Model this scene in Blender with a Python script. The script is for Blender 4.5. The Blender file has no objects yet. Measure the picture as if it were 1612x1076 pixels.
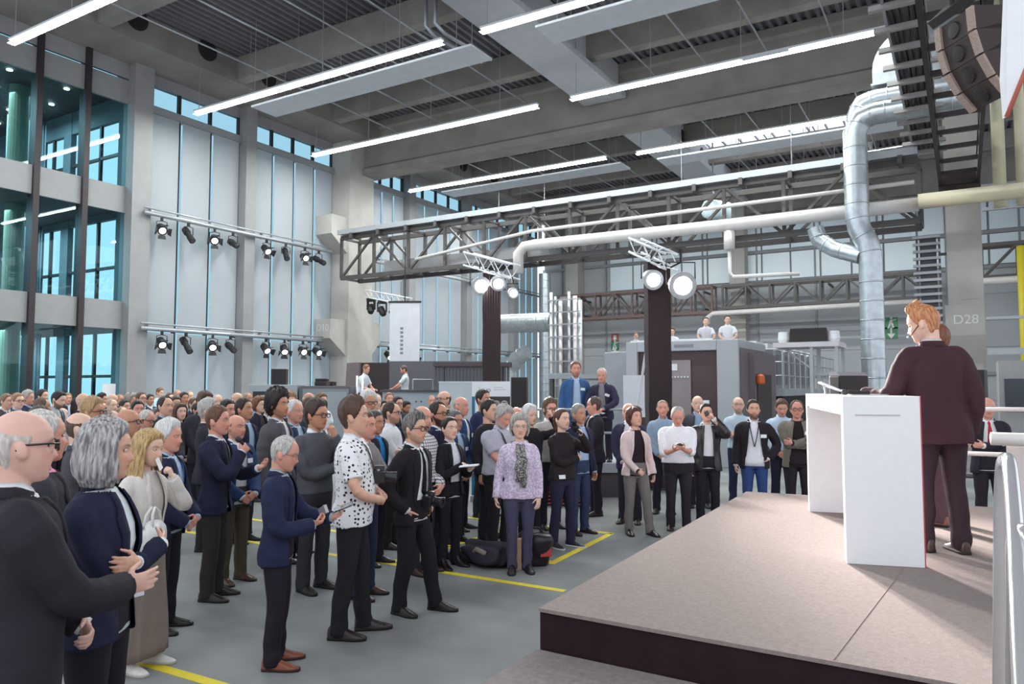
import bpy, bmesh, math, random
import numpy as np
from mathutils import Matrix, Vector
PI = math.pi
random.seed(7); RNG = np.random.default_rng(7)
SC = bpy.context.scene; COL = SC.collection

# ------------------------------------------------------------------ camera
FPX = 1187.0                                   # focal length in pixels of the 1612x1076 frame
PITCH = math.atan(72 / FPX); YAW = math.atan2(712 * math.cos(PITCH), FPX)
CF = np.array([-math.sin(YAW) * math.cos(PITCH), math.cos(YAW) * math.cos(PITCH), math.sin(PITCH)])
CR = np.array([math.cos(YAW), math.sin(YAW), 0.]); CU = np.cross(CR, CF); CC = np.array([0, 0, 2.0])
cam = bpy.data.cameras.new('camera'); cam.sensor_width = 36; cam.lens = FPX / 1612 * 36; cam.clip_start = .05; cam.clip_end = 400
camo = bpy.data.objects.new('camera', cam); COL.objects.link(camo); camo.location = CC
camo.rotation_euler = (PI / 2 + PITCH, 0, YAW); SC.camera = camo

# ------------------------------------------------------------------ light and exposure
SC.view_settings.view_transform = 'Standard'; SC.view_settings.look = 'None'
SC.view_settings.gamma = 1; SC.view_settings.exposure = 0.74
W = bpy.data.worlds.new('sky'); SC.world = W; W.use_nodes = True
bg = W.node_tree.nodes['Background']; bg.inputs[0].default_value = (.84, .92, 1.0, 1); bg.inputs[1].default_value = .9
# ------------------------------------------------------------------ helpers
def noise_mat(name, col, rough=.7, metal=0., var=.0, vscale=8., bump=0., bscale=60., spec=.5, trans=0.):
    m = bpy.data.materials.new(name); m.use_nodes = True
    nt = m.node_tree; b = nt.nodes['Principled BSDF']
    b.inputs['Base Color'].default_value = (*col, 1); b.inputs['Roughness'].default_value = rough
    b.inputs['Metallic'].default_value = metal; b.inputs['Specular IOR Level'].default_value = spec
    if var or bump:
        tc = nt.nodes.new('ShaderNodeTexCoord')
    if var:
        n = nt.nodes.new('ShaderNodeTexNoise'); n.inputs['Scale'].default_value = vscale; n.inputs['Detail'].default_value = 4
        nt.links.new(tc.outputs['Object'], n.inputs['Vector'])
        r = nt.nodes.new('ShaderNodeMapRange'); r.inputs[1].default_value = .3; r.inputs[2].default_value = .7
        r.inputs[3].default_value = 1 - var; r.inputs[4].default_value = 1 + var
        nt.links.new(n.outputs['Fac'], r.inputs[0])
        mx = nt.nodes.new('ShaderNodeVectorMath'); mx.operation = 'SCALE'; mx.inputs[0].default_value = col
        nt.links.new(r.outputs[0], mx.inputs['Scale']); nt.links.new(mx.outputs[0], b.inputs['Base Color'])
    if bump:
        n2 = nt.nodes.new('ShaderNodeTexNoise'); n2.inputs['Scale'].default_value = bscale; n2.inputs['Detail'].default_value = 3
        nt.links.new(tc.outputs['Object'], n2.inputs['Vector'])
        bp = nt.nodes.new('ShaderNodeBump'); bp.inputs['Strength'].default_value = bump; bp.inputs['Distance'].default_value = .01
        nt.links.new(n2.outputs['Fac'], bp.inputs['Height']); nt.links.new(bp.outputs[0], b.inputs['Normal'])
    return m

def emit_mat(name, col, strength):
    m = bpy.data.materials.new(name); m.use_nodes = True
    nt = m.node_tree; nt.nodes.clear()
    e = nt.nodes.new('ShaderNodeEmission'); e.inputs[0].default_value = (*col, 1); e.inputs[1].default_value = strength
    o = nt.nodes.new('ShaderNodeOutputMaterial'); nt.links.new(e.outputs[0], o.inputs[0])
    return m

_mats = {}
def hexc(h):
    v = [int(h[i:i + 2], 16) / 255 for i in (0, 2, 4)]
    return tuple(x / 12.92 if x <= .04045 else ((x + .055) / 1.055) ** 2.4 for x in v)
def cloth(h):                       # woven cloth of one colour
    k = 'cloth_' + h
    if k not in _mats: _mats[k] = noise_mat(k, hexc(h), .85, 0, .05, 40, .25, 350, .25)
    return _mats[k]
def paint(h, rough=.5, metal=0.):
    k = 'paint_%s_%g_%g' % (h, rough, metal)
    if k not in _mats: _mats[k] = noise_mat(k, hexc(h), rough, metal, .05, 3)
    return _mats[k]
def leather(h):
    k = 'leather_' + h
    if k not in _mats: _mats[k] = noise_mat(k, hexc(h), .35, 0, .1, 20, .15, 120)
    return _mats[k]

class MB:
    "collects shapes; build() links them as ONE mesh object"
    def __init__(s): s.v = []; s.f = []; s.mi = []; s.cur = 0; s.g = []
    def add(s, V, Fs):
        o = len(s.v); s.g.append((list(V), list(Fs))); s.v.extend([tuple(map(float, p)) for p in V]); s.f.extend([tuple(i + o for i in f) for f in Fs]); s.mi.extend([s.cur] * len(Fs)); return s
    def box(s, lo, hi):
        x0, y0, z0 = lo; x1, y1, z1 = hi
        return s.add([(x0,y0,z0),(x1,y0,z0),(x1,y1,z0),(x0,y1,z0),(x0,y0,z1),(x1,y0,z1),(x1,y1,z1),(x0,y1,z1)],
                     [(3,2,1,0),(4,5,6,7),(0,1,5,4),(1,2,6,5),(2,3,7,6),(3,0,4,7)])
    def bar(s, a, b, w, h, up=(0, 0, 1)):          # rectangular bar between two points
        a = np.array(a, float); b = np.array(b, float); d = b - a; d /= np.linalg.norm(d)
        u = np.array(up, float)
        if abs(d @ u) > .98: u = np.array((1., 0, 0)) if abs(d[0]) < .9 else np.array((0, 1., 0))
        x = np.cross(d, u); x /= np.linalg.norm(x); y = np.cross(x, d)
        V = [p + x * sx * w / 2 + y * sy * h / 2 for p in (a, b) for sx, sy in ((-1,-1),(1,-1),(1,1),(-1,1))]
        return s.add(V, [(0,1,2,3),(7,6,5,4),(1,0,4,5),(2,1,5,6),(3,2,6,7),(0,3,7,4)])
    def tube(s, pts, r, n=10, caps=True):
        pts = [np.array(p, float) for p in pts]; R = r if hasattr(r, '__len__') else [r] * len(pts)
        V, Fs = tube_geo(pts, R, n, caps); return s.add(V, Fs)
    def cyl(s, a, b, r, n=16): return s.tube([a, b], r, n)
    def lathe(s, prof, c=(0,0,0), ax=(0,0,1), n=20):   # profile [(r, h)] about an axis
        ax = np.array(ax, float); ax /= np.linalg.norm(ax)
        u = np.cross(ax, (0,0,1.) if abs(ax[2]) < .9 else (1.,0,0)); u /= np.linalg.norm(u); w = np.cross(ax, u)
        V = []; Fs = []
        for r, h in prof:
            for k in range(n):
                t = 2 * PI * k / n; V.append(np.array(c) + ax * h + (u * math.cos(t) + w * math.sin(t)) * r)
        for i in range(len(prof) - 1):
            for k in range(n):
                a = i * n + k; b = i * n + (k + 1) % n; Fs.append((a, b, b + n, a + n))
        Fs.append(tuple(range(n - 1, -1, -1))); Fs.append(tuple((len(prof) - 1) * n + k for k in range(n)))
        return s.add(V, Fs)
    def prism(s, poly, z0, z1, ax=2):               # polygon extruded along an axis
        n = len(poly)
        def pt(p, h): return (p[0], p[1], h) if ax == 2 else ((p[0], h, p[1]) if ax == 1 else (h, p[0], p[1]))
        V = [pt(p, z0) for p in poly] + [pt(p, z1) for p in poly]
        return s.add(V, [tuple(range(n - 1, -1, -1)), tuple(range(n, 2 * n))] + [(k, (k + 1) % n, n + (k + 1) % n, n + k) for k in range(n)])
    def mesh(s, name, smooth=False):
        me = bpy.data.meshes.new(name); me.from_pydata(s.v, [], s.f)
        if any(s.mi): me.polygons.foreach_set('material_index', s.mi)
        bm = bmesh.new(); bm.from_mesh(me); bmesh.ops.recalc_face_normals(bm, faces=bm.faces); bm.to_mesh(me); bm.free()
        if smooth: me.polygons.foreach_set('use_smooth', [True] * len(me.polygons))
        me.update(); return me
    def each(s, name, m, parent=None, **k):           # every piece an object of its own
        for V, Fs in s.g: q = MB(); q.add(V, Fs); q.build(name, m, parent, **k)
    def build(s, name, m, parent=None, smooth=False, auto=False, bevel=0., **tags):
        me = s.mesh(name, smooth or auto)
        for x in (m if isinstance(m, (list, tuple)) else [m]): me.materials.append(x)
        o = bpy.data.objects.new(name, me); COL.objects.link(o)
        if parent: o.parent = parent
        if auto and hasattr(me, 'set_sharp_from_angle'): me.set_sharp_from_angle(angle=math.radians(40))
        if bevel:
            bv = o.modifiers.new('bevel', 'BEVEL'); bv.width = bevel; bv.segments = 2; bv.limit_method = 'ANGLE'
        for k, v in tags.items(): o[k] = v
        return o

def tube_geo(pts, R, n=10, caps=True, round_caps=False):
    pts = [np.array(p, float) for p in pts]
    if round_caps:
        d0 = pts[0] - pts[1]; d0 /= np.linalg.norm(d0); d1 = pts[-1] - pts[-2]; d1 /= np.linalg.norm(d1)
        pts = [pts[0] + d0 * R[0] * .8] + pts + [pts[-1] + d1 * R[-1] * .8]; R = [R[0] * .5] + list(R) + [R[-1] * .5]
    V = []; Fs = []; T = []
    for i in range(len(pts)):
        a = pts[max(i - 1, 0)]; b = pts[min(i + 1, len(pts) - 1)]; t = b - a; T.append(t / (np.linalg.norm(t) + 1e-9))
    u = np.cross(T[0], (0,0,1.) if abs(T[0][2]) < .9 else (1.,0,0)); u /= np.linalg.norm(u)
    for i, p in enumerate(pts):
        u = u - T[i] * (u @ T[i]); u /= np.linalg.norm(u); w = np.cross(T[i], u)
        for k in range(n):
            t = 2 * PI * k / n; V.append(p + (u * math.cos(t) + w * math.sin(t)) * R[i])
    for i in range(len(pts) - 1):
        for k in range(n):
            a = i * n + k; b = i * n + (k + 1) % n; Fs.append((a, b, b + n, a + n))
    if caps:
        Fs.append(tuple(range(n - 1, -1, -1))); Fs.append(tuple((len(pts) - 1) * n + k for k in range(n)))
    return V, Fs

def thing(name, label, cat, loc=(0,0,0), rz=0., group=None, kind=None):
    o = bpy.data.objects.new(name, None); COL.objects.link(o); o.location = loc; o.rotation_euler = (0, 0, rz)
    o.empty_display_size = .1
    return tag(o, label, cat, group, kind)
def tag(o, label=None, cat=None, group=None, kind=None):
    if label: o['label'] = label
    if cat: o['category'] = cat
    if group: o['group'] = group
    if kind: o['kind'] = kind
    return o
def struct(o, label=None): o['kind'] = 'structure'; return tag(o, label)
def copy_tree(o, parent=None):
    c = o.copy(); COL.objects.link(c)
    if parent: c.parent = parent
    for ch in o.children: copy_tree(ch, c)
    return c

# pixel of the photograph -> point in the hall
def ray(x, y): return CF + CR * ((x - 806) / FPX) - CU * ((y - 538) / FPX)
def at_d(x, y, d): return CC + ray(x, y) * d
def at_z(x, y, z): r = ray(x, y); return CC + r * ((z - CC[2]) / r[2])
def at_x(x, y, X): r = ray(x, y); return CC + r * ((X - CC[0]) / r[0])
def at_y(x, y, Y): r = ray(x, y); return CC + r * ((Y - CC[1]) / r[1])
# ------------------------------------------------------------------ people: geometry
def lerp(t, xs, ys): return np.interp(t, xs, ys)
def sst(a, b, x): t = np.clip((np.asarray(x, float) - a) / (b - a), 0, 1); return t * t * (3 - 2 * t)
# the head: horizontal slices, face towards +Y, eyes at z = 0
HZ  = [-.122, -.116, -.105, -.09, -.07, -.05, -.03, 0, .02, .05, .08, .097, .108, .114, .116]
HW  = [.013, .026, .041, .053, .063, .070, .075, .078, .079, .0755, .063, .047, .030, .013, .001]
HFY = [.060, .076, .083, .083, .086, .088, .087, .0865, .091, .089, .072, .050, .026, .004, -.010]
HBY = [.000, -.010, -.025, -.045, -.060, -.072, -.083, -.094, -.099, -.095, -.078, -.060, -.042, -.026, -.012]
def head_grid(nz=44, nl=48, jaw=1., nose=1.):
    zs = -.122 + (.238) * (.5 - .5 * np.cos(np.linspace(0.04, PI, nz))); zs[-1] = .116
    ph = np.linspace(0, 2 * PI, nl, endpoint=False)
    P = np.zeros((nz, nl, 3))
    for i, z in enumerate(zs):
        a = lerp(z, HZ, HW) * (1 + (jaw - 1) * sst(0, -.08, z)); f = lerp(z, HZ, HFY); b = lerp(z, HZ, HBY)
        yc = (f + b) / 2 - .006; c = np.cos(ph); s = np.sin(ph)
        ex = 2.0 / 2.25
        x = a * np.sign(s) * np.abs(s) ** ex
        y = np.where(c > 0, (f - yc), (yc - b)) * np.sign(c) * np.abs(c) ** ex + yc
        front = c > 0
        nb = lerp(z, [-.056, -.048, -.038, -.02, .005, .022], [0, .55, 1, .62, .22, 0]) * .026 * nose
        nw = lerp(z, [-.05, -.035, 0, .02], [.016, .0155, .0085, .010])
        y = y + np.where(front, nb * np.exp(-(x / nw) ** 2), 0)
        ez = math.exp(-((z - .001) / .0135) ** 2)
        y = y - np.where(front, .0115 * ez * np.exp(-((np.abs(x) - .033) / .020) ** 2), 0)
        bz = math.exp(-((z - .022) / .009) ** 2)
        y = y + np.where(front, .0045 * bz * np.exp(-((np.abs(x) - .030) / .026) ** 2), 0)
        kz = math.exp(-((z + .030) / .020) ** 2)
        y = y + np.where(front, .004 * kz * np.exp(-((np.abs(x) - .040) / .018) ** 2), 0)
        lz = math.exp(-((z + .0625) / .0045) ** 2) + 1.1 * math.exp(-((z + .0745) / .005) ** 2) - .7 * math.exp(-((z + .0685) / .0025) ** 2)
        y = y + np.where(front, .0055 * lz * np.exp(-(x / .020) ** 2), 0)
        y = y - np.where(front, .003 * math.exp(-((z + .085) / .006) ** 2) * np.exp(-(x / .02) ** 2), 0)
        P[i] = np.stack([x, y, np.full(nl, z)], 1)
    return P
HEAD = head_grid(); HEADF = head_grid(84, 96)
def grid_faces(nz, nl, o=0, wrap=True):
    return [(o + i * nl + j, o + i * nl + (j + 1) % nl, o + (i + 1) * nl + (j + 1) % nl, o + (i + 1) * nl + j)
            for i in range(nz - 1) for j in range(nl if wrap else nl - 1)]
def loft_geo(rings, cap=True):
    n = len(rings[0]); V = np.concatenate(rings); Fs = grid_faces(len(rings), n)
    if cap: Fs.append(tuple(range(n - 1, -1, -1))); Fs.append(tuple((len(rings) - 1) * n + k for k in range(n)))
    return V, Fs
def head_geo():
    nz, nl, _ = HEAD.shape
    V = HEAD.reshape(-1, 3); Fs = grid_faces(nz, nl)
    Fs.append(tuple(range(nl - 1, -1, -1))); Fs.append(tuple((nz - 1) * nl + k for k in range(nl)))
    return V, Fs
def ear_geo(s):
    t = np.linspace(0, PI, 7); ph = np.linspace(0, 2 * PI, 10, endpoint=False); V = []
    for a in t:
        for p in ph:
            V.append((s * (.079 + .010 * math.cos(p) * math.sin(a) + .004 * math.sin(a)), -.012 + .019 * math.sin(p) * math.sin(a) - .004 * math.cos(a), -.012 + .032 * math.cos(a)))
    V = np.array(V); Fs = grid_faces(7, 10); Fs += [tuple(range(9, -1, -1)), tuple(range(60, 70))]
    return V, Fs

# torso cross-sections (z, half width, front, back)
TZ = [.74, .82, .90, .98, 1.06, 1.14, 1.22, 1.30, 1.37, 1.42, 1.455, 1.48, 1.505, 1.53]
TA = [.178, .184, .184, .176, .166, .168, .178, .187, .186, .168, .134, .102, .078, .064]
TF = [.112, .112, .110, .106, .108, .112, .118, .120, .112, .098, .082, .068, .062, .056]
TB = [.118, .124, .126, .112, .098, .100, .110, .116, .114, .102, .090, .080, .072, .066]
FA = [.182, .188, .186, .168, .146, .144, .154, .163, .162, .146, .116, .086, .065, .055]
FF = [.108, .106, .104, .098, .096, .108, .128, .126, .104, .086, .072, .060, .052, .048]
def torso_r(z, B):
    k = sst(.62, 1.0, B.get('wide', 1.)) * 0 + B.get('wide', 1.)
    if B.get('fem'): a = lerp(z, TZ, FA); f = lerp(z, TZ, FF); b = lerp(z, TZ, TB) * .94
    else: a = lerp(z, TZ, TA); f = lerp(z, TZ, TF); b = lerp(z, TZ, TB)
    kk = 1 + (k - 1) * (1 - sst(1.42, 1.5, z))
    bel = B.get('belly', 0.) * math.exp(-((z - 1.07) / .15) ** 2)
    return a * kk + bel * .35, f * kk + bel, b * kk
def torso_ring(z, B, grow=0., n=44, shear=None):
    a, f, b = torso_r(z, B); ph = np.linspace(0, 2 * PI, n, endpoint=False); c = np.cos(ph); s = np.sin(ph); ex = 2 / 2.35
    x = (a + grow) * np.sign(s) * np.abs(s) ** ex
    y = np.where(c > 0, f + grow, b + grow) * np.sign(c) * np.abs(c) ** ex
    return np.stack([x, y, np.full(n, z)], 1)
def front_y(x, z, B, grow=0.):
    a, f, b = torso_r(z, B); t = np.clip(np.abs(x) / (a + grow), 0, .999)
    return (f + grow) * (1 - t ** 2.35) ** (1 / 2.35)

class Pose:
    "joints of a standing figure 1.78 m tall that faces +Y; +X is its right"
    def __init__(s, ra='down', la='down', yaw=0, pitch=0, lean=0., side=0., feet=((.115, 0.), (-.115, .0)), B=None, rhand=None, lhand=None, tilt=0, sit=False):
        s.B = B or {}; s.lean = lean; s.side = side; s.yaw = yaw; s.pitch = pitch; s.feet = feet; s.tilt = tilt; s.sit = sit
        w = s.B.get('wide', 1.); sw = (.158 if s.B.get('fem') else .182) * (1 + (w - 1) * .8)
        s.sh = {1: s.shear((sw, -.012, 1.392)), -1: s.shear((-sw, -.012, 1.392))}
        s.arm = {}
        for sg, a, hd in ((1, ra, rhand), (-1, la, lhand)): s.arm[sg] = s.solve(sg, a, hd)
        s.neck = s.shear((0, -.012, 1.535))
        R = Matrix.Rotation(math.radians(-yaw), 4, 'Z') @ Matrix.Rotation(math.radians(pitch), 4, 'X') @ Matrix.Rotation(math.radians(tilt), 4, 'Y')
        s.HM = Matrix.Translation(Vector(s.neck)) @ R @ Matrix.Translation(Vector((0, .022, .131))) @ Matrix.Scale(1.11, 4)
    def shear(s, p):
        p = np.array(p, float); k = np.clip(p[2] - .95, 0, None); p[1] += s.lean * k; p[0] += s.side * k; return p
    def shearV(s, V):
        V = np.array(V, float); k = np.clip(V[:, 2] - .95, 0, None); V[:, 1] += s.lean * k; V[:, 0] += s.side * k; return V
    ARMS = {  # wrist, pole, finger direction, palm normal, curl   (right arm; mirrored for the left)
        'down':   ((.262, .035, .855), (.25, -1, 0), (.0, .12, -1), (-1, .15, 0), .45),
        'away':   ((.30, .05, .86), (.4, -1, 0), (.05, .15, -1), (-1, .2, 0), .4),
        'pocket': ((.180, .045, .955), (1, -.8, 0), (-.55, .12, -1), (-1, .2, 0), .5),
        'clasp':  ((.075, .215, .93), (.8, -.7, -.2), (-.85, .25, -.5), (-.2, -1, -.1), .55),
        'clasp2': ((.085, .24, .955), (.8, -.7, -.2), (-.85, .15, -.45), (-.2, -1, -.1), .75),
        'behind': ((.06, -.20, .95), (1, .2, -.3), (-.9, -.1, -.4), (0, 1, 0), .5),
        'over':   ((-.10, .235, 1.205), (.7, -.2, -1), (-1, -.12, .18), (.1, -1, 0), .25),
        'under':  ((-.085, .20, 1.165), (.7, -.2, -1), (-1, -.35, .1), (.1, -1, .1), .35),
        'phone':  ((.085, .315, 1.175), (.6, -.6, -.8), (-.35, .85, .25), (-.35, -.1, .95), .75),
        'phone2': ((.04, .33, 1.19), (.6, -.6, -.8), (-.5, .8, .25), (-.5, -.2, .9), .75),
        'belt':   ((.10, .20, 1.035), (1, -.5, -.1), (-1, .1, -.15), (-.1, -1, 0), .7),
        'face':   ((.055, .205, 1.46), (.5, .2, -1), (-.25, -.1, 1), (-.2, -1, .1), .9),
        'mouth':  ((.05, .215, 1.475), (.6, .1, -1), (-.35, -.15, .9), (-.4, -.9, .1), 1.0),
        'mic':    ((.045, .25, 1.36), (.7, -.1, -1), (-.5, .55, .7), (-.8, -.5, .1), 1.15),
        'eye':    ((.075, .25, 1.59), (.8, .1, -1), (-.45, .35, .8), (-.85, -.3, -.2), 1.05),
        'high':   ((.12, .34, 1.68), (.9, .1, -1), (-.6, .5, .65), (-.7, -.5, .1), 1.0),
        'note':   ((.06, .29, 1.185), (.6, -.6, -.8), (-.55, .8, .05), (-.1, 0, 1), .6),
        'pen':    ((.02, .25, 1.24), (.8, -.4, -.8), (-.65, .7, -.2), (-.3, -.3, -.9), .9),
        'gest':   ((.06, .34, 1.10), (.7, -.6, -.7), (-.15, 1, .05), (-1, 0, .1), .15),
        'table':  ((.15, .36, 1.07), (.8, -.6, .2), (-.2, 1, -.1), (-.1, .0, -1), .35),
        'desk':   ((.33, .34, 1.13), (.25, -.5, -1), (-.1, 1, .02), (-.25, .0, -1), .4),
        'rail':   ((.08, .30, 1.02), (1, -.4, .2), (-.8, .5, -.2), (0, -.3, -1), .7),
        'thigh':  ((.20, .10, .84), (.8, -.8, 0), (-.2, .45, -1), (-.6, -.7, .0), .25),
        'show':   ((.17, .40, 1.12), (.6, -.6, -.6), (-.1, .9, .35), (-.3, -.3, .9), .55),
        'strap':  ((.02, .17, 1.30), (.8, -.3, -.9), (-.8, .1, .5), (-.1, -1, 0), .9),
        'lap':    ((.10, .34, 1.05), (.8, -.6, -.2), (-.2, 1, -.05), (-.2, .1, -1), .45),
    }
    def solve(s, sg, a, hd):
        nm, w = (a, None) if isinstance(a, str) else a
        wr, pole, d, n, curl = s.ARMS[nm]; m = np.array((sg, 1, 1.))
        wr = np.array(w if w is not None else wr, float) * m
        if w is None and nm not in ('down', 'pocket', 'thigh', 'away'): wr = s.shear(wr); wr[1] += s.B.get('belly', 0.) * .6
        if nm in ('down', 'pocket', 'away', 'thigh'): wr[0] += sg * .17 * (s.B.get('wide', 1.) - 1)
        pole = np.array(pole) * m; d = np.array(d, float) * m; n = np.array(n, float) * m
        S = s.sh[sg]; L1, L2 = .295, .262; v = wr - S; D = np.linalg.norm(v)
        if D > (L1 + L2) * .995: v *= (L1 + L2) * .995 / D; wr = S + v; D = np.linalg.norm(v)
        u = v / D; x = (L1 * L1 - L2 * L2 + D * D) / (2 * D); h = math.sqrt(max(L1 * L1 - x * x, 1e-6))
        p = pole - u * (pole @ u); p /= np.linalg.norm(p); E = S + u * x + p * h
        if hd: d = np.array(hd[0], float); n = np.array(hd[1], float); curl = hd[2] if len(hd) > 2 else curl
        d /= np.linalg.norm(d); n = n - d * (n @ d); n /= np.linalg.norm(n)
        return dict(S=S, E=E, W=wr, d=d, n=n, curl=curl, t=sg * np.cross(d, n))
    def palm(s, sg): A = s.arm[sg]; return A['W'] + A['d'] * .085 + A['n'] * .035

def spline(pts, vals, m):
    "samples a smooth curve through points; returns points and values"
    P = np.array(pts, float); Vv = np.array(vals, float); n = len(P); out = []; ov = []
    for i in range(n - 1):
        p0 = P[max(i - 1, 0)]; p1 = P[i]; p2 = P[i + 1]; p3 = P[min(i + 2, n - 1)]
        for k in range(m):
            t = k / m; q = .5 * ((2 * p1) + (-p0 + p2) * t + (2 * p0 - 5 * p1 + 4 * p2 - p3) * t * t + (-p0 + 3 * p1 - 3 * p2 + p3) * t ** 3)
            out.append(q); ov.append(Vv[i] * (1 - t) + Vv[i + 1] * t)
    out.append(P[-1]); ov.append(Vv[-1]); return out, ov

def hand_geo(A, k=1.):
    G = []; d, n, t, W, c = A['d'], A['n'], A['t'], A['W'], A['curl']
    ph = np.linspace(0, 2 * PI, 12, endpoint=False); rings = []
    for s_, hw, th in ((-.02, .026, .019), (.01, .028, .017), (.04, .038, .016), (.07, .041, .014), (.092, .039, .011)):
        rings.append(np.array([W + d * s_ * k + t * (hw * k * math.cos(p)) + n * (th * k * math.sin(p)) for p in ph]))
    G.append(loft_geo(rings))
    for q, (off, L, sp) in enumerate(((.030, .070, .10), (.0105, .079, .03), (-.0105, .073, -.04), (-.029, .057, -.11))):
        p = W + d * .082 * k + t * off * k; ang = 0.; pts = [p - d * .015]; rs = [.0092 * k]; cc = c * (1 + .10 * q)
        pts.append(p); rs.append(.0092 * k)
        for seg, (fl, ca) in enumerate(((.47, .95), (.30, 1.15), (.23, .75))):
            ang += cc * ca; dd = d * math.cos(ang) + n * math.sin(ang) + t * sp * math.cos(ang)
            p = p + dd / np.linalg.norm(dd) * L * fl * k; pts.append(p); rs.append((.0088, .0080, .0068)[seg] * k)
        G.append(tube_geo(pts, rs, 8, True, True))
    b = W + d * .022 * k + t * .024 * k; d1 = d * .55 + t * .75 + n * .35; d1 /= np.linalg.norm(d1); d2 = d * .85 + t * .25 + n * (.35 + .5 * c); d2 /= np.linalg.norm(d2)
    G.append(tube_geo([b - d1 * .01, b + d1 * .038 * k, b + d1 * .038 * k + d2 * .030 * k, b + d1 * .038 * k + d2 * .052 * k], [.0135 * k, .0115 * k, .0098 * k, .008 * k], 8, True, True))
    return G

def merge(Gs):
    V = []; Fs = []; o = 0
    for v, f in Gs:
        v = np.asarray(v, float); V.append(v); Fs.extend([tuple(i + o for i in q) for q in f]); o += len(v)
    return np.concatenate(V), Fs
_dg = []
def remesh(name, Gs, voxel, smooth=2, fac=.5):
    V, Fs = merge(Gs); me = bpy.data.meshes.new('tmp'); me.from_pydata(V.tolist(), [], Fs)
    bm = bmesh.new(); bm.from_mesh(me); bmesh.ops.recalc_face_normals(bm, faces=bm.faces); bm.to_mesh(me); bm.free()
    o = bpy.data.objects.new('tmp', me); COL.objects.link(o)
    m = o.modifiers.new('r', 'REMESH'); m.mode = 'VOXEL'; m.voxel_size = voxel; m.use_smooth_shade = True
    if smooth: q = o.modifiers.new('s', 'SMOOTH'); q.iterations = smooth; q.factor = fac
    dg = bpy.context.evaluated_depsgraph_get(); out = bpy.data.meshes.new_from_object(o.evaluated_get(dg)); out.name = name
    bpy.data.objects.remove(o); bpy.data.meshes.remove(me)
    out.materials.clear(); out.polygons.foreach_set('use_smooth', [True] * len(out.polygons)); return out
def get_co(me): a = np.empty(len(me.vertices) * 3, 'f'); me.vertices.foreach_get('co', a); return a.reshape(-1, 3).astype(float)
def set_co(me, V): me.vertices.foreach_set('co', np.asarray(V, 'f').ravel()); me.update()
def get_no(me): a = np.empty(len(me.vertices) * 3, 'f'); me.vertices.foreach_get('normal', a); return a.reshape(-1, 3).astype(float)
def folds(me, amp, seed, zf=None):
    "cloth folds: soft ridges along the normal"
    V = get_co(me); N = get_no(me); r = np.random.default_rng(seed); d = np.zeros(len(V))
    for k in range(7):
        w = r.normal(size=3) * np.array((1, 1, .7)); w = w / np.linalg.norm(w) * r.uniform(22, 60); p = r.uniform(0, 6.28)
        d += np.sin(V @ w + p + 1.3 * np.sin(V @ (r.normal(size=3) * 9))) / 7 ** .5
    a = amp if zf is None else amp * zf(V)
    set_co(me, V + N * (d * a)[:, None]); return me

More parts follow.
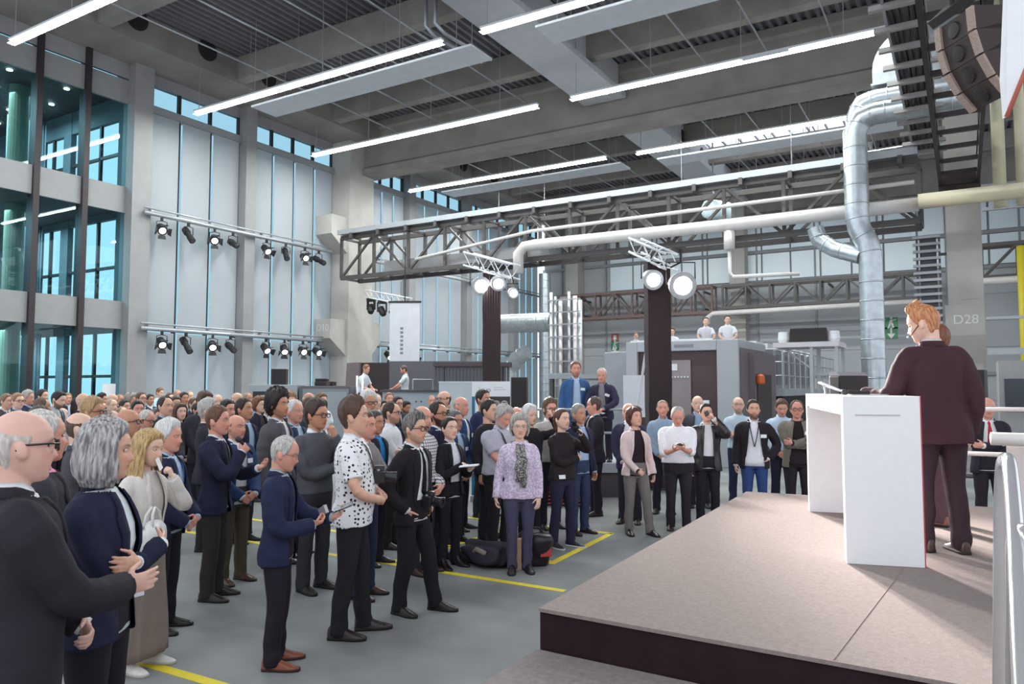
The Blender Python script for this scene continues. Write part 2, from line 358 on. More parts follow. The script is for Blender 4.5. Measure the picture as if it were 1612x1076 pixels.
_cache = {}
def body_mesh(P, vox):
    "one continuous skin: head, neck, trunk, arms with hands, legs with feet"
    HM = np.array(P.HM); fem = P.B.get('fem')
    def hx(V): V = np.asarray(V, float); return V @ HM[:3, :3].T + HM[:3, 3]
    G = []
    v, f = head_geo(); G.append((hx(v), f))
    for s in (1, -1): v, f = ear_geo(s); G.append((hx(v), f))
    nk = .050 if fem else .058
    nb = P.shear((0, -.02, 1.40)); top = hx([(0, -.030, -.055)])[0]; mid = P.shear((0, -.014, 1.50))
    G.append(tube_geo([nb, mid, .5 * (mid + top) + np.array((0, .004, 0)), top], [nk * 1.25, nk * 1.05, nk, nk], 16))
    G.append(loft_geo([P.shearV(torso_ring(z, P.B, -.022, 24)) for z in (.86, .92, 1.0, 1.08, 1.16, 1.24, 1.32, 1.38, 1.42, 1.45, 1.475)]))
    for s in (1, -1):
        A = P.arm[s]; k = .86 if fem else 1.
        inn = A['S'] * np.array((.6, 1, 1)); pts, rs = spline([inn, A['S'], A['E'], A['W'], A['W'] + A['d'] * .02], [.05 * k, .048 * k, .040 * k, .026 * k, .024 * k], 5)
        q = len(rs); rs = [r * (1.12 if .5 < i / q < .72 else 1) for i, r in enumerate(rs)]
        G.append(tube_geo(pts, rs, 12)); G += hand_geo(A, .92 if fem else 1.03)
        fx, fy = P.feet[0 if s == 1 else 1]
        hip = np.array((s * .092, 0, .90)); an = np.array((fx, fy - .02, .075)); kn = .5 * (hip + an) + np.array((0, .02, .0)); kn[2] = .485
        G.append(tube_geo([hip, (hip + kn) / 2, kn, kn * .55 + an * .45 + np.array((0, -.02, 0)), an], [.078, .070, .050, .048, .036], 12))
        G.append(tube_geo([(fx, fy - .05, .045), (fx, fy, .046), (fx + s * .012, fy + .09, .036), (fx + s * .02, fy + .14, .030)], [.024, .026, .018, .012], 10, True, True))
    me = remesh('person', G, vox, 2, .45)
    V = get_co(me); Hi = np.linalg.inv(HM); L = V @ Hi[:3, :3].T + Hi[:3, 3]; x, y, z = L.T; fr = (y > .045) & (z < .12)
    lips = np.exp(-((z + .0685) / .0085) ** 4) * np.exp(-(x / .024) ** 4) * fr
    zl = np.interp(np.abs(x), [0, .022, .03, .05, .07, .09], [-.052, -.052, -.058, -.055, -.035, -.005])
    beard = sst(0, -.014, z - zl) * (y > -.01) * (1 - .9 * np.clip(lips, 0, 1)) * sst(-.17, -.125, z)
    brow = np.exp(-((z - .0235 + 9. * (np.abs(x) - .036) ** 2 - .06 * (np.abs(x) - .034)) / .0042) ** 4) * np.exp(-((np.abs(x) - .031) / .020) ** 4) * fr
    flush = (np.exp(-((z + .03) / .02) ** 2) * np.exp(-((np.abs(x) - .045) / .02) ** 2) + np.exp(-((z + .038) / .015) ** 2) * np.exp(-(x / .018) ** 2)) * fr
    far = (np.abs(x) < .12) & (np.abs(y) < .14) & (z > -.17)
    at = me.attributes.new('skin', 'FLOAT_COLOR', 'POINT')
    C = np.stack([lips * far, beard * far, brow * far, np.clip(flush, 0, 1) * far], 1).astype('f'); at.data.foreach_set('color', C.ravel())
    return me

def sleeves(P, grow, end=1., r0=(.070, .070, .059, .047), mit=None):
    G = []
    for s in (1, -1):
        A = P.arm[s]; k = .80 if P.B.get('fem') else 1.
        w = 1 + (P.B.get('wide', 1) - 1) * .6
        inn = A['S'] * np.array((.45, 1, 1)) + np.array((0, 0, .012))
        if end >= 1: pts = [inn, A['S'] + np.array((0, 0, -.012)), A['E'], A['W'] + A['d'] * .005]; rr = r0
        elif end >= .45: e = A['E'] * (1 - (end - .45)) + A['W'] * (end - .45); pts = [inn, A['S'], A['E'], e]; rr = (r0[0], r0[1], r0[2], r0[2] * .95)
        else: e = A['S'] * (1 - end * 2) + A['E'] * end * 2; pts = [inn, A['S'] + np.array((0, 0, -.01)), e]; rr = (r0[0], r0[1], r0[1] * .95)
        sp, sr = spline(pts, [r * k * w + grow for r in rr], 7); n = len(sr)
        sr = [r * (1 + .035 * math.sin(i * 2.4 + s) * (1 if i > n * .35 else 0)) for i, r in enumerate(sr)]
        G.append(tube_geo(sp, sr, 14))
    return G
def top_mesh(P, vox, hem, grow, slv=1., flare=0., top=1.495, seed=1, fold=.004, r0=(.066, .066, .056, .046)):
    "shirt, sweater, blouse or closed jacket: trunk and sleeves"
    zs = [hem] + [z for z in np.linspace(hem + .03, 1.38, 12)] + [1.42, 1.45, 1.475, top]
    R = []
    for z in zs:
        g = grow + flare * sst(1.1, hem, z); R.append(P.shearV(torso_ring(z, P.B, g, 44)))
    G = [loft_geo(R)]
    if slv > 0: G += sleeves(P, grow * .5, slv, r0)
    me = remesh('top', G, vox, 3, .5)
    return folds(me, fold, seed, lambda V: .35 + .65 * np.clip(np.abs(V[:, 0]) / .18, 0, 1) + .3 * sst(1.15, .9, V[:, 2]))
def gap_x(z, style):
    if style == 'open': return np.interp(z, [.7, .95, 1.15, 1.36, 1.46, 1.52], [.105, .085, .078, .070, .055, .05])
    if style == 'wide': return np.interp(z, [.7, .95, 1.15, 1.36, 1.46, 1.52], [.15, .13, .10, .08, .058, .05])
    if style == 'one':  return np.interp(z, [.7, .86, 1.02, 1.06, 1.36, 1.46, 1.52], [.085, .040, .002, .002, .066, .055, .05])
    return np.interp(z, [.7, .80, .95, 1.14, 1.36, 1.46, 1.52], [.075, .035, .001, .001, .058, .052, .05])
def jacket_mesh(P, vox, hem, style, seed=1, lapel=.075, grow=.012, slv=1.):
    me = top_mesh(P, vox, hem, grow, slv, .012, 1.50, seed, .0035, (.072, .074, .063, .051))
    bm = bmesh.new(); bm.from_mesh(me); kill = []
    for f in bm.faces:
        c = f.calc_center_median(); k = max(c.z - .95, 0); x = c.x - P.side * k; y = c.y - P.lean * k
        if y > 0.02 and abs(x) < gap_x(c.z, style) and abs(y - front_y(x, c.z, P.B, grow)) < .040: kill.append(f)
        elif c.z > 1.485 and abs(x) < .10: kill.append(f)
    bmesh.ops.delete(bm, geom=kill, context='FACES'); bm.to_mesh(me); bm.free()
    G = []; zb = {'one': 1.04, 'open': 1.0, 'wide': .98}.get(style, 1.13)
    for s in (1, -1):
        R = []
        for z in np.linspace(zb, 1.478, 14):
            g = gap_x(z, style) - .006; w = lapel * lerp(z, [zb, zb + .06, 1.34, 1.37, 1.40, 1.478], [.12, .35, 1., .98, .62, .62]) if lapel else .012
            q = []
            for xx, dg in ((g, .001), (g, .011), (g + w * .5, .013), (g + w, .010), (g + w, -.002)):
                q.append((s * xx, front_y(xx, z, P.B, grow + dg), z))
            R.append(P.shearV(np.array(q)))
        G.append(loft_geo(R))
    R = []                                              # collar round the back of the neck
    for t in np.linspace(-2.35, 2.35, 17):
        sn, cs = math.sin(t), -math.cos(t); q = []
        for rr, z in ((.074, 1.468), (.098, 1.462), (.084, 1.522), (.072, 1.525)):
            m = .86 if P.B.get('fem') else 1.
            q.append((rr * m * sn * 1.02, -.012 + rr * m * cs * .92, z - .030 * max(0, -cs * -1) * (1 if cs > 0 else 0)))
        R.append(P.shearV(np.array(q)))
    G.append(loft_geo(R))
    V, Fs = merge(G); n0 = len(me.vertices)
    bm = bmesh.new(); bm.from_mesh(me); vs = [bm.verts.new(v) for v in V]
    for f in Fs:
        try: bm.faces.new([vs[i] for i in f]).smooth = True
        except ValueError: pass
    bmesh.ops.recalc_face_normals(bm, faces=bm.faces); bm.to_mesh(me); bm.free()
    me.polygons.foreach_set('use_smooth', [True] * len(me.polygons)); me.name = 'jacket'; return me
def trouser_mesh(P, vox, seed, slim=1., top=1.03):
    B = P.B; G = [loft_geo([torso_ring(z, B, g, 32) for z, g in ((.80, -.02), (.86, .001), (.92, .004), (.98, .006), (top, .005))])]
    w = B.get('wide', 1.)
    for s in (1, -1):
        fx, fy = P.feet[0 if s == 1 else 1]
        hip = np.array((s * .088 * w, -.004, .90)); an = np.array((fx, fy - .008, .032)); kn = .5 * (hip + an) + np.array((0, .018, 0)); kn[2] = .49
        k = (.93 if B.get('fem') else 1.) * slim
        pts, rs = spline([hip, hip * .62 + kn * .38, kn, kn * .5 + an * .5 + np.array((0, -.012, 0)), an], [.100 * w, .090 * (1 + (w - 1) * .7), .072 * k, .068 * k, .066 * k], 5)
        n = len(rs); rs = [r * (1 + .035 * math.sin(i * 2.1 + s) * sst(.45, 1, i / n)) for i, r in enumerate(rs)]
        G.append(tube_geo(pts, rs, 16))
    me = remesh('trousers', G, vox, 3, .5)
    return folds(me, .0045, seed + 50, lambda V: .25 + .75 * sst(.65, .1, V[:, 2]) + .3 * np.exp(-((V[:, 2] - .86) / .06) ** 2))
def skirt_mesh(P, seed, hem=.1):
    R = []; n = 64; ph = np.linspace(0, 2 * PI, n, endpoint=False)
    for z in np.linspace(hem, 1.04, 16):
        b = torso_ring(max(z, .86), P.B, .006, n); k = 1 + .22 * sst(.9, hem, z); rip = 1 + .045 * sst(.95, .3, z) * np.sin(ph * 13 + 2 * np.sin(3 * z))
        b[:, :2] *= (k * rip)[:, None]; b[:, 2] = z; R.append(b)
    mb = MB(); mb.add(*loft_geo(R)); return mb.mesh('skirt', True)
def shoe_mesh(s, P, heel=0.):
    "upper and sole; material 0 leather, 1 sole"
    fx, fy = P.feet[0 if s == 1 else 1]; mb = MB(); an = math.radians(9 * s); ca, sa = math.cos(an), math.sin(an)
    prof = [(-.085, .024, .085), (-.075, .033, .098), (-.03, .036, .106), (.025, .039, .102), (.07, .045, .074), (.12, .047, .054), (.165, .040, .040), (.195, .024, .030), (.205, .010, .022)]
    R = []; S = []
    for y, w, h in prof:
        h = h + heel * (1 - sst(-.02, .1, y)); zb = .018 + heel * (1 - sst(-.03, .09, y)); q = []; s2 = []
        for t in np.linspace(0, PI, 9):
            xx = w * math.cos(t); zz = zb + (h - .018) * math.sin(t) ** .75
            q.append((fx + xx * ca + y * sa, fy - xx * sa + y * ca, zz))
        R.append(np.array(q))
        for xx, zz in ((w + .004, zb + .004), (-w - .004, zb + .004), (-w - .003, zb - .018), (w + .003, zb - .018)):
            s2.append((fx + xx * ca + (y * 1.02) * sa, fy - xx * sa + (y * 1.02) * ca, max(zz, 0.)))
        S.append(np.array(s2))
    n = 9; V = np.concatenate(R); Fs = grid_faces(len(R), n, 0, False) + [tuple(range(n)), tuple((len(R) - 1) * n + k for k in range(n))]
    mb.add(V, Fs); mb.cur = 1; mb.add(*loft_geo(S))
    if heel: mb.bar((fx - .05 * sa, fy - .05 * ca, 0), (fx - .05 * sa, fy - .05 * ca, heel + .01), .03, .03)
    return mb.mesh('shoe', True)

def collar_mesh(P, spread=1., r=1.):
    mb = MB(); m = (.86 if P.B.get('fem') else 1.) * r
    for sg in (1, -1):
        R = []
        for k, t in enumerate(np.linspace(0, 2.85, 15)):
            sn, cs = math.sin(t), -math.cos(t); fr = sst(1.7, 2.85, t)
            c0 = np.array((0, -.010, 0)); rr = .0655 * m
            top = np.array((sg * rr * sn, -.010 + rr * cs * .95, 1.540 - .030 * fr)); low = np.array((sg * rr * sn * 1.1, -.010 + rr * 1.08 * cs * .95, 1.485 - .02 * fr))
            fl = np.array((sg * (rr * 1.17 * sn + .030 * spread * fr), -.010 + (rr * 1.17) * cs * .95 + .012 * fr, 1.500 - .055 * fr))
            R.append(P.shearV(np.array([low, top * .985 + c0 * .015, top, fl, fl * np.array((1, 1, .9985))])))
        mb.add(*loft_geo(R))
    return mb.mesh('collar', True)
def tie_mesh(P, low=1.06, w=.040, grow=.0):
    mb = MB(); R = []
    for z, hw in ((1.487, .013), (1.47, .019), (1.448, .016), (1.44, .012), (1.36, .024), (1.22, .033), (low + .04, w), (low, .006)):
        q = [];
        for xx, dy in ((-hw, .006), (0, .016), (hw, .006), (0, .001)): q.append((xx, front_y(xx, z, P.B, grow) + dy - (.012 if z > 1.46 else 0), z))
        R.append(P.shearV(np.array(q)))
    mb.add(*loft_geo(R)); return mb.mesh('tie', True)
def patch_on(P, x, z, w, h, grow=.02, rot=0., name='name_badge'):
    "small flat card lying on the chest"
    mb = MB(); q = []; ca, sa = math.cos(rot), math.sin(rot)
    V = []
    for dg in (.0, .004):
        for i in (-1, 0, 1):
            for j in (-1, 1):
                xx = x + i * w / 2 * ca - j * h / 2 * sa; zz = z + i * w / 2 * sa + j * h / 2 * ca
                V.append((xx, front_y(xx, zz, P.B, grow + dg), zz))
    V = P.shearV(np.array(V)); F_ = []
    for i in (0, 1):
        a = i * 2; F_ += [(a, a + 2, a + 3, a + 1), (a + 6, a + 7, a + 9, a + 8), (a, a + 6, a + 8, a + 2), (a + 1, a + 3, a + 9, a + 7)]
    F_ += [(0, 1, 7, 6), (4, 10, 11, 5)]
    mb.add(V, F_); return mb.mesh(name)
def strap_mesh(P, pts, grow=.014, w=.012, name='lanyard'):
    "band that follows the chest: pts are (x, z)"
    mb = MB(); sp, _ = spline([(a, 0, b) for a, b in pts], [0] * len(pts), 6)
    q = []
    for p in sp:
        y = front_y(p[0], min(p[2], 1.47), P.B, grow) - 1.3 * max(0, p[2] - 1.455); q.append((p[0], y, p[2]))
    q = P.shearV(np.array(q))
    for a, b in zip(q[:-1], q[1:]):
        pass
    R = []
    for i, p in enumerate(q):
        t = q[min(i + 1, len(q) - 1)] - q[max(i - 1, 0)]; t /= np.linalg.norm(t); s = np.cross(t, (0, 1, 0)); s /= np.linalg.norm(s) + 1e-9
        R.append(np.array([p - s * w / 2, p + s * w / 2, p + s * w / 2 + (0, .004, 0), p - s * w / 2 + (0, .004, 0)]))
    mb.add(*loft_geo(R)); return mb.mesh(name, True)

# hair, in head coordinates
HL = {  # hairline height over |angle| from the face
    'full':  [(0, .080), (30, .079), (48, .066), (58, .040), (70, .004), (82, -.022), (92, .010), (106, .010), (118, -.045), (135, -.085), (180, -.092)],
    'recede':[(0, .098), (16, .100), (34, .108), (46, .092), (58, .055), (70, .004), (82, -.022), (92, .010), (106, .010), (118, -.045), (135, -.085), (180, -.092)],
    'ring':  [(0, .5), (62, .5), (74, .035), (84, -.015), (92, .004), (106, .010), (118, -.045), (135, -.085), (180, -.092)],
    'low':   [(0, .072), (30, .068), (48, .055), (58, .030), (70, -.01), (82, -.035), (100, -.05), (118, -.09), (180, -.105)],
}
def hair_mesh(style, seed=1):
    line, thick, top, rough = {'short': ('full', .010, .010, .25), 'medium': ('full', .016, .018, .3), 'quiff': ('full', .012, .024, .3), 'buzz': ('full', .0035, .001, .1),
        'recede': ('recede', .009, .006, .25), 'ring': ('ring', .0055, .0, .3), 'curly': ('low', .026, .022, .8), 'shaggy': ('low', .020, .016, .45), 'slick': ('recede', .014, .006, .15), 'slim_ring': ('ring', .0045, .0, .15),
        'bob': ('low', .018, .012, .2), 'long': ('low', .016, .010, .2), 'tied': ('full', .010, .006, .15), 'thin': ('recede', .006, .004, .3)}[style]
    HF = HEADF if style in ('ring', 'slim_ring', 'recede', 'slick', 'thin') else HEAD; nz, nl, _ = HF.shape; r = np.random.default_rng(seed)
    cx = np.array((0, -.008, .02)); P = HF.copy(); ph = np.linspace(0, 2 * PI, nl, endpoint=False); deg = np.degrees(np.abs((ph + PI) % (2 * PI) - PI))
    hl = np.interp(deg, *zip(*HL[line])); z = P[:, :, 2]
    t = sst(-.006, .022, z - hl[None, :])
    if 'ring' in style: t = t * sst(.0, -.05, z - .075 - .018 * np.cos(2 * ph)[None, :])
    n = P - cx; n[:, :, 2] *= 1.1; n /= np.linalg.norm(n, axis=2, keepdims=True)
    nf = np.zeros_like(z)
    for k in range(5):
        a = r.integers(3, 11) * (2 if style == 'curly' else 1); b = r.uniform(20, 70) * (2 if style == 'curly' else 1); nf += np.sin(a * ph[None, :] + b * z + r.uniform(0, 6)) / 5 ** .5
    strand = np.sin(ph * 24)[None, :] * .0008
    th = (thick + top * sst(.02, .10, z) * (1.25 if style == 'quiff' else 1) * np.where(style == 'quiff', .6 + .4 * np.cos(ph)[None, :], 1.)) * (1 + rough * nf * .5) + strand
    if style in ('short', 'quiff', 'medium', 'slick'): th = th * (1 + .25 * np.sin(ph + .6)[None, :] * sst(.03, .1, z))
    off = -.004 + (th + .004) * t
    P = P + n * off[:, :, None]
    Fs = []
    for i in range(nz - 1):
        for j in range(nl):
            q = ((i, j), (i, (j + 1) % nl), (i + 1, (j + 1) % nl), (i + 1, j))
            if max(t[a] for a in q) > .02: Fs.append(tuple(a * nl + b for a, b in q))
    Fs.append(tuple((nz - 1) * nl + k for k in range(nl))) if t[-1].max() > .02 else None
    mb = MB(); mb.add(P.reshape(-1, 3), Fs)
    if style in ('bob', 'long', 'shaggy'):
        ze = {'bob': -.150, 'long': -.36, 'shaggy': -.10}[style]; a0 = {'bob': 58, 'long': 62, 'shaggy': 82}[style]; m = 60
        A = np.radians(np.linspace(a0, 360 - a0, m)); R = []; ns = 26
        for s_ in range(ns):
            zz = .085 + (ze - .085) * s_ / (ns - 1); q = []
            for a in A:
                hz = max(zz, -.005); w = lerp(hz, HZ, HW); f = lerp(hz, HZ, HFY); b = lerp(hz, HZ, HBY); yc = (f + b) / 2 - .006
                th = .020 + .010 * math.sin(sst(.08, ze, zz) * PI) + .0035 * math.sin(a * 17 + 3 * math.sin(zz * 20)) + .002 * math.sin(a * 41 + zz * 30)
                if zz < 0: th += {'bob': .012, 'long': .004, 'shaggy': .0}[style] * sst(0, -.09, zz) - (.02 if style == 'bob' else .012) * sst(ze + .05, ze, zz)
                sx = math.sin(a); cy = math.cos(a)
                x = (w + th) * sx; y = (f - yc if cy > 0 else yc - b) * cy + yc + th * cy
                if zz < -.02 and cy < 0: y += .02 * sst(-.02, ze, zz) * (-cy)
                q.append((x, y, zz))
            R.append(np.array(q))
        V = np.concatenate(R); V2 = np.concatenate([np.stack([q[:, 0] * .86, q[:, 1] * .86 - .002, q[:, 2] + .004], 1) for q in R]); N = len(V)
        Fs = grid_faces(ns, m, 0, False) + [tuple(reversed([i + N for i in f])) for f in grid_faces(ns, m, 0, False)]
        Fs += [((ns - 1) * m + k, (ns - 1) * m + k + 1, N + (ns - 1) * m + k + 1, N + (ns - 1) * m + k) for k in range(m - 1)]
        for e in (0, m - 1): Fs += [(i * m + e, (i + 1) * m + e, N + (i + 1) * m + e, N + i * m + e) for i in range(ns - 1)]
        mb.add(np.concatenate([V, V2]), Fs)
    if style == 'tied':
        mb.tube([(0, -.10, .02), (0, -.125, .0), (0, -.13, -.04), (0, -.12, -.10), (0, -.115, -.16)], [.02, .026, .026, .022, .008], 12)
    me = mb.mesh('hair', True); return me
def eye_mesh():
    mb = MB(); R = []
    for a in np.linspace(.02, PI * .55, 9):
        R.append(np.array([(.0125 * math.sin(a) * math.cos(p), .0095 * math.cos(a), .0072 * math.sin(a) * math.sin(p)) for p in np.linspace(0, 2 * PI, 14, endpoint=False)]))
    mb.add(*loft_geo(R)); me = mb.mesh('eye', True)
    for p in me.polygons: p.material_index = 1 if (p.center.x ** 2 + p.center.z ** 2) ** .5 < .0052 else 0
    return me
def glasses_mesh(thick):
    mb = MB(); r = thick
    for s in (1, -1):
        q = []
        for t in np.linspace(0, 2 * PI, 17):
            c, sn = math.cos(t), math.sin(t); x = s * .0335 + .0255 * np.sign(c) * abs(c) ** .7; z = .000 + .0185 * np.sign(sn) * abs(sn) ** .7
            q.append((x, .1035 - .22 * (abs(x) - .0335 + .0255) * .25 - abs(x) * .06, z))
        mb.tube(q, r, 6)
        mb.tube([(s * .059, .099, .006), (s * .074, .07, .007), (s * .0835, -.005, .006), (s * .083, -.03, -.012)], r, 6)
    mb.tube([(.009, .105, .004), (0, .107, .007), (-.009, .105, .004)], r, 6)
    return mb.mesh('glasses', True)
# ------------------------------------------------------------------ people: materials and assembly
def skin_mat(tone, beard=None, brow='3a2a20', amt=.8):
    k = 'skin_%s_%s_%s_%g' % (tone, beard, brow, amt)
    if k in _mats: return _mats[k]
    m = noise_mat(k, hexc(tone), .48, 0, .05, 25, .08, 200, .35); nt = m.node_tree; b = nt.nodes['Principled BSDF']
    src = b.inputs['Base Color'].links[0].from_socket; a = nt.nodes.new('ShaderNodeAttribute'); a.attribute_name = 'skin'
    sp = nt.nodes.new('ShaderNodeSeparateColor'); nt.links.new(a.outputs['Color'], sp.inputs[0])
    t = hexc(tone)
    def mix(src, fac, col, k):
        mm = nt.nodes.new('ShaderNodeMath'); mm.operation = 'MULTIPLY'; mm.inputs[1].default_value = k; nt.links.new(fac, mm.inputs[0])
        x = nt.nodes.new('ShaderNodeMix'); x.data_type = 'RGBA'; nt.links.new(mm.outputs[0], x.inputs[0]); nt.links.new(src, x.inputs[6]); x.inputs[7].default_value = (*col, 1); return x.outputs[2]
    src = mix(src, a.outputs['Alpha'], (min(t[0] * 1.02, 1), t[1] * .68, t[2] * .62), .55)
    if beard: src = mix(src, sp.outputs[1], hexc(beard), amt)
    src = mix(src, sp.outputs[0], (t[0] * .72, t[1] * .38, t[2] * .36), .8)
    src = mix(src, sp.outputs[2], hexc(brow), .85)
    nt.links.new(src, b.inputs['Base Color']); b.inputs['Subsurface Weight'].default_value = .0
    _mats[k] = m; return m
def hair_mat(h, h2=None):
    k = 'hair_%s_%s' % (h, h2)
    if k in _mats: return _mats[k]
    m = noise_mat(k, hexc(h), .55, 0, 0, 1, 0, 1, .4); nt = m.node_tree; b = nt.nodes['Principled BSDF']
    tc = nt.nodes.new('ShaderNodeTexCoord'); mp = nt.nodes.new('ShaderNodeMapping'); mp.inputs['Scale'].default_value = (95, 95, 9)
    nt.links.new(tc.outputs['Object'], mp.inputs[0]); n = nt.nodes.new('ShaderNodeTexNoise'); n.inputs['Scale'].default_value = 1; n.inputs['Detail'].default_value = 3
    nt.links.new(mp.outputs[0], n.inputs['Vector']); cr = nt.nodes.new('ShaderNodeValToRGB'); c = hexc(h); c2 = hexc(h2) if h2 else tuple(x * 1.7 for x in c)
    cr.color_ramp.elements[0].position = .36; cr.color_ramp.elements[0].color = (*[x * .85 for x in c], 1); cr.color_ramp.elements[1].position = .68; cr.color_ramp.elements[1].color = (*c2, 1)
    nt.links.new(n.outputs['Fac'], cr.inputs[0]); nt.links.new(cr.outputs[0], b.inputs['Base Color'])
    bp = nt.nodes.new('ShaderNodeBump'); bp.inputs['Strength'].default_value = .5; bp.inputs['Distance'].default_value = .006; nt.links.new(n.outputs['Fac'], bp.inputs['Height']); nt.links.new(bp.outputs[0], b.inputs['Normal'])
    _mats[k] = m; return m
_hm = {}
def cached(k, fn):
    if k not in _hm: _hm[k] = fn()
    return _hm[k]
def part(name, me, m, parent, M=None, smooth=True, **tags):
    while len(me.materials) < (len(m) if isinstance(m, (list, tuple)) else 1): me.materials.append(None)
    o = bpy.data.objects.new(name, me); COL.objects.link(o)
    for i, x in enumerate(m if isinstance(m, (list, tuple)) else [m]):
        o.material_slots[i].link = 'OBJECT'; o.material_slots[i].material = x
    if parent: o.parent = parent
    if M is not None: o.matrix_local = M
    for k, v in tags.items(): o[k] = v
    return o
PEOPLE = []
FINE = .0062; COARSE = .011
def person(label, loc, H, ang, P, key=None, skin='d8a48c', beard=None, amt=.75, hair=('short', '3a2a20'), brow=None, glasses=None, fit=None, vox=FINE, seed=0, group=None, eyes=True):
    """key: figures with the same key share meshes"""
    f = dict(fit or {}); kk = key or 'p%d' % len(PEOPLE); seed = seed or len(PEOPLE)
    cv = .009 if vox < .009 else .015
    me = cached(kk + 'body', lambda: body_mesh(P, vox))
    o = part('person', me, skin_mat(skin, beard, brow or (hair[1] if hair else '6a5648'), amt), None)
    tag(o, label, 'person', group); o.location = loc; o.rotation_euler = (0, 0, math.radians(ang - 90)); s = H / 1.78; o.scale = (s, s, s)
    PEOPLE.append(o); o_h = P.HM
    if hair: part('hair', cached('hair_%s_%d' % (hair[0], seed % 3), lambda: hair_mesh(hair[0], seed % 3)), hair_mat(*hair[1:]), o, o_h)
    if eyes:
        em = [paint('c4b8b0', .3), paint('2a1c18', .2)]
        for sx in (1, -1): part('eye', cached('eye', eye_mesh), em, o, o_h @ Matrix.Translation((sx * .0325, .0738, .001)))
    if glasses:
        part('glasses', cached('glasses%s' % (glasses[1] if len(glasses) > 1 else ''), lambda: glasses_mesh(.0034 if len(glasses) < 2 else .0017)), paint(glasses[0], .3, .0), o, o_h)
    if f.get('jk'):
        st = f.get('js', 'closed'); hem = f.get('jh', .80); sn = f.get('jname', 'jacket')
        part(sn, cached(kk + 'jk%s%g%g' % (st, hem, f.get('lap', .075)), lambda: jacket_mesh(P, cv, hem, st, seed, f.get('lap', .075))), leather(f['jk']) if f.get('leather') else cloth(f['jk']), o)
        def mk():
            mb = MB(); mb.add(*loft_geo([P.shearV(torso_ring(z, P.B, -.002 + (.011 * sst(1.1, 1.0, z) if f.get('untuck') else 0), 40)) for z in (.84, .92, 1.0, 1.08, 1.16, 1.24, 1.32, 1.38, 1.42, 1.45, 1.47, 1.49)]))
            for sg in (1, -1):
                A = P.arm[sg]; q = A['W'] + A['d'] * .0; fo = A['W'] - A['E']; fo /= np.linalg.norm(fo)
                mb.tube([q - fo * .03, q + fo * .012 + A['d'] * .012], .038 * (.84 if P.B.get('fem') else 1), 14)
            return mb.mesh('shirt', True)
        part(f.get('sname', 'shirt'), cached(kk + 'sh', mk), cloth(f.get('sh', 'e9e6e6')), o)
    if f.get('tp'):
        t = f['tp']; d = dict(shirt=(.97, .004, 1.), sweater=(.92, .010, 1.), tee=(.90, .008, .32), polo=(.95, .006, .36), loose=(.84, .014, .36), blouse=(.84, .014, 1.), rolled=(.97, .006, .62), top=(1.0, .0, 0.), coat=(.78, .016, 1.))[t]
        hem = f.get('th', d[0]); nm = {'sweater': 'sweater', 'tee': 'tee_shirt', 'polo': 'shirt', 'loose': 'shirt', 'blouse': 'blouse', 'rolled': 'shirt', 'top': 'top', 'coat': 'coat'}.get(t, 'shirt')
        part(nm, cached(kk + 'tp' + t + str(hem), lambda: top_mesh(P, cv, hem, d[1], d[2], .012 if t in ('shirt', 'rolled', 'loose', 'polo') else 0, 1.495, seed)), f['tm'] if f.get('tm') else cloth(f.get('sh', 'e9e6e6')), o)
    if f.get('collar', bool(f.get('jk')) or f.get('tp') in ('shirt', 'rolled', 'polo', 'loose')): part('collar', cached(kk + 'co', lambda: collar_mesh(P)), cloth(f.get('cc', f.get('sh', 'e9e6e6'))), o)
    if f.get('tie'): part('tie', cached(kk + 'tie', lambda: tie_mesh(P)), cloth(f['tie']), o)
    if f.get('tr'): part('trousers', cached(kk + 'tr', lambda: trouser_mesh(P, cv + .002, seed, f.get('slim', 1.))), cloth(f['tr']), o)
    if f.get('sk'): part('skirt', cached(kk + 'sk', lambda: skirt_mesh(P, seed)), f.get('skm') or cloth(f['sk']), o)
    sm = [leather(f.get('so', '241c1c')), paint(f.get('sole', '18120f'), .7)]
    for sg in (1, -1): part('shoe', cached(kk + 'shoe%d%g' % (sg, f.get('heel', 0)), lambda: shoe_mesh(sg, P, f.get('heel', 0.))), sm, o)
    for i, b in enumerate(f.get('badge', [])): part('name_badge', cached(kk + 'bd%d' % i, lambda: patch_on(P, b[0], b[1], .085, .05, .028 if f.get('jk') else .02, b[2] if len(b) > 2 else 0)), paint('eeeef2', .5), o)
    if f.get('lany'):
        for sg in (1, -1): part('lanyard', cached(kk + 'ln%d' % sg, lambda: strap_mesh(P, [(sg * .066, 1.50), (sg * .062, 1.44), (sg * .03, 1.25), (.0, 1.12)], .012)), cloth(f['lany']), o)
    o['pose_scale'] = s
    o['_P'] = 0; del o['_P']; del o['pose_scale']
    bpy.context.view_layer.update()
    o_pose[o.name] = P
    return o
o_pose = {}
def local_to_world(o, p): return np.array(o.matrix_world @ Vector(p))
def palm_world(o, sg): return local_to_world(o, o_pose[o.name].palm(sg))
def hand_frame(o, sg):
    "world matrix at the palm: x thumb side, y fingers, z out of the palm"
    A = o_pose[o.name].arm[sg]; R = o.matrix_world.to_3x3().normalized(); p = palm_world(o, sg)
    M = Matrix.Identity(4)
    for i, v in enumerate((A['t'], A['d'], A['n'])): M.col[i][:3] = R @ Vector(v)
    M.translation = Vector(p); return M
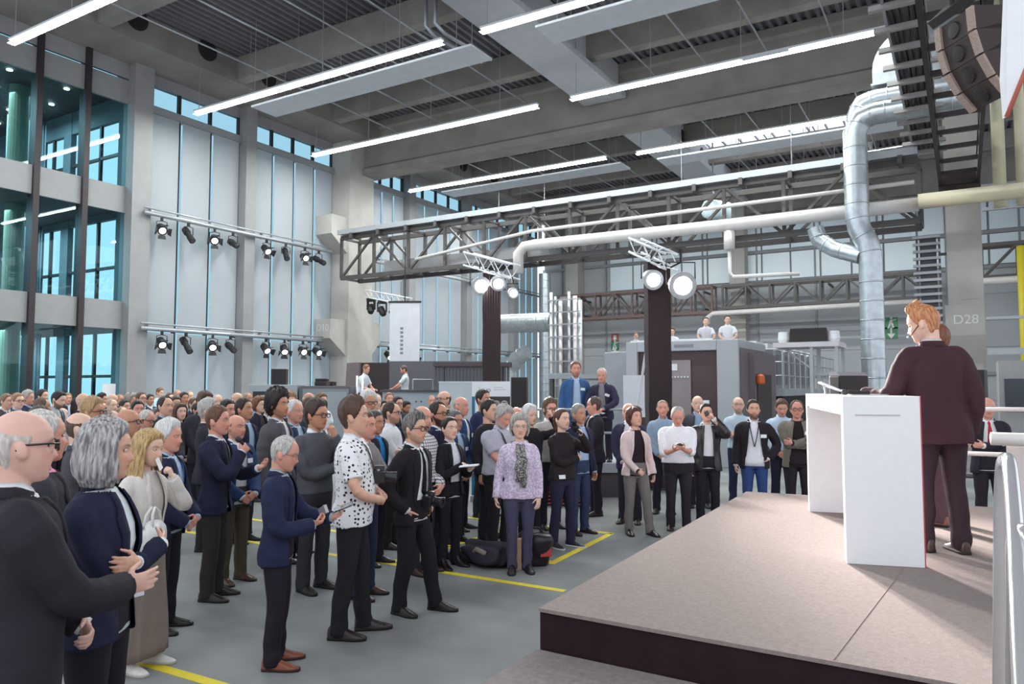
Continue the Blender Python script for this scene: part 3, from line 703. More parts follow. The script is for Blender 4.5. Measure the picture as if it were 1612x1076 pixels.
# ------------------------------------------------------------------ setting: floor, roof, walls
def wave_mat(name, col, axis, scale, strength=.6, rough=.6, metal=0.):
    m = noise_mat(name, col, rough, metal, .06, 1.5); nt = m.node_tree; b = nt.nodes['Principled BSDF']
    tc = nt.nodes.new('ShaderNodeTexCoord'); w = nt.nodes.new('ShaderNodeTexWave'); w.bands_direction = axis; w.inputs['Scale'].default_value = scale
    nt.links.new(tc.outputs['Object'], w.inputs['Vector']); bp = nt.nodes.new('ShaderNodeBump'); bp.inputs['Strength'].default_value = strength; bp.inputs['Distance'].default_value = .05
    nt.links.new(w.outputs['Fac'], bp.inputs['Height']); nt.links.new(bp.outputs[0], b.inputs['Normal']); return m
M_floor = noise_mat('polished_concrete_floor', hexc('878888'), .5, 0, .26, .9, .05, 30, .12)
M_conc = noise_mat('cast_concrete', hexc('8d8682'), .85, 0, .16, .9, .2, 14, .3)
M_concl = noise_mat('pale_concrete', hexc('b0aaa5'), .85, 0, .12, .9, .2, 14, .3)
M_deck = noise_mat('galvanised_roof_deck', hexc('757176'), .6, .2, .08, 2)
M_white = paint('d5d6da', .45); M_alu = paint('a9abb0', .4, .5); M_dark = paint('2b2326', .6); M_steel = paint('55504f', .5, .3)
M_galv = noise_mat('galvanised_duct', hexc('b4babf'), .32, .75, .12, 6); M_pipe = paint('cfc8c6', .4); M_black = paint('1f191b', .6)
M_mull = paint('362e30', .5, .3)
mb = MB(); mb.box((-24.6, -4, -.2), (14, 47, 0)); fl = mb.build('floor', M_floor, kind='structure')
M_tape = noise_mat('yellow_tape', hexc('e6cf2a'), .6, 0, .08, 12)
for a, b, lb in (((-9.5, 6.80), (-3.44, 6.76), 'long yellow floor line running past the dark bags'), ((-4.23, 9.72), (-4.10, 7.70), 'yellow floor line beside the black sneakers running to the bags'),
              ((-8.5, 9.80), (-4.20, 9.72), 'yellow floor line farther back behind the black sneakers'), ((-6.6, 3.42), (-3.95, 3.47), 'broad yellow floor line near the white shoes in front'),
              ((-5.72, 6.8), (-5.55, 9.8), 'yellow floor line crossing under the woman with the notebook'), ((-9.5, 7.95), (-4.15, 7.8), 'yellow floor line between the two long ones')):
    mb = MB(); d = np.array(b) - np.array(a); d = d / np.linalg.norm(d); n = np.array((-d[1], d[0])) * .045
    a = np.array(a); b = np.array(b); q = [a - n, b - n, b + n, a + n]; mb.prism([tuple(p) for p in q], .0005, .003)
    tag(mb.build('floor_tape', M_tape), lb, 'floor marking', 'yellow floor markings')
# roof deck: trapezoidal sheet, ribs along Y, with a hole for the rooflight
def deck(x0, x1, y0, y1, z=14.2, p=.30, h=.12):
    mb = MB(); prof = []; x = x0
    while x < x1 - 1e-6:
        prof += [(x, z), (x + p * .36, z), (x + p * .5, z - h), (x + p * .86, z - h)]; x += p
    prof.append((x1, z)); V = [(a, y, c) for y in (y0, y1) for a, c in prof]; n = len(prof)
    mb.add(V, [(k, k + 1, n + k + 1, n + k) for k in range(n - 1)]); mb.box((x0, y0, z + .01), (x1, y1, z + .2)); return mb
for r in ((-24.6, 14, 4, 33.9), (-24.6, -11.6, 33.9, 40.3), (-3.6, 14, 33.9, 40.3), (-24.6, 14, 40.3, 47)): deck(*r).build('ceiling', M_deck, kind='structure')
mb = MB()
for x in np.linspace(-11.6, -3.6, 11): mb.box((x - .04, 33.9, 14.25), (x + .04, 40.3, 14.35))
for y in (33.95, 36, 38.2, 40.25): mb.box((-11.6, y - .05, 14.2), (-3.6, y + .05, 14.36))
for x in (-11.7, -3.62): mb.box((x, 33.8, 13.6), (x + .12, 40.4, 14.2))
mb.build('window_1', M_white, kind='structure')
M_opal = noise_mat('opal_rooflight', (.9, .93, .95), .4); M_opal.node_tree.nodes['Principled BSDF'].inputs['Transmission Weight'].default_value = .9
def beam(name, lo, hi, m=M_conc): mb = MB(); mb.box(lo, hi); return struct(mb.build(name, m))
# main girder over the D28 column line, with flanges
def girder(y0, y1):
    ym = (y0 + y1) / 2; mb = MB()
    mb.prism([(y0, 11.72), (y1, 11.72), (y1, 12.0), (y1 - .14, 12.12), (y1 - .14, 13.72), (y1, 13.8), (y1, 14.1), (y0, 14.1), (y0, 13.8), (y0 + .14, 13.72), (y0 + .14, 12.12), (y0, 12.0)], -23.9, 13, ax=0)
    return struct(mb.build('concrete_girder', M_conc))
girder(25.7, 26.7); girder(44.2, 45.0)
beam('edge_beam', (-24.5, 4, 13.15), (-22.5, 47, 14.1))
mb = MB()
for y in (14.06, 16.7, 19.4, 29.5, 32.5, 35.6):
    mb.lathe([(.38, 0), (.38, .03)], (-22.5, y, 13.86), (1, 0, 0), 20)
mb.build('edge_beam_opening', M_dark, kind='structure')
for y, z0 in ((13.0, 13.2), (18.2, 13.25), (23.1, 13.25), (29.6, 13.3), (33.6, 13.3), (37.5, 13.3), (41.8, 13.3)): beam('roof_purlin', (-22.5, y - .22, z0), (13, y + .22, 14.1))
# longitudinal girder in white, with round openings, through both bays
mb = MB()
for y0, y1 in ((6, 25.7), (26.7, 44.2)):
    mb.prism([(-12.15, 12.75), (-10.45, 12.75), (-10.45, 12.95), (-10.75, 13.05), (-10.75, 14.1), (-11.85, 14.1), (-11.85, 13.05), (-12.15, 12.95)], y0, y1, ax=1)
struct(mb.build('roof_girder', paint('b5b5ba', .6)))
mb = MB()
for y in (30.2, 33.2, 36.2): mb.lathe([(.33, 0), (.33, .02)], (-10.75, y, 13.5), (1, 0, 0), 20)
mb.build('roof_girder_opening', M_dark, kind='structure')
for x in (-20.6, -18.3, -16.2, -14.2, -9.0, -7.2, -5.2, -3.2):
    mb = MB(); mb.tube([(x, 5, 12.98), (x, 25.6, 12.98)], .03, 6); mb.tube([(x + .05, 26.8, 12.98), (x + .05, 44, 12.98)], .03, 6)
    for y in (9, 13, 17, 21, 30, 35, 40): mb.tube([(x, y, 12.98), (x, y, 14.15)], .012, 5)
    struct(mb.build('ceiling_conduit', M_alu))
# window wall: pillars, mullions, transoms
XW = -24.4
pill = [(15.05, 15.75), (19.75, 20.25), (30.0, 30.5), (35.2, 35.7), (40.4, 40.9)]
for a, b in pill: beam('wall_pillar', (XW - .3, a, 0), (XW + .35, b, 13.2), paint('8f8c8d', .6))
def column_geo(c, nm):
    x0, x1, y0, y1 = c; mb = MB(); mb.box((x0, y0, 0), (x1, y1, 14)); return mb
mb = column_geo((-24.5, -23.4, 24.9, 26.5), '')
for y0, y1, yt in ((23.9, 24.9, 1), (26.5, 27.2, -1)):
    for zt, zb in ((9.6, 8.75), (5.0, 4.15)):
        e = y0 if yt == 1 else y1; w = y1 if yt == 1 else y0
        mb.prism([(w, zt), (e, zt), (e, zb), (w, zb - .75)], -24.4, -23.5, ax=0)
struct(mb.build('concrete_column', M_concl))
mb = MB(); mb.box((-.33, 26, 3.75), (.58, 27, 14)); mb.box((-.25, 26.25, 0), (.5, 27, 3.75))
mb.prism([(26.3, 4.45), (25.85, 4.45), (25.85, 3.55), (26.3, 2.6)], -.42, .58, ax=0)
mb.box((-.02, 25.985, 4.62), (.40, 26.0, 5.02)); D28 = struct(mb.build('concrete_column', M_concl))
def text(name, s, loc, size, m, rot, parent=None, ext=.003, al='CENTER'):
    cu = bpy.data.curves.new(name, 'FONT'); cu.body = s; cu.size = size; cu.extrude = ext; cu.align_x = al; cu.align_y = 'CENTER'
    o = bpy.data.objects.new(name, cu); COL.objects.link(o); bpy.context.view_layer.update()
    me = bpy.data.meshes.new_from_object(o.evaluated_get(bpy.context.evaluated_depsgraph_get())); bpy.data.objects.remove(o)
    o = bpy.data.objects.new(name, me); COL.objects.link(o); me.materials.clear(); me.materials.append(m)
    o.rotation_euler = rot; o.location = loc
    if parent:
        o.parent = parent
    return o
text('column_number', 'D28', (.10, 25.845, 4.0), .38, paint('dadada', .6), (PI / 2, 0, 0), D28)
text('column_number', 'D10', (-23.95, 23.895, 4.6), .42, paint('c8c6c4', .6), (PI / 2, 0, 0), bpy.data.objects['concrete_column'])
mb = MB()
for a, b in ((15.75, 19.75), (20.25, 24.9), (26.5, 30.0), (30.5, 35.2), (35.7, 40.4), (40.9, 44.2)):
    n = 3 if a < 18 else (4 if a < 25 else 3); n = 3 if a == 15.75 else 4
    for k in range(n + 1):
        y = a + (b - a) * k / n; mb.box((XW - .22, y - .055, 0), (XW - .10, y + .055, 13.2))
mb.build('trim_1', M_mull, kind='structure')
mb = MB(); mb.box((XW - .3, 15.75, 12.75), (XW - .05, 44.2, 13.2)); mb.build('trim_2', paint('8f8c90', .6), kind='structure')
mb = MB(); mb.box((XW - .2, 15.75, 11.72), (XW + .08, 44.2, 11.98)); mb.build('trim_3', M_alu, kind='structure')
# daylight glass
def glass(name, tint, gl=.05, rough=.0):
    m = bpy.data.materials.new(name); m.use_nodes = True; nt = m.node_tree; nt.nodes.clear()
    t = nt.nodes.new('ShaderNodeBsdfTransparent'); t.inputs[0].default_value = (*tint, 1); g = nt.nodes.new('ShaderNodeBsdfGlossy'); g.inputs['Roughness'].default_value = rough
    lw = nt.nodes.new('ShaderNodeLayerWeight'); lw.inputs[0].default_value = .5; pw = nt.nodes.new('ShaderNodeMath'); pw.operation = 'POWER'; pw.inputs[1].default_value = 5; nt.links.new(lw.outputs['Facing'], pw.inputs[0]); f = nt.nodes.new('ShaderNodeMath'); f.operation = 'MULTIPLY_ADD'; f.inputs[1].default_value = .7; f.inputs[2].default_value = gl; nt.links.new(pw.outputs[0], f.inputs[0]); mx = nt.nodes.new('ShaderNodeMixShader'); o = nt.nodes.new('ShaderNodeOutputMaterial')
    nt.links.new(f.outputs[0], mx.inputs[0]); nt.links.new(t.outputs[0], mx.inputs[1]); nt.links.new(g.outputs[0], mx.inputs[2]); nt.links.new(mx.outputs[0], o.inputs[0]); return m
M_glass = glass('facade_glass', (.55, .80, .86)); M_glass2 = glass('clear_pane', (.55, .72, .78))
mb = MB(); mb.box((XW - .17, 15.75, 0), (XW - .15, 44.2, 12.75)); mb.build('window_2', M_glass2, kind='structure')
# roller blinds: translucent cloth lit by the daylight behind
def blind_mat():
    m = bpy.data.materials.new('blind_cloth'); m.use_nodes = True; nt = m.node_tree; nt.nodes.clear()
    d = nt.nodes.new('ShaderNodeBsdfDiffuse'); d.inputs[0].default_value = (.64, .64, .66, 1); t = nt.nodes.new('ShaderNodeBsdfTranslucent'); t.inputs[0].default_value = (.66, .67, .70, 1)
    mx = nt.nodes.new('ShaderNodeMixShader'); mx.inputs[0].default_value = .5; o = nt.nodes.new('ShaderNodeOutputMaterial')
    tc = nt.nodes.new('ShaderNodeTexCoord'); n = nt.nodes.new('ShaderNodeTexNoise'); n.inputs['Scale'].default_value = 60; nt.links.new(tc.outputs['Object'], n.inputs[0])
    nt.links.new(d.outputs[0], mx.inputs[1]); nt.links.new(t.outputs[0], mx.inputs[2]); nt.links.new(mx.outputs[0], o.inputs[0]); return m
M_blind = blind_mat()
bays = [((15.75, 19.75), 3, 'the bay beside the glass offices'), ((20.25, 24.9), 4, 'the bay left of the concrete column'), ((26.5, 30.0), 4, 'the bay right of the concrete column'),
        ((30.5, 35.2), 4, 'the second bay past the column'), ((35.7, 40.4), 4, 'the third bay past the column'), ((40.9, 44.2), 4, 'the last bay before the back wall')]
order = ['first', 'second', 'third', 'fourth']
for (a, b), n, nm in bays:
    for k in range(n):
        y0 = a + (b - a) * k / n + .082; y1 = a + (b - a) * (k + 1) / n - .062
        for z0, z1, hh in ((4.15, 11.75, 'tall upper'), (.05, 3.95, 'lower')):
            if hh == 'lower' and a > 26: lbz = 'lower'
            mb = MB(); mb.box((XW - .035, y0, z0), (XW - .030, y1, z1)); o = mb.build('roller_blind', M_blind)
            tag(o, '%s roller blind, %s from left in %s' % (hh, order[k], nm), 'blind', 'roller blinds on the window wall')
            mb = MB(); mb.box((XW - .045, y0, z0 - .05), (XW - .015, y1, z0 + .0)); mb.build('bottom_bar', M_alu, o)
# glass office front on the left
ys = [8.9, 10.5, 12.1, 13.6]
for k, y in enumerate(ys): beam('facade_mullion', (XW - .25, y - .09, 0), (XW + .12, y + .09, 13.2), M_mull)
mb = MB()
for z0, z1 in ((3.98, 4.92), (7.95, 8.85), (11.75, 12.55), (12.62, 13.2)): mb.box((XW - .12, 7.2, z0), (XW, 15.05, z1))
mb.build('wall_left', paint('8f8d8e', .6), kind='structure')
mb = MB(); mb.box((XW - .09, 7.2, 0), (XW - .07, 15.05, 13.2)); mb.build('window_3', M_glass, kind='structure')
# offices behind the glass: slabs, ceilings with downlights, column, far windows
M_wood = wave_mat('dark_slat_ceiling', hexc('4a4042'), 'Y', 6, .5)
mb = MB()
for z in (-.2, 4.25, 8.2, 12.3): mb.box((-36, 3, z), (-24.55, 15.2, z + .3 if z > 0 else 0))
mb.build('office_floor', paint('6d6a6a', .7), kind='structure')
mb = MB()
for z in (4.18, 8.13, 12.22): mb.box((-36, 3, z), (-24.7, 15.2, z + .06))
mb.build('office_ceiling', M_wood, kind='structure')
mb = MB()
for x0, x1 in ((-36, -35.2), (-33.6, -32.4), (-31.0, -30.2), (-28.7, -28.2), (-25.2, -24.7)): mb.box((x0, 15.2, -.2), (x1, 15.4, 13))
for z0, z1 in ((-.2, .1), (3.9, 4.8), (7.9, 8.9), (11.4, 13)): mb.box((-36, 15.22, z0), (-24.7, 15.38, z1))
mb.build('office_wall', paint('5c6468', .8), kind='structure')
mb = MB()
for x in (-34.4, -31.7, -29.5, -27.6, -26.4): mb.box((x - .05, 15.25, 0), (x + .05, 15.35, 12))
for z in (1.1, 2.4, 6.2, 10.2): mb.box((-36, 15.25, z - .05), (-24.7, 15.35, z + .05))
mb.build('window_6', M_mull, kind='structure')
mb = MB()
for y in (8.4, 12.9): mb.cyl((-27.2, y, 0), (-27.2, y, 12.2), .30, 20)
mb.build('office_column', noise_mat('office_concrete', hexc('8a8c78'), .8, 0, .1, 2), kind='structure')
mb = MB()
for y in np.arange(3.2, 15.3, 1.5): mb.box((-35.2, y - .10, 0), (-35, y + .10, 12.2))
for z in (1.0, 2.3, 4.1, 5.4, 8.0, 9.4, 12.0): mb.box((-35.2, 3, z - .06), (-35, 15.2, z + .06))
mb.box((-35.2, 3, 4.0), (-35, 15.2, 4.6)); mb.box((-35.2, 3, 7.9), (-35, 15.2, 8.6))
mb.build('window_4', M_mull, kind='structure')
M_curt = wave_mat('grey_curtain', hexc('8d959c'), 'Y', 8, .9)
for j, (y0, y1, z0, z1, lb) in enumerate(((9.9, 10.9, 4.6, 7.9, 'grey curtain hanging behind the middle glass at the left'), (13.7, 14.9, 4.6, 8.0, 'grey curtain behind the middle office glass next to the pillar'), (13.6, 14.9, 8.6, 12.0, 'grey curtain behind the upper office glass next to the pillar'), (11.3, 12.0, 8.6, 12, 'narrow grey curtain behind the upper office glass'), (14.0, 15.0, .1, 4, 'grey curtain behind the ground floor office glass'))):
    mb = MB(); n = 60; R = [np.array([(-29.5 + .12 * math.sin(k * 1.7) + dx, y0 + (y1 - y0) * k / n, z) for k in range(n + 1)] + [(-29.5 + .12 * math.sin(k * 1.7) + dx + .02, y0 + (y1 - y0) * k / n, z) for k in range(n, -1, -1)]) for z, dx in ((z0, 0), (z1, 0))]
    mb.add(*loft_geo(R)); tag(mb.build('curtain', M_curt, smooth=True), lb, 'curtain', 'office curtains')
M_dl = emit_mat('downlight_glow', (1, .95, .85), 6.)
tr = random.Random(3)
mb = MB()
for i in range(4):
    for k in range(5):
        mb.lathe([(.09, 0), (.09, .03)], (-26 - i * 1.9, 6.6 + k * 1.8 + .5 * (i % 2), 12.17), (0, 0, 1), 12)
tag(mb.build('office_downlight', M_dl), 'round downlights in the dark office ceiling', 'ceiling light', kind='stuff')
M_leaf = noise_mat('hedge_leaves', hexc('4f7a5c'), .8, 0, .4, 4, .6, 12)
for k, (x, y, r, lb) in enumerate(((-44, 9.5, 1.9, 'round green bush outside beyond the left offices'), (-51, 14.5, 2.2, 'tall green bush outside, beside the curtain'), (-44, 19.5, 2.0, 'green bush outside near the pale pillar'), (-50, 3.5, 2.0, 'green bush at the far left outside'))):
    bm = bmesh.new(); bmesh.ops.create_icosphere(bm, subdivisions=4, radius=r)
    for v in bm.verts: v.co *= 1 + .16 * math.sin(v.co.x * 5 + k) * math.sin(v.co.y * 4.3) * math.sin(v.co.z * 4.7 + 1) + tr.uniform(-.05, .05); v.co.z *= 1.15
    me = bpy.data.meshes.new('bush'); bm.to_mesh(me); bm.free(); o = bpy.data.objects.new('bush', me); COL.objects.link(o); me.materials.append(M_leaf); o.location = (x, y, r * .95)
    tag(o, lb, 'bush')
mb = MB(); mb.box((-60, -10, -.3), (-36, 48, -.05)); mb.build('ground_outside', noise_mat('lawn', hexc('6f8a70'), .9, 0, .2, 2), kind='structure')
# back wall: panels, columns, strip windows
M_bwall = noise_mat('back_wall_panels', hexc('a2a3a8'), .6, 0, .05, .5)
mb = MB()
zs = [0, 1.35, 2.7, 4.05, 5.4, 6.75, 8.1]
for a, b in zip(zs[:-1], zs[1:]): mb.box((-24.4, 45.0, a + .02), (14, 45.3, b))
mb.box((-24.4, 45.05, 0), (14, 45.25, 14)); mb.build('wall_back', M_bwall, kind='structure')
mb = MB()
for x in np.arange(-23, 14, 3.2): mb.box((x - .05, 44.9, 0), (x + .05, 45.05, 14))
for z in (2.72, 8.12, 9.9, 11.6): mb.box((-24.4, 44.88, z - .09), (14, 45.05, z + .09))
mb.build('trim_4', paint('8b8a8e', .6), kind='structure')
for x0 in (-22.3, -11.6, 3.4): beam('back_wall_column', (x0, 44.1, 0), (x0 + .9, 45, 14), M_concl)
M_lite = bpy.data.materials.new('translucent_wall_light'); M_lite.use_nodes = True; M_lite.node_tree.nodes['Principled BSDF'].inputs['Base Color'].default_value = (.72, .80, .86, 1); M_lite.node_tree.nodes['Principled BSDF'].inputs['Roughness'].default_value = .25
mb = MB()
for i, x in enumerate(np.arange(-19.5, 13, 1.6)):
    for z0, z1 in ((8.25, 9.78), (10.02, 11.5)): mb.box((x + .04, 44.93, z0), (x + 1.54, 44.99, z1))
mb.build('window_5', M_lite, kind='structure')

for z, nm in ((11.9, 'upper'), (7.9, 'middle'), (3.9, 'ground')):      # area lights added to brighten the office floors, without fittings
    for y in (7.5, 12.5):
        la = bpy.data.lights.new('office_fill', 'AREA'); la.size = 4; la.energy = 420; la.color = (.9, .97, 1); lo = bpy.data.objects.new('office_fill', la); COL.objects.link(lo); lo.location = (-29, y, z)

p = at_x(174, 614, XW + .02); mb = MB(); mb.box((0, -.22, -.2), (.012, .22, .22)); o = mb.build('poster', paint('e3e1e4', .6)); o.location = (XW - .072, p[1], p[2]); tag(o, 'small white poster stuck on the office glass above the back row', 'poster')
# ------------------------------------------------------------------ lamps and panels under the roof
M_tube = emit_mat('fluorescent_glow', (.90, 1.0, .97), 9.)
M_tubeoff = paint('d0d4d6', .3)
rods = M_alu
def light_row(x0, x1, y, label, n=7, off=(), z=11.57):
    t = thing('strip_light', label, 'ceiling light', (x0, y, z), 0, 'fluorescent strip lights'); L = (x1 - x0) / n
    mb = MB(); mb.box((0, -.08, .03), (x1 - x0, .08, .09)); mb.build('housing', M_white, t)
    for k in range(n):
        mb = MB(); mb.box((k * L + .05, -.055, -.035), ((k + 1) * L - .05, .055, .03)); mb.build('diffuser', M_tubeoff if k in off else M_tube, t)
    mb = MB()
    for k in range(0, n + 1, 2): mb.tube([(min(max(k * L, .2), x1 - x0 - .2), 0, .1), (min(max(k * L, .2), x1 - x0 - .2), 0, 2.55)], .012, 5)
    mb.each('hanger', rods, t)
    la = bpy.data.lights.new('strip_glow', 'AREA'); la.shape = 'RECTANGLE'; la.size = x1 - x0; la.size_y = .2; la.energy = LAMP_W * (x1 - x0) / 10.5; la.color = (.92, 1, .98)
    lo = bpy.data.objects.new('strip_glow', la); COL.objects.link(lo); lo.parent = t; lo.location = ((x1 - x0) / 2, 0, -.06); lo.visible_camera = True
    return t
LAMP_W = 420
rows = [(-22.4, -11.9, 10.35, 'strip light at the top left corner, nearest of the left rows', ()), (-22.75, -12.1, 16.46, 'second left strip light row, above the white hanging panel', ()), (-22.75, -12.15, 22.0, 'left strip light row in front of the big concrete girder', ()),
        (-22.9, -12.5, 28.5, 'left strip light row just behind the big concrete girder', ()), (-23.2, -12.7, 34.6, 'farthest left strip light row, low above the steel truss', ()),
        (-10.85, -1.0, 16.5, 'right strip light row at the top of the picture', ()), (-10.9, -1.15, 22.0, 'right strip light row with one dark module, before the girder', (4,)), (-11.2, -1.2, 28.6, 'right strip light row below the bright rooflight', ()), (-11.4, -1.5, 34.6, 'farthest right strip light row over the truss', ())]
for x0, x1, y, lb, off in rows: light_row(x0, x1, y, lb, 7, off)
for x0, x1, y, z, lb in ((-20.6, -11.55, 17.6, 11.55, 'white hanging ceiling panel left of the roof girder'), (-9.5, -1.5, 17.6, 11.55, 'white hanging ceiling panel at the top right of the roof girder'), (-21.6, -12.2, 29.9, 11.5, 'narrow hanging panel behind the girder at the left'), (-10.6, -1.6, 29.9, 11.4, 'hanging panel under the rooflight')):
    t = thing('ceiling_panel', lb, 'hanging panel', (x0, y, z), 0, 'white panels hung under the roof')
    mb = MB(); mb.box((0, -.55, 0), (x1 - x0, .55, .07)); mb.build('panel', paint('c9cbd2', .55), t, bevel=.01)
    mb = MB()
    for k in range(4):
        for s in (-.4, .4): mb.tube([(.6 + k * (x1 - x0 - 1.2) / 3, s, .07), (.6 + k * (x1 - x0 - 1.2) / 3, s, 2.55)], .01, 5)
    mb.each('hanger', rods, t)
# drop pipes by the girder
t = thing('pipe_drop', 'pair of bent grey pipes hanging beside the white ceiling panel', 'pipe', (0, 0, 0))
for dx in (0, .35):
    mb = MB(); mb.tube([(-13.25 + dx, 17.2, 14.06), (-13.25 + dx, 17.2, 12.6), (-13.1 + dx, 17.45, 12.35), (-12.9 + dx, 19.4, 12.35), (-12.85 + dx, 19.6, 12.35)], .06, 8); mb.build('pipe', M_alu, t, smooth=True)
# lighting bars on the window wall
def bar_lamp(kind, loc, rz, tilt, label, lit=True):
    t = thing('spotlight', label, 'spotlight', loc, rz, 'spotlights on the window bars')
    mb = MB(); mb.box((-.04, -.04, -.10), (.04, .04, .12)); mb.tube([(-.17, 0, -.40), (-.17, 0, -.14), (0, 0, -.10), (.17, 0, -.14), (.17, 0, -.40)], .016, 6); mb.build('yoke', M_black, t)
    c, s = math.cos(tilt), math.sin(tilt); ax = (0, c, -s); p = np.array((0, 0, -.40))
    mb = MB()
    if kind == 'fresnel':
        mb.lathe([(.05, -.26), (.13, -.24), (.15, -.05), (.15, .10), (.17, .14), (.155, .14)], p, ax, 18); mb.build('lamp_body', M_black, t, smooth=False)
        mb = MB(); mb.lathe([(.145, .12), (.10, .150), (.001, .165)], p, ax, 18); mb.build('lens', emit_mat('lens_glow', (.95, 1, 1), 5.) if 0 else (M_lens if lit else M_tubeoff), t)
        mb = MB()
        for a in range(4):
            q = a * PI / 2; u = np.cross(ax, (1, 0, 0)); d = np.array((1, 0, 0)) * math.cos(q) + u * math.sin(q); e = np.array((1, 0, 0)) * -math.sin(q) + u * math.cos(q); A = p + np.array(ax) * .14 + d * .165; B = A + np.array(ax) * .10 + d * .10
            V = [A - e * .11, A + e * .11, B + e * .14, B - e * .14]; V += [v + d * .006 for v in V]; mb.add(V, [(0,1,2,3),(7,6,5,4),(0,4,5,1),(1,5,6,2),(2,6,7,3),(3,7,4,0)])
        mb.each('barn_door', M_black, t)
    else:
        mb.lathe([(.06, -.34), (.12, -.32), (.13, -.10), (.10, -.08), (.10, .12), (.115, .14), (.115, .40), (.09, .42)], p, ax, 16); mb.build('lamp_body', M_black, t)
        mb = MB(); mb.lathe([(.09, .41), (.05, .43), (.001, .435)], p, ax, 16); mb.build('lens', paint('4a4a52', .15), t)
    return t
M_lens = emit_mat('spot_lens_glow', (.95, 1., 1.), 3.5)
for z, lb, ya, yb in ((8.0, 'upper lighting bar across the tall blinds', 15.4, 24.3), (4.02, 'lower lighting bar across the blinds above the crowd', 15.4, 23.85), (8.0, 'upper lighting bar behind the concrete column', 27.3, 44), (4.02, 'lower lighting bar behind the concrete column', 27.3, 44)):
    t = thing('lighting_bar', lb, 'lighting bar', (XW + .52, ya, z)); mb = MB(); mb.tube([(0, 0, 0), (0, yb - ya, 0)], .075, 10)
    mb.tube([(0, 0, .18), (0, yb - ya, .18)], .035, 8); mb.build('bar', M_alu, t, smooth=True)
    mb = MB()
    for y in np.arange(.3, yb - ya, 2.4): mb.box((-.16, y - .04, -.05), (.0, y + .04, .22))
    mb.each('bracket', M_alu, t)
up = [(255, 345, 'fresnel'), (297, 352, 'profile'), (338, 362, 'fresnel'), (367, 368, 'profile'), (420, 380, 'fresnel'), (450, 388, 'profile'), (480, 394, 'fresnel'), (502, 400, 'profile')]
lo_ = [(255, 525, 'fresnel'), (293, 527, 'profile'), (335, 530, 'fresnel'), (363, 531, 'profile'), (419, 536, 'fresnel'), (448, 537, 'fresnel'), (477, 539, 'fresnel'), (500, 541, 'fresnel')]
pl = ['leftmost', 'second', 'third', 'fourth', 'fifth', 'sixth', 'seventh', 'last']
for q, (lst, z, nm) in enumerate(((up, 7.92, 'upper'), (lo_, 3.94, 'lower'))):
    for k, (x, y, kd) in enumerate(lst):
        p = at_x(x, y, XW + .52); bar_lamp(kd, (XW + .52, p[1], z), -1.9 + .25 * math.sin(k * 2.1), .55 + .2 * math.sin(k * 1.7), '%s black %s spotlight on the %s lighting bar, %s from the left' % ('open' if kd == 'fresnel' else 'long', 'wash' if kd == 'fresnel' else 'tube', nm, pl[k]))
for k, (x, y) in enumerate(((612, 545), (652, 548))):
    p = at_x(x, y, XW + .52); bar_lamp('fresnel', (XW + .52, p[1], 3.94), -1.8, .6, 'black spotlight on the lower bar %s the grey banner, behind the column' % ('left of' if k == 0 else 'right of'))
# ------------------------------------------------------------------ trusses, pipes, ducts, trays
def truss(name, label, x0, x1, y0, dy, z0, z1, n, m, cat='steel truss', w=.14):
    t = thing(name, label, cat, (x0, y0, 0)); L = x1 - x0
    for nm, zz in (('top_chord', z1), ('bottom_chord', z0)):
        mb = MB()
        for y in (0, dy): mb.bar((0, y, zz), (L, y, zz), w, w * 1.2)
        mb.each(nm, m, t); mb = MB()
        for k in range(n + 1): mb.bar((L * k / n, 0, zz), (L * k / n, dy, zz), w * .6, w * .6)
        mb.each('crossbeam', m, t)
    for yy, nm in ((0, 'front'), (dy, 'rear')):
        mb = MB()
        for k in range(n + 1): mb.bar((L * k / n, yy, z0), (L * k / n, yy, z1), w * .75, w * .75)
        mb.each('post', m, t)
        mb = MB()
        for k in range(n):
            a, b = (z0, z1) if k % 2 == 0 else (z1, z0); mb.bar((L * k / n, yy, a), (L * (k + 1) / n, yy, b), w * .6, w * .6)
        mb.each('brace', m, t)
    return t
T1 = truss('steel_truss', 'long dark steel truss bridge crossing the hall before the girder', -22.4, -.9, 23.4, 1.1, 6.6, 8.3, 12, M_steel)
mb = MB(); mb.box((0, -.25, 8.42), (21.5, .25, 8.52)); mb.box((0, -.28, 8.40), (21.5, -.22, 8.60)); mb.build('cable_tray', M_alu, T1)
mb = MB()
for k in range(15): mb.box((.7 + k * 1.45, -.32, 8.2), (.82 + k * 1.45, .3, 8.42))
mb.each('bracket', M_steel, T1)
mb = MB(); mb.box((2.2, .15, 6.68), (9.5, .75, 7.15)); mb.build('duct_box', paint('8d8a8c', .5, .3), T1)
T2 = truss('steel_truss', 'rusty brown steel truss high on the back wall behind the fire exit signs', -21.9, -12.2, 42.6, .8, 6.3, 7.8, 8, paint('6a5654', .6, .2))
T3 = truss('steel_truss', 'steel truss on the back wall above the printing press', -11.6, -1.2, 42.6, .8, 6.5, 7.75, 8, M_steel)
for T_, x0, x1, h in ((T2, 1, 9, 1.6), (T3, 1, 10, 1.6)):
    mb = MB()
    for x in (x0, (x0 + x1) / 2, x1):
        for z in (6.6, 7.6): mb.bar((x, .8, z), (x, 2.38, z), .1, .1)
    mb.each('wall_bracket', M_steel, T_)
T4 = truss('steel_truss', 'steel truss at the right edge beside the D28 column', .9, 12, 41, .8, 7.1, 8.6, 8, M_steel)
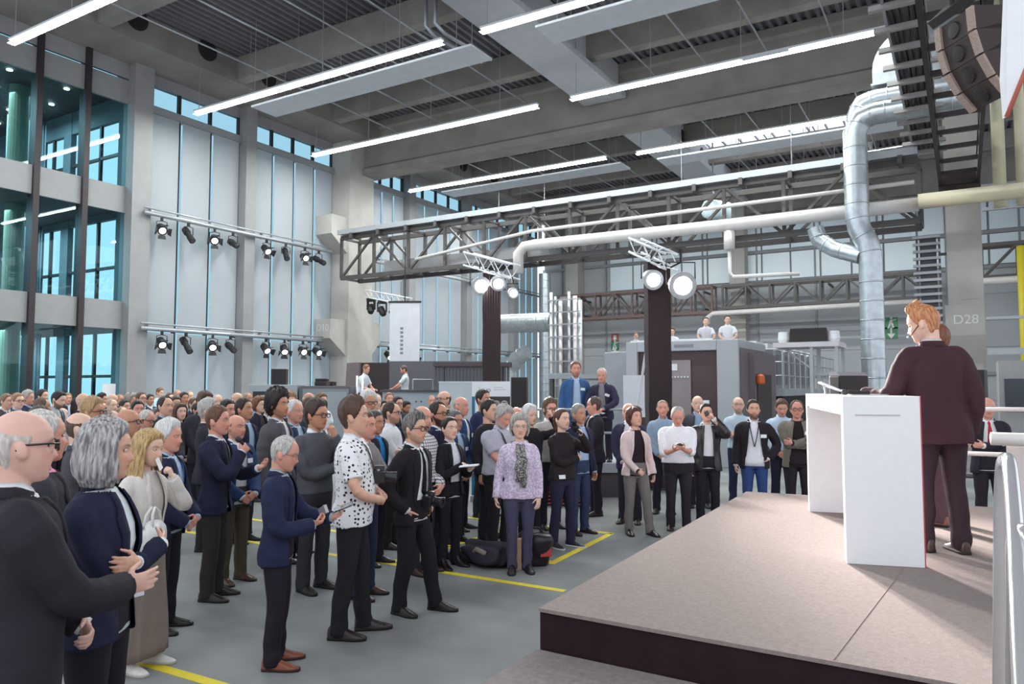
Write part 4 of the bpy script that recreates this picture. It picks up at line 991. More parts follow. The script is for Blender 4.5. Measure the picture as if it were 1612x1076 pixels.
for lb, pts, r in (('white insulated pipe running along the truss to the right edge', [(-13.45, 22.9, 6.05), (-13.45, 22.9, 6.75), (-13.2, 22.9, 6.98), (-12.8, 22.9, 7.0), (-6, 22.9, 6.95), (-.9, 22.9, 6.95)], .19),
                  ('thin white pipe above the insulated pipe on the truss', [(-18.2, 23.1, 7.0), (-13, 23.1, 7.55), (-1.0, 23.1, 7.62)], .06),
                  ('white pipe low along the back wall truss', [(-12.4, 42.4, 5.6), (-12.4, 42.4, 6.0), (-12.1, 42.4, 6.2), (-1.3, 42.4, 6.28)], .14),
                  ('white pipe along the right back wall beside the D28 column', [(.9, 40.8, 6.9), (13, 40.8, 6.9)], .16),
                  ('pale pipe on the back wall left of the exit signs', [(-21.2, 44.85, 2.75), (-19, 44.85, 2.75), (-15.8, 44.85, 2.75)], .12)):
    mb = MB(); mb.tube(pts, r, 14); o = mb.build('pipe', M_pipe, smooth=True); tag(o, lb, 'pipe', 'pipes'); 
mb = MB(); mb.tube([(-6.0, 22.9, 6.75), (-6.0, 22.9, 6.2)], .17, 12); mb.tube([(-6.0, 22.9, 6.2), (-6.0, 22.9, 5.5), (-5.9, 22.9, 5.35), (-4.0, 22.9, 5.3)], .06, 8)
tag(mb.build('pipe_branch', M_pipe, smooth=True), 'small white branch pipe dropping from the insulated pipe', 'pipe')
def spiral(name, label, pts, r, hang=()):
    t = thing(name, label, 'duct', tuple(pts[0])); P0 = np.array(pts[0], float); q = []; rr = []
    for i, (a, b) in enumerate(zip(pts[:-1], pts[1:])):
        a = np.array(a) - P0; b = np.array(b) - P0; L = np.linalg.norm(b - a); d = (b - a) / L; q.append(a); rr.append(r)
        for k in np.arange(.25, L - .1, .5):
            for o_, g in ((-.02, 1), (-.008, 1.05), (.008, 1.05), (.02, 1)): q.append(a + d * (k + o_)); rr.append(r * g)
    q.append(b); rr.append(r)
    mb = MB(); mb.tube(q, rr, 22); mb.build('duct_pipe', M_galv, t, smooth=True, auto=True)
    mb = MB()
    for x, y, z0, z1 in hang: mb.tube([np.array((x, y, z0)) - P0, np.array((x, y, z1)) - P0], .012, 5)
    mb.each('hanger', M_alu, t); return t
Yd = 21.6
spiral('spiral_duct', 'tall silver spiral duct rising beside the podium to the roof', [(-2.0, Yd, 0), (-2.0, Yd, 5.3), (-2.05, Yd, 5.75), (-2.25, Yd, 6.2), (-2.3, Yd, 6.6), (-2.3, Yd, 8.75), (-2.15, Yd, 9.1), (-1.8, Yd, 9.2), (.3, Yd, 9.2)], .29)
spiral('spiral_duct', 'upper silver duct bend above the tall spiral duct', [(-2.35, 22.6, 7.0), (-2.35, 22.6, 9.5), (-2.2, 22.6, 9.85), (-1.8, 22.6, 9.95), (.5, 22.6, 9.95)], .27, [(.46, 22.6, 10.2, 13.3)])
spiral('spiral_duct', 'short silver duct branching left below the truss', [(-3.4, Yd + .4, 6.4), (-3.3, Yd + .4, 6.05), (-2.9, Yd + .3, 5.75), (-2.2, Yd, 5.45)], .22)
spiral('spiral_duct', 'thin silver duct running under the rooflight', [(-10.4, 27.6, 9.55), (-4, 27.6, 9.5), (-2.9, 27.6, 9.75), (.5, 27.6, 9.8)], .20, [(-9, 27.6, 9.7, 14.1), (-5, 27.6, 9.65, 14.1), (0, 27.6, 9.9, 14.1)])
spiral('spiral_duct', 'horizontal silver duct left of the pipe riser', [(-19.5, 30.5, 5.05), (-16.1, 30.5, 5.0)], .45, [(-19, 30.5, 5.4, 14.1), (-16.5, 30.5, 5.4, 14.1)])
spiral('spiral_duct', 'bluish vertical duct in the pipe riser by the back wall', [(-22.6, 41.8, 0), (-22.6, 41.8, 9.2)], .38)
spiral('spiral_duct', 'bent silver duct elbow behind the black tower', [(-18.6, 31.0, 0), (-18.6, 31.0, 2.9), (-18.3, 31.0, 3.4), (-17.7, 31.0, 3.7)], .36)
t = thing('duct_hood', 'large curved silver duct hood high at the right by the cable trays', 'duct', (-1.9, 22.4, 10.3)); mb = MB(); q = [(0, 0), (1.9, 0)] + [(1.9 - 1.9 * math.sin(a) * .0 - 1.9 * (1 - math.cos(a)), 1.6 * math.sin(a)) for a in np.linspace(PI / 2, 0, 1)]
poly = [(0, 0), (2.2, 0), (2.2, 1.6)] + [(1.6 - 1.6 * math.sin(a), .35 + 1.25 * math.cos(a)) for a in np.linspace(0, PI / 2, 10)]
mb.prism(poly, 0, 1.1, ax=1); mb.build('hood', M_galv, t); mb = MB(); mb.box((-.04, -.03, -.05), (2.2, 1.13, .0)); mb.build('rim', M_alu, t)
# risers of pipes and ladder trays by the left end of the back wall
t = thing('pipe_riser', 'bundle of vertical pipes and a ladder tray left of the back wall', 'pipe', (-15.9, 30, 0))
for k, (dx, dy, r) in enumerate(((0, 0, .07), (.22, 0, .06), (.42, .1, .09), (.85, .1, .07), (1.1, .2, .1), (1.35, .2, .1))):
    mb = MB(); mb.cyl((dx, dy, 0), (dx, dy, 6.3 - .2 * (k % 3)), r, 10); mb.build('pipe', M_alu if k % 2 else M_pipe, t, smooth=True)
mb = MB(); mb.box((.3, .25, 0), (.95, .45, 6.1)); mb.build('cable_chase', paint('77757c', .6), t)
mb = MB()
for z in np.arange(.4, 6.2, .55): mb.box((-.1, -.1, z), (1.5, -.05, z + .05))
mb.each('rung', M_alu, t)
# cable trays overhead
def tray(label, x0, x1, y0, y1, z, n, m=paint('a8a3a1', .6), vert=False):
    t = thing('cable_tray', label, 'cable tray', (x0, y0, z))
    W_, L = x1 - x0, y1 - y0
    for x in (.12, W_ - .12): mb = MB(); mb.bar((x, 0, .05), (x, L, .05), .05, .14); mb.build('side_rail', M_alu, t)
    for k in range(n): 
        y = L * (k + .5) / n; mb = MB(); mb.box((-.12, y - .06, -.10), (W_ + .06, y + .06, .0)); mb.build('arm', m, t)
    mb = MB(); rr = random.Random(5)
    for x in np.linspace(.2, W_ - .2, 5): mb.tube([(x + rr.uniform(-.03, .03), L * k / 12, .06 + rr.uniform(0, .05)) for k in range(13)], .045, 7)
    mb.build('cable_bundle', M_steel, t, kind='stuff'); 
    mb = MB(); mb.box((.1, 0, .14), (W_ - .1, L, .18)); mb.build('tray_base', paint('85817f', .6), t); return t
a = at_z(1416, 0, 9.0); b = at_z(1482, 0, 9.0)
tray('wide overhead cable tray running away at the upper right', a[0] - .4, b[0] - .15, 11.5, 25.5, 9.0, 14)
t = thing('cable_ladder', 'vertical cable ladder beside the D28 column', 'cable ladder', (-1.15, 26.1, 0))
mb = MB(); mb.box((-.0, 0, 2.5), (.06, .1, 6.6)); mb.box((.60, 0, 2.5), (.66, .1, 6.6)); mb.build('side_rail', M_steel, t)
mb = MB()
for z in np.arange(2.6, 6.6, .22): mb.box((-.08, -.04, z), (.66, .08, z + .08))
mb.each('rung', M_alu, t); mb = MB(); mb.box((.62, .02, 3), (.83, .08, 3.08)); mb.box((.62, .02, 6), (.83, .08, 6.08)); mb.each('wall_bracket', M_steel, t); mb = MB(); mb.box((.1, .1, 2.5), (.55, .2, 6.6)); mb.build('cable_bundle', paint('5d5a5c', .7), t)
# dark catwalk frame running away above the stage
t = thing('catwalk_frame', 'dark steel ladder frame hanging overhead beside the line of cable trays', 'catwalk', (-.35, 11, 8.0))
a = at_z(1492, 333, 8.0)[0]; b = at_z(1549, 333, 8.0)[0]; ye = at_z(1492, 333, 8.0)[1] 
t.location = (a, 11, 8.0); L = min(ye, 25.4) - 11 if ye > 12 else 14; L = 14.3; wd = .95
a = -.42; t.location = (a, 11, 8.0)
for x in (0, wd): mb = MB(); mb.bar((x, 0, 0), (x, L, 0), .09, .16); mb.bar((x, 0, .75), (x, L, .75), .06, .08); mb.each('side_rail', M_mull, t)
for k in range(12): mb = MB(); mb.bar((0, L * k / 11, -.02), (wd, L * k / 11, -.02), .10, .10); mb.build('crossbar', M_mull, t)
mb = MB()
for k in range(11):
    for x in (0, wd): mb.bar((x, L * k / 11, 0), (x, L * (k + 1) / 11, .75), .04, .04)
mb.each('brace', M_mull, t); mb = MB(); mb.box((-.05, L, -.5), (wd + .05, L + .08, .25)); mb.build('end_plate', paint('3a2a28', .7), t)
for k, x in enumerate((1.0, 1.5)):
    mb = MB(); mb.tube([(x, 24.2, 6.9), (x, 24.2, 13.9)], .16 - .03 * k, 14); tag(mb.build('pipe', paint('cfc6a8', .5), smooth=True), ['thick cream upright pipe right of the catwalk frame', 'thinner cream upright pipe at the right edge'][k], 'pipe', 'cream pipes')
mb = MB(); mb.tube([(-.9, 22.6, 6.95), (12, 22.6, 6.95)], .2, 14); tag(mb.build('pipe', paint('c9bda2', .5), smooth=True), 'cream pipe crossing below the catwalk frame', 'pipe')
mb = MB(); mb.tube([(2.35, 40.2, 0), (2.35, 40.2, 8.3)], .17, 12); tag(mb.build('pipe', paint('d9c53a', .5), smooth=True), 'yellow gas pipe rising right of the D28 column', 'pipe')
t = thing('wall_rail', 'horizontal steel rails on the wall at the right edge', 'rail', (.9, 38, 0))
for z, r in ((1.9, .12), (3.4, .18), (4.9, .08), (9.6, .1), (10.6, .1)): mb = MB(); mb.box((0, -.05, z), (11, .12, z + r * 1.5)); mb.each('rail', M_alu, t)
# line-array loudspeaker
arr = thing('line_array', 'curved black line array loudspeaker hanging at the upper right', 'loudspeaker', tuple(at_d(1500, 28, 9.0)))
M_sp = paint('3a2d2c', .7); M_mesh = noise_mat('speaker_grille_edge', hexc('a08c80'), .7, 0, .25, 60, .4, 90)
fx = np.array((-.70, -.55, 0)); fx /= np.linalg.norm(fx)        # faces the hall
sx = np.array((-fx[1], fx[0], 0)); z0 = 0.; pos = np.zeros(3); ang = math.radians(4)
for k in range(4):
    f = fx * math.cos(ang) + np.array((0, 0, -1)) * math.sin(ang); dn = -np.array((0, 0, 1)) * math.cos(ang) - fx * math.sin(ang)
    h = .29; wb = .32
    def bx(c, u0, u1, v0, v1, d0, d1): return [c + sx * u + dn * v + f * d for d in (d0, d1) for u, v in ((u0, v0), (u1, v0), (u1, v1), (u0, v1))]
    Fc = [(0,1,2,3),(7,6,5,4),(0,4,5,1),(1,5,6,2),(2,6,7,3),(3,7,4,0)]
    mb = MB(); mb.add(bx(pos, -wb, wb, .005, h - .005, -.42, -.02), Fc); bxo = mb.build('speaker_box', M_sp, arr)
    for u in (-1, 1):
        mb = MB(); mb.add(bx(pos, u * wb - (.10 if u > 0 else 0), u * wb + (.10 if u < 0 else 0), .01, h - .01, -.02, .012), Fc); mb.build('grille_edge', M_mesh, bxo)
    mb = MB(); mb.lathe([(.11, 0), (.09, .03), (.03, .035)], pos + dn * h / 2 + f * -.03 - sx * .02, f, 16); mb.build('horn', M_black, bxo)
    pos = pos + dn * h; ang += math.radians(13)
mb = MB(); mb.add(bx(np.array((0, 0, .1)), -.35, .35, -.05, .06, -.35, .05), Fc); mb.tube([(0, 0, .1), (-.05, .1, 2.6)], .03, 6); mb.tube([(.3, .1, .1), (.2, .2, 2.6)], .02, 6); mb.build('rigging_frame', M_black, arr)
tag(arr); 
# pale round banner edge, close at the top right corner
q_ = [at_d(x, y, 6.0) for x, y in ((1586, -25), (1586, 120), (1588, 182), (1612, 108), (1650, 40), (1650, -25))]; c0 = q_[0]; t = thing('hanging_banner', 'white hanging banner with a red lower edge, cut off at the top right corner', 'banner', tuple(c0))
F2 = np.array((CF[0], CF[1], 0)); F2 /= np.linalg.norm(F2); mb = MB(); R = [np.array([p - c0 + F2 * (.0 + .05 * math.sin(i * 1.3)) for i, p in enumerate(q_)]), np.array([p - c0 + F2 * (.05 + .05 * math.sin(i * 1.3)) for i, p in enumerate(q_)])]
mb.add(*loft_geo(R)); mb.build('banner_cloth', paint('e9e7ea', .6), t)
mb = MB(); mb.tube([R[0][2], R[0][3], R[0][4]], .018, 8); mb.build('red_edge', paint('b5604f', .6), t, smooth=True)
mb = MB(); mb.tube([R[0][5], R[0][5] + np.array((0, 0, 9.0))], .012, 6); mb.tube([R[0][0], R[0][0] + np.array((0, 0, 9.0))], .012, 6); mb.each('hanging_cord', M_black, t)
# light towers at the back of the audience
M_cloth_black = wave_mat('black_tower_cloth', hexc('352527'), 'X', 5, .25, .8)
M_hot = emit_mat('stage_lamp_glow', (1., .98, .96), 60.)
def tower(label, x, d, w, ztop, tdir, lamps, nm):
    p = at_d(x, 600, d); b = (p[0], p[1], 0); t = thing('light_tower', label, 'light tower', b, math.radians(31))
    mb = MB(); R = []
    for z in np.linspace(.02, ztop, 12): R.append(np.array([(sx_ * (w / 2 + .006 * math.sin(z * 5 + k)), sy_ * (w / 2), z) for k, (sx_, sy_) in enumerate(((-1, -1), (-.3, -1.04), (.3, -.98), (1, -1), (1, 1), (-1, 1)))]))
    mb.add(*loft_geo(R)); mb.build('cloth_wrap', M_cloth_black, t)
    mb = MB(); mb.box((-w * .6, -w * .6, 0), (w * .6, w * .6, .04)); mb.build('base_plate', M_steel, t)
    return t, np.array(b)
def box_truss(label, a, b, s=.29):
    a = np.array(a); b = np.array(b); d = b - a; L = np.linalg.norm(d); d /= L; u = np.cross(d, (0, 0, 1)); u /= np.linalg.norm(u); v = np.array((0, 0, 1.))
    t = thing('box_truss', label, 'lighting truss', tuple(a)); 
    for i, j in ((-1, -1), (1, -1), (1, 1), (-1, 1)): mb = MB(); o = u * i * s / 2 + v * j * s / 2; mb.tube([o, o + d * L], .025, 8); mb.build('chord', M_white, t, smooth=True)
    mb = MB(); n = int(L / .28)
    for k in range(n):
        for i in (-1, 1):
            p = d * L * k / n; q = d * L * (k + 1) / n; z0, z1 = (-1, 1) if k % 2 else (1, -1)
            mb.tube([p + u * i * s / 2 + v * z0 * s / 2, q + u * i * s / 2 + v * z1 * s / 2], .012, 5); mb.tube([p + v * i * s / 2 + u * z0 * s / 2, q + v * i * s / 2 + u * z1 * s / 2], .012, 5)
    mb.build('lacing', M_white, t); return t
def stage_lamp(label, px, py, d, target, r=.15, spot=None, lit=True, seg=None):
    p = at_d(px, py, d); ax = np.array(target) - p; ax /= np.linalg.norm(ax); t = thing('stage_light', label, 'stage light', tuple(p), 0, 'lamps on the light towers')
    mb = MB(); mb.lathe([(r * .4, -.34), (r * .8, -.32), (r, -.12), (r, .02), (r * 1.1, .03), (r * 1.1, .05), (r * .95, .05)], (0, 0, 0), ax, 22); mb.build('lamp_can', M_alu, t)
    mb = MB(); mb.lathe([(r * .94, .03), (r * .6, .06), (.001, .075)], (0, 0, 0), ax, 22); mb.build('lens', M_hot if lit else M_tubeoff, t)
    u = np.cross(ax, (0, 0, 1)); u /= np.linalg.norm(u); mb = MB(); mb.tube([u * r * 1.15 - ax * .1, u * r * 1.15 + np.array((0, 0, r * 1.8)) - ax * .1, -u * r * 1.15 + np.array((0, 0, r * 1.8)) - ax * .1, -u * r * 1.15 - ax * .1], .014, 6); mb.tube([np.array((0, 0, r * 1.8)) - ax * .1, np.array((0, 0, r * 2.6)) - ax * .1], .02, 6); mb.build('yoke', M_black, t)
    if seg is None: seg = (pa, pb)
    a_, b_ = seg; q = p + np.array((0, 0, r * 1.8)) - ax * .1; f_ = np.clip((q - a_) @ (b_ - a_) / ((b_ - a_) @ (b_ - a_)), .05, .95); mb = MB(); mb.tube([q - p, a_ + (b_ - a_) * f_ - p + np.array((0, 0, -.13))], .018, 6); mb.build('hook_clamp', M_black, t)
    if spot:
        l = bpy.data.lights.new('lamp_beam', 'SPOT'); l.energy = spot; l.spot_size = math.radians(25); l.spot_blend = .6; l.shadow_soft_size = r * .8; l.color = (1, .94, .90)
        o = bpy.data.objects.new('lamp_beam', l); COL.objects.link(o); o.parent = t; o.location = ax * .12; o.rotation_euler = Vector(-ax).to_track_quat('Z', 'Y').to_euler()
    return t
SPOT = 4200
POD = (.1, 6.4, 1.2)
t, b2 = tower('black cloth-wrapped light tower in front of the printing press', 1036, 15.1, .455, 4.5, None, None, '')
t, b1 = tower('black cloth-wrapped light tower behind the white exhibition banner', 774, 19.0, .45, 4.88, None, None, '')
pa = at_d(1000, 386, 15.8); pb = at_d(1058, 412, 14.4); box_truss('short silver truss on top of the tower before the printing press', pa, pb)
stage_lamp('round glaring lamp left of the tower before the press', 1028, 440, 14.75, POD, .18, SPOT)
stage_lamp('strongest glaring lamp right of the tower before the press', 1074, 449, 14.3, (.9, 5.6, 1.4), .24, SPOT * 1.4)
pa = at_d(738, 408, 19.6); pb = at_d(810, 428, 18.2); box_truss('short silver truss on the tower behind the white banner', pa, pb, .34)
stage_lamp('glaring lamp left of the tower behind the banner', 757, 450, 18.9, POD, .22, SPOT * 1.2)
stage_lamp('lamp turned aside on the tower behind the banner', 784, 446, 18.7, (-2.5, 8, 1), .17, None)
stage_lamp('small bright lamp at the right end of the banner tower truss', 808, 461, 18.2, (-1.5, 5.0, 1), .12, SPOT * .5)
pa = at_d(578, 462, 30.9); pb = at_d(645, 475, 29.7); tt = box_truss('thin silver truss with dark moving heads under the steel bridge', pa, pb, .3)
mb = MB()
for k in (.2, .8): q = (pb - pa) * k; mb.tube([q + (0, 0, .1), q + (0, 0, 6.60 - pa[2])], .012, 5)
mb.each('hanger', M_black, tt)
for k, (f, lb) in enumerate(((.1, 'lowest hanging black moving-head light by the column'), (.36, 'black moving-head light on the thin truss, second from left'), (.64, 'black moving-head light in the middle of the thin truss'), (.9, 'flat black effect light at the right of the thin truss'))):
    p = pa + (pb - pa) * f + np.array((0, 0, -.29)); t = thing('moving_head', lb, 'stage light', tuple(p), k * .9, 'black effect lights')
    mb = MB(); mb.box((-.16, -.12, -.0), (.16, .12, .13)); mb.build('lamp_base', M_black, t, bevel=.02)
    if k < 3:
        mb = MB(); mb.box((-.2, -.05, -.34), (-.15, .05, .04)); mb.box((.15, -.05, -.34), (.2, .05, .04)); mb.each('yoke_arm', M_black, t)
        mb = MB(); mb.lathe([(.08, -.2), (.14, -.16), (.14, .1), (.11, .2)], (0, 0, -.3), (.3, -.5, -.8), 16); mb.build('head', M_black, t)
p = at_d(637, 525, 27.5); t = thing('hanging_banner', 'tall narrow grey banner hanging beside the concrete column', 'banner', tuple(p), .5); mb = MB(); mb.box((-.55, -.01, -1.05), (.55, .01, 1.15)); mb.build('banner_cloth', paint('c3c3ca', .7), t)
mb = MB(); mb.box((-.6, -.03, 1.13), (.6, .03, 1.2)); mb.tube([(0, 0, 1.2), (0, 0, 3.2)], .02, 6); mb.build('banner_pole', M_black, t)
mb = MB()
for k in range(7): mb.box((-.16, -.016, -.75 + k * .15), (-.05, -.01, -.66 + k * .15))
mb.each('banner_lettering', paint('77777f', .7), t)
# ------------------------------------------------------------------ stage, desk, rails
M_carpet = noise_mat('stage_carpet', hexc('8d807b'), .95, 0, .10, 40, .35, 260, .1)
M_fascia = noise_mat('stage_fascia_cloth', hexc('2f2024'), .9, 0, .15, 5, .3, 40, .1)
st = thing('stage', 'raised stage with pinkish grey carpet and black front', 'stage', (-2.1, 3.8, 0))
poly = [(0, 0), (4.6, -.12), (4.6, 5.62), (.7, 5.55), (-.18, 5.48)]
mb = MB(); mb.prism(poly, .74, .76); mb.build('carpet', M_carpet, st)
mb = MB(); mb.prism([(x * .998 + .003, y * .998 + .012) for x, y in poly], .0, .74); mb.build('fascia', M_fascia, st)
mb = MB(); mb.tube([(1.55, -.02, .7605), (1.95, 5.5, .7605)], .003, 4); mb.build('carpet_seam', paint('83736e', .9), st)
lp = thing('stage_step', 'lower carpeted step along the near side of the stage', 'step', (-2.1, -1, 0))
sp_ = lambda e: [(e, e), (4.6 - e, e), (4.6 - e, 4.66), (e, 4.78)]
mb = MB(); mb.prism(sp_(0), .52, .54); mb.build('carpet', noise_mat('step_carpet', hexc('857b79'), .95, 0, .12, 30, .3, 200, .1), lp); mb = MB(); mb.prism(sp_(.01), 0, .52); mb.build('fascia', M_fascia, lp)
# speaking desk
M_desk = noise_mat('white_desk_laminate', hexc('e8e6e8'), .45, 0, .02, 20)
dk = thing('speaking_desk', 'long white speaking desk on the stage with two slab legs', 'desk', (-.75, 5.86, .76), math.radians(15.5))
DW, DL, DH = .50, 2.42, 1.18
mb = MB(); mb.box((0, 0, 0), (DW, .10, DH)); pn = mb.build('near_side_panel', M_desk, dk, bevel=.004)
mb = MB(); mb.box((.08, -.006, DH - .135), (.37, 0, DH - .128)); mb.build('grip_slot', paint('bdbabd', .6), pn)
mb = MB(); mb.box((DW - .0005, -.001, 0), (DW + .006, .1, DH)); mb.build('red_edge', paint('c23a4a', .5), dk)
mb = MB(); mb.box((0, DL - .1, 0), (DW, DL, DH)); mb.build('far_side_panel', M_desk, dk, bevel=.004)
mb = MB(); mb.box((-.0, .1, DH - .12), (DW, DL - .1, DH)); mb.box((.10, .1, DH - .3), (DW, DL - .1, DH - .12)) if False else None; mb.build('desk_top', M_desk, dk, bevel=.004)
mb = MB(); mb.box((.02, .1, DH - .14), (.06, DL - .1, DH - .12)); mb.build('front_rail', M_desk, dk)
bpy.context.view_layer.update()
def on_desk(x, y, z=0): return local_to_world(dk, (x, y, DH + z))
RD = math.radians(15.5)
t = thing('tablet', 'tilted tablet on a holder at the far end of the white desk', 'tablet', tuple(on_desk(.16, 1.55)), RD)
M = Matrix.Rotation(math.radians(-24), 4, 'Y'); mb = MB(); mb.box((-.16, -.11, .04), (.14, .11, .055)); o = mb.build('tablet_case', M_white, t, bevel=.004); o.rotation_euler = (0, math.radians(24), 0)
mb = MB(); mb.box((-.14, -.095, .0552), (.12, .095, .057)); q = mb.build('screen', paint('3b3436', .15), o)
mb = MB(); mb.box((-.10, -.09, 0), (.12, .09, .006)); mb.bar((-.08, 0, .004), (-.09, 0, .085), .05, .012); mb.build('stand', M_alu, t)
t = thing('monitor_box', 'black preview monitor standing behind the speakers hand on the desk', 'monitor', tuple(on_desk(.30, 1.75)), RD + .5)
mb = MB(); mb.box((-.155, -.09, 0), (.155, .06, .17)); mb.build('monitor_body', M_black, t, bevel=.012); mb = MB(); mb.prism([(-.09, .17), (.06, .17), (.06, .205), (-.05, .205)], -.15, .15, ax=0); mb.build('lid', paint('8f8c92', .4), t)
t = thing('microphone', 'black handheld microphone lying on the white desk', 'microphone', tuple(on_desk(.20, .55, .026)), RD)
mb = MB(); mb.lathe([(.001, -.028), (.017, -.02), (.024, 0), (.02, .022), (.016, .026)], (-.1, 0, 0), (-1, .12, 0), 14); mb.build('mic_head', noise_mat('mic_mesh', hexc('4c4341'), .5, .6, .2, 300), t, smooth=True); mb = MB(); mb.lathe([(.017, 0), (.014, .14), (.013, .15)], (-.075, -.003, 0), (1, -.12, -.04), 12); mb.build('mic_handle', M_black, t)
t = thing('papers', 'stack of white papers on the desk beside the microphone', 'papers', tuple(on_desk(.26, .62)), RD + .2)
for k in range(3): mb = MB(); mb.box((-.14 + .008 * k, -.10 - .005 * k, .002 + k * .003), (.14, .11, .0035 + k * .003)); mb.build('sheet', paint('efedf0', .8), t)
# guard rails beyond the desk and the stair hand rails at the right
t = thing('guard_rail', 'white guard rail along the far right side of the stage', 'railing', (-.12, 9.2, .76))
for z in (1.02, .56): mb = MB(); mb.tube([(0, 0, z), (2.4, .05, z)], .024, 10); mb.build('rail', paint('dcd2d0', .4), t, smooth=True)
for x in (.9, 2.3): mb = MB(); mb.tube([(x, .02, 0), (x, .02, 1.02)], .022, 10); mb.build('post', paint('d2c8c8', .4), t, smooth=True)
p = at_d(1560, 690, 4.2); t = thing('stair_gate', 'white square post with a round top rail at the right edge of the stage', 'railing', (p[0], p[1], .76))
h = p[2] - .76; mb = MB(); mb.tube([(.0, 0, h), (1.2, .2, h - .02)], .036, 12); mb.build('top_rail', paint('d9d0cd', .4), t, smooth=True)
mb = MB(); q = at_d(1604, 700, 4.25) - np.array((p[0], p[1], .76)); mb.box((q[0] - .06, q[1] - .03, 0), (q[0] + .06, q[1] + .03, h)); mb.build('post', paint('cfc3c0', .5), t, bevel=.006)
t = thing('handrail', 'shiny white stair handrail with a rounded end, nearest at the right edge', 'handrail', (0, 0, 0))
M_gloss = noise_mat('glossy_rail', hexc('d9d6d6'), .12, .55, .03, 5)
A = [at_d(1577, 1500, 2.25), at_d(1575, 800, 2.25), at_d(1578, 738, 2.22), at_d(1584, 722, 2.15), at_d(1590, 740, 2.05), at_d(1600, 860, 1.75), at_d(1612, 1090, 1.4), at_d(1640, 1500, 1.05)]
t.location = (A[0][0], A[0][1], .54); off = np.array(t.location); A[0][2] = .54
sp, sr = spline(A[1:], [.024] * 7, 6)
mb = MB(); mb.tube([A[0] - off] + [p - off for p in sp], .019, 14); mb.build('rail', M_gloss, t, smooth=True)
t = thing('handrail', 'second stair handrail end, lower and cut off by the right edge', 'handrail', (0, 0, 0))
A = [at_d(1600, 1500, 1.9), at_d(1598, 900, 1.9), at_d(1599, 856, 1.86), at_d(1606, 838, 1.82), at_d(1622, 850, 1.75), at_d(1680, 950, 1.6)]; A[0][2] = .54; t.location = (A[0][0], A[0][1], .54); off = np.array(t.location)
sp, sr = spline(A[1:], [.022] * 5, 6); mb = MB(); mb.tube([A[0] - off] + [p - off for p in sp], .022, 14); mb.build('rail', M_gloss, t, smooth=True)
# ------------------------------------------------------------------ printing press and its gallery (right of the tower)
M_press = noise_mat('press_light_grey', hexc('a4a5ac'), .45, 0, .04, 2); M_pdark = paint('4a3436', .4); M_pmid = paint('77747a', .5)
pr = thing('printing_press', 'large grey printing press with a dark window front behind the black tower', 'printing press', (-7.8, 19, 0))
mb = MB(); mb.box((0, 0, 0), (.32, 3, 3.22)); mb.box((2.45, 0, 0), (3.0, 3, 3.22)); mb.box((.32, 0, 2.95), (2.45, 3, 3.22)); mb.box((.32, .35, 0), (2.45, 3, 2.95)); mb.build('front_housing', M_press, pr, bevel=.02)
mb = MB(); mb.box((.32, .12, .6), (2.45, .36, 2.95)); wf = mb.build('dark_window_panel', M_pdark, pr)
mb = MB(); mb.box((.95, .08, 1.0), (1.75, .13, 2.72)); mb.build('inner_window', paint('8a7d80', .15), wf)
mb = MB()
for k in range(9): mb.cyl((1.0 + k * .085, .06, 2.28), (1.0 + k * .085, .09, 2.28), .022, 8)
mb.box((1.0, .07, 2.45), (1.4, .09, 2.62)); mb.build('control_strip', paint('d8d4da', .3), wf)
mb = MB(); mb.box((1.98, .08, 1.42), (2.22, .12, 1.68)); mb.build('notice', paint('e6e2e8', .6), wf)
mb = MB(); mb.box((-.9, .6, 0), (0, 2.5, 3.0)); mb.build('side_housing', paint('94949b', .5), pr, bevel=.02)
mb = MB(); mb.box((3.0, .1, 0), (3.06, 3, 3.0)); mb.box((3.06, .8, 0), (3.2, 3.3, 2.9)); mb.build('side_door', paint('6d6267', .5), pr)
mb = MB(); mb.box((3.2, 1.0, .3), (3.23, 2.6, 2.35)); mb.build('dark_doorway', paint('3a2c30', .6), pr)
mb = MB(); mb.lathe([(.10, 0), (.11, .05), (.1, .2), (.05, .25)], (3.30, 1.0, 2.1), (0, 0, 1), 12); mb.build('warning_lamp', paint('d0602a', .4), pr)
mb = MB(); mb.box((1.35, -.012, 3.06), (1.85, 0, 3.12)); mb.build('maker_plate', paint('7d7d85', .5), pr)
gl = thing('press_gallery', 'grey walkway with railing and row of printing units behind the press', 'printing press', (-5.5, 22.6, 0))
L = 11.0
mb = MB(); mb.box((.15, 0, 1.76), (1.08, L, 1.97)); mb.build('walkway_deck', paint('a2a5ac', .5), gl); mb = MB(); mb.box((.2, .1, 0), (1.0, L, 1.76)); mb.build('dark_plinth', paint('2a2024', .7), gl)
for k in range(7):
    mb = MB(); y = .3 + k * 1.5; mb.box((-.2, y, 0), (.14, y + 1.3, 3.25)); u = mb.build('printing_unit', paint('8b8990', .5), gl, bevel=.02)
    mb = MB(); mb.box((.14, y + .2, 2.1), (.16, y + 1.1, 3.1)); mb.build('unit_door', paint('65626a', .4), u); mb = MB(); mb.box((-.2, y + .2, 3.25), (.2, y + 1.1, 3.40)); mb.build('unit_lid', M_white, u)
mb = MB()
for k in range(12): mb.tube([(1.02, .08 + k * .9, 1.97), (1.02, .08 + k * .9, 3.12)], .028, 6)
mb.tube([(.2, .08, 1.97), (.2, .08, 3.12)], .028, 6)
mb.each('rail_post', M_alu, gl); mb = MB()
for z in (2.35, 2.75, 3.12): mb.tube([(1.02, .08, z), (1.02, 10, z)], .022, 6); mb.tube([(.2, .08, z), (1.02, .08, z)], .022, 6)
mb.each('rail', M_alu, gl)
t = thing('signal_column', 'black control post with three white lamps on the press walkway', 'control post', (-5.05, 22.85, 1.97)); mb = MB(); mb.box((-.12, -.1, 0), (.12, .1, .75)); mb.build('post_body', M_black, t)
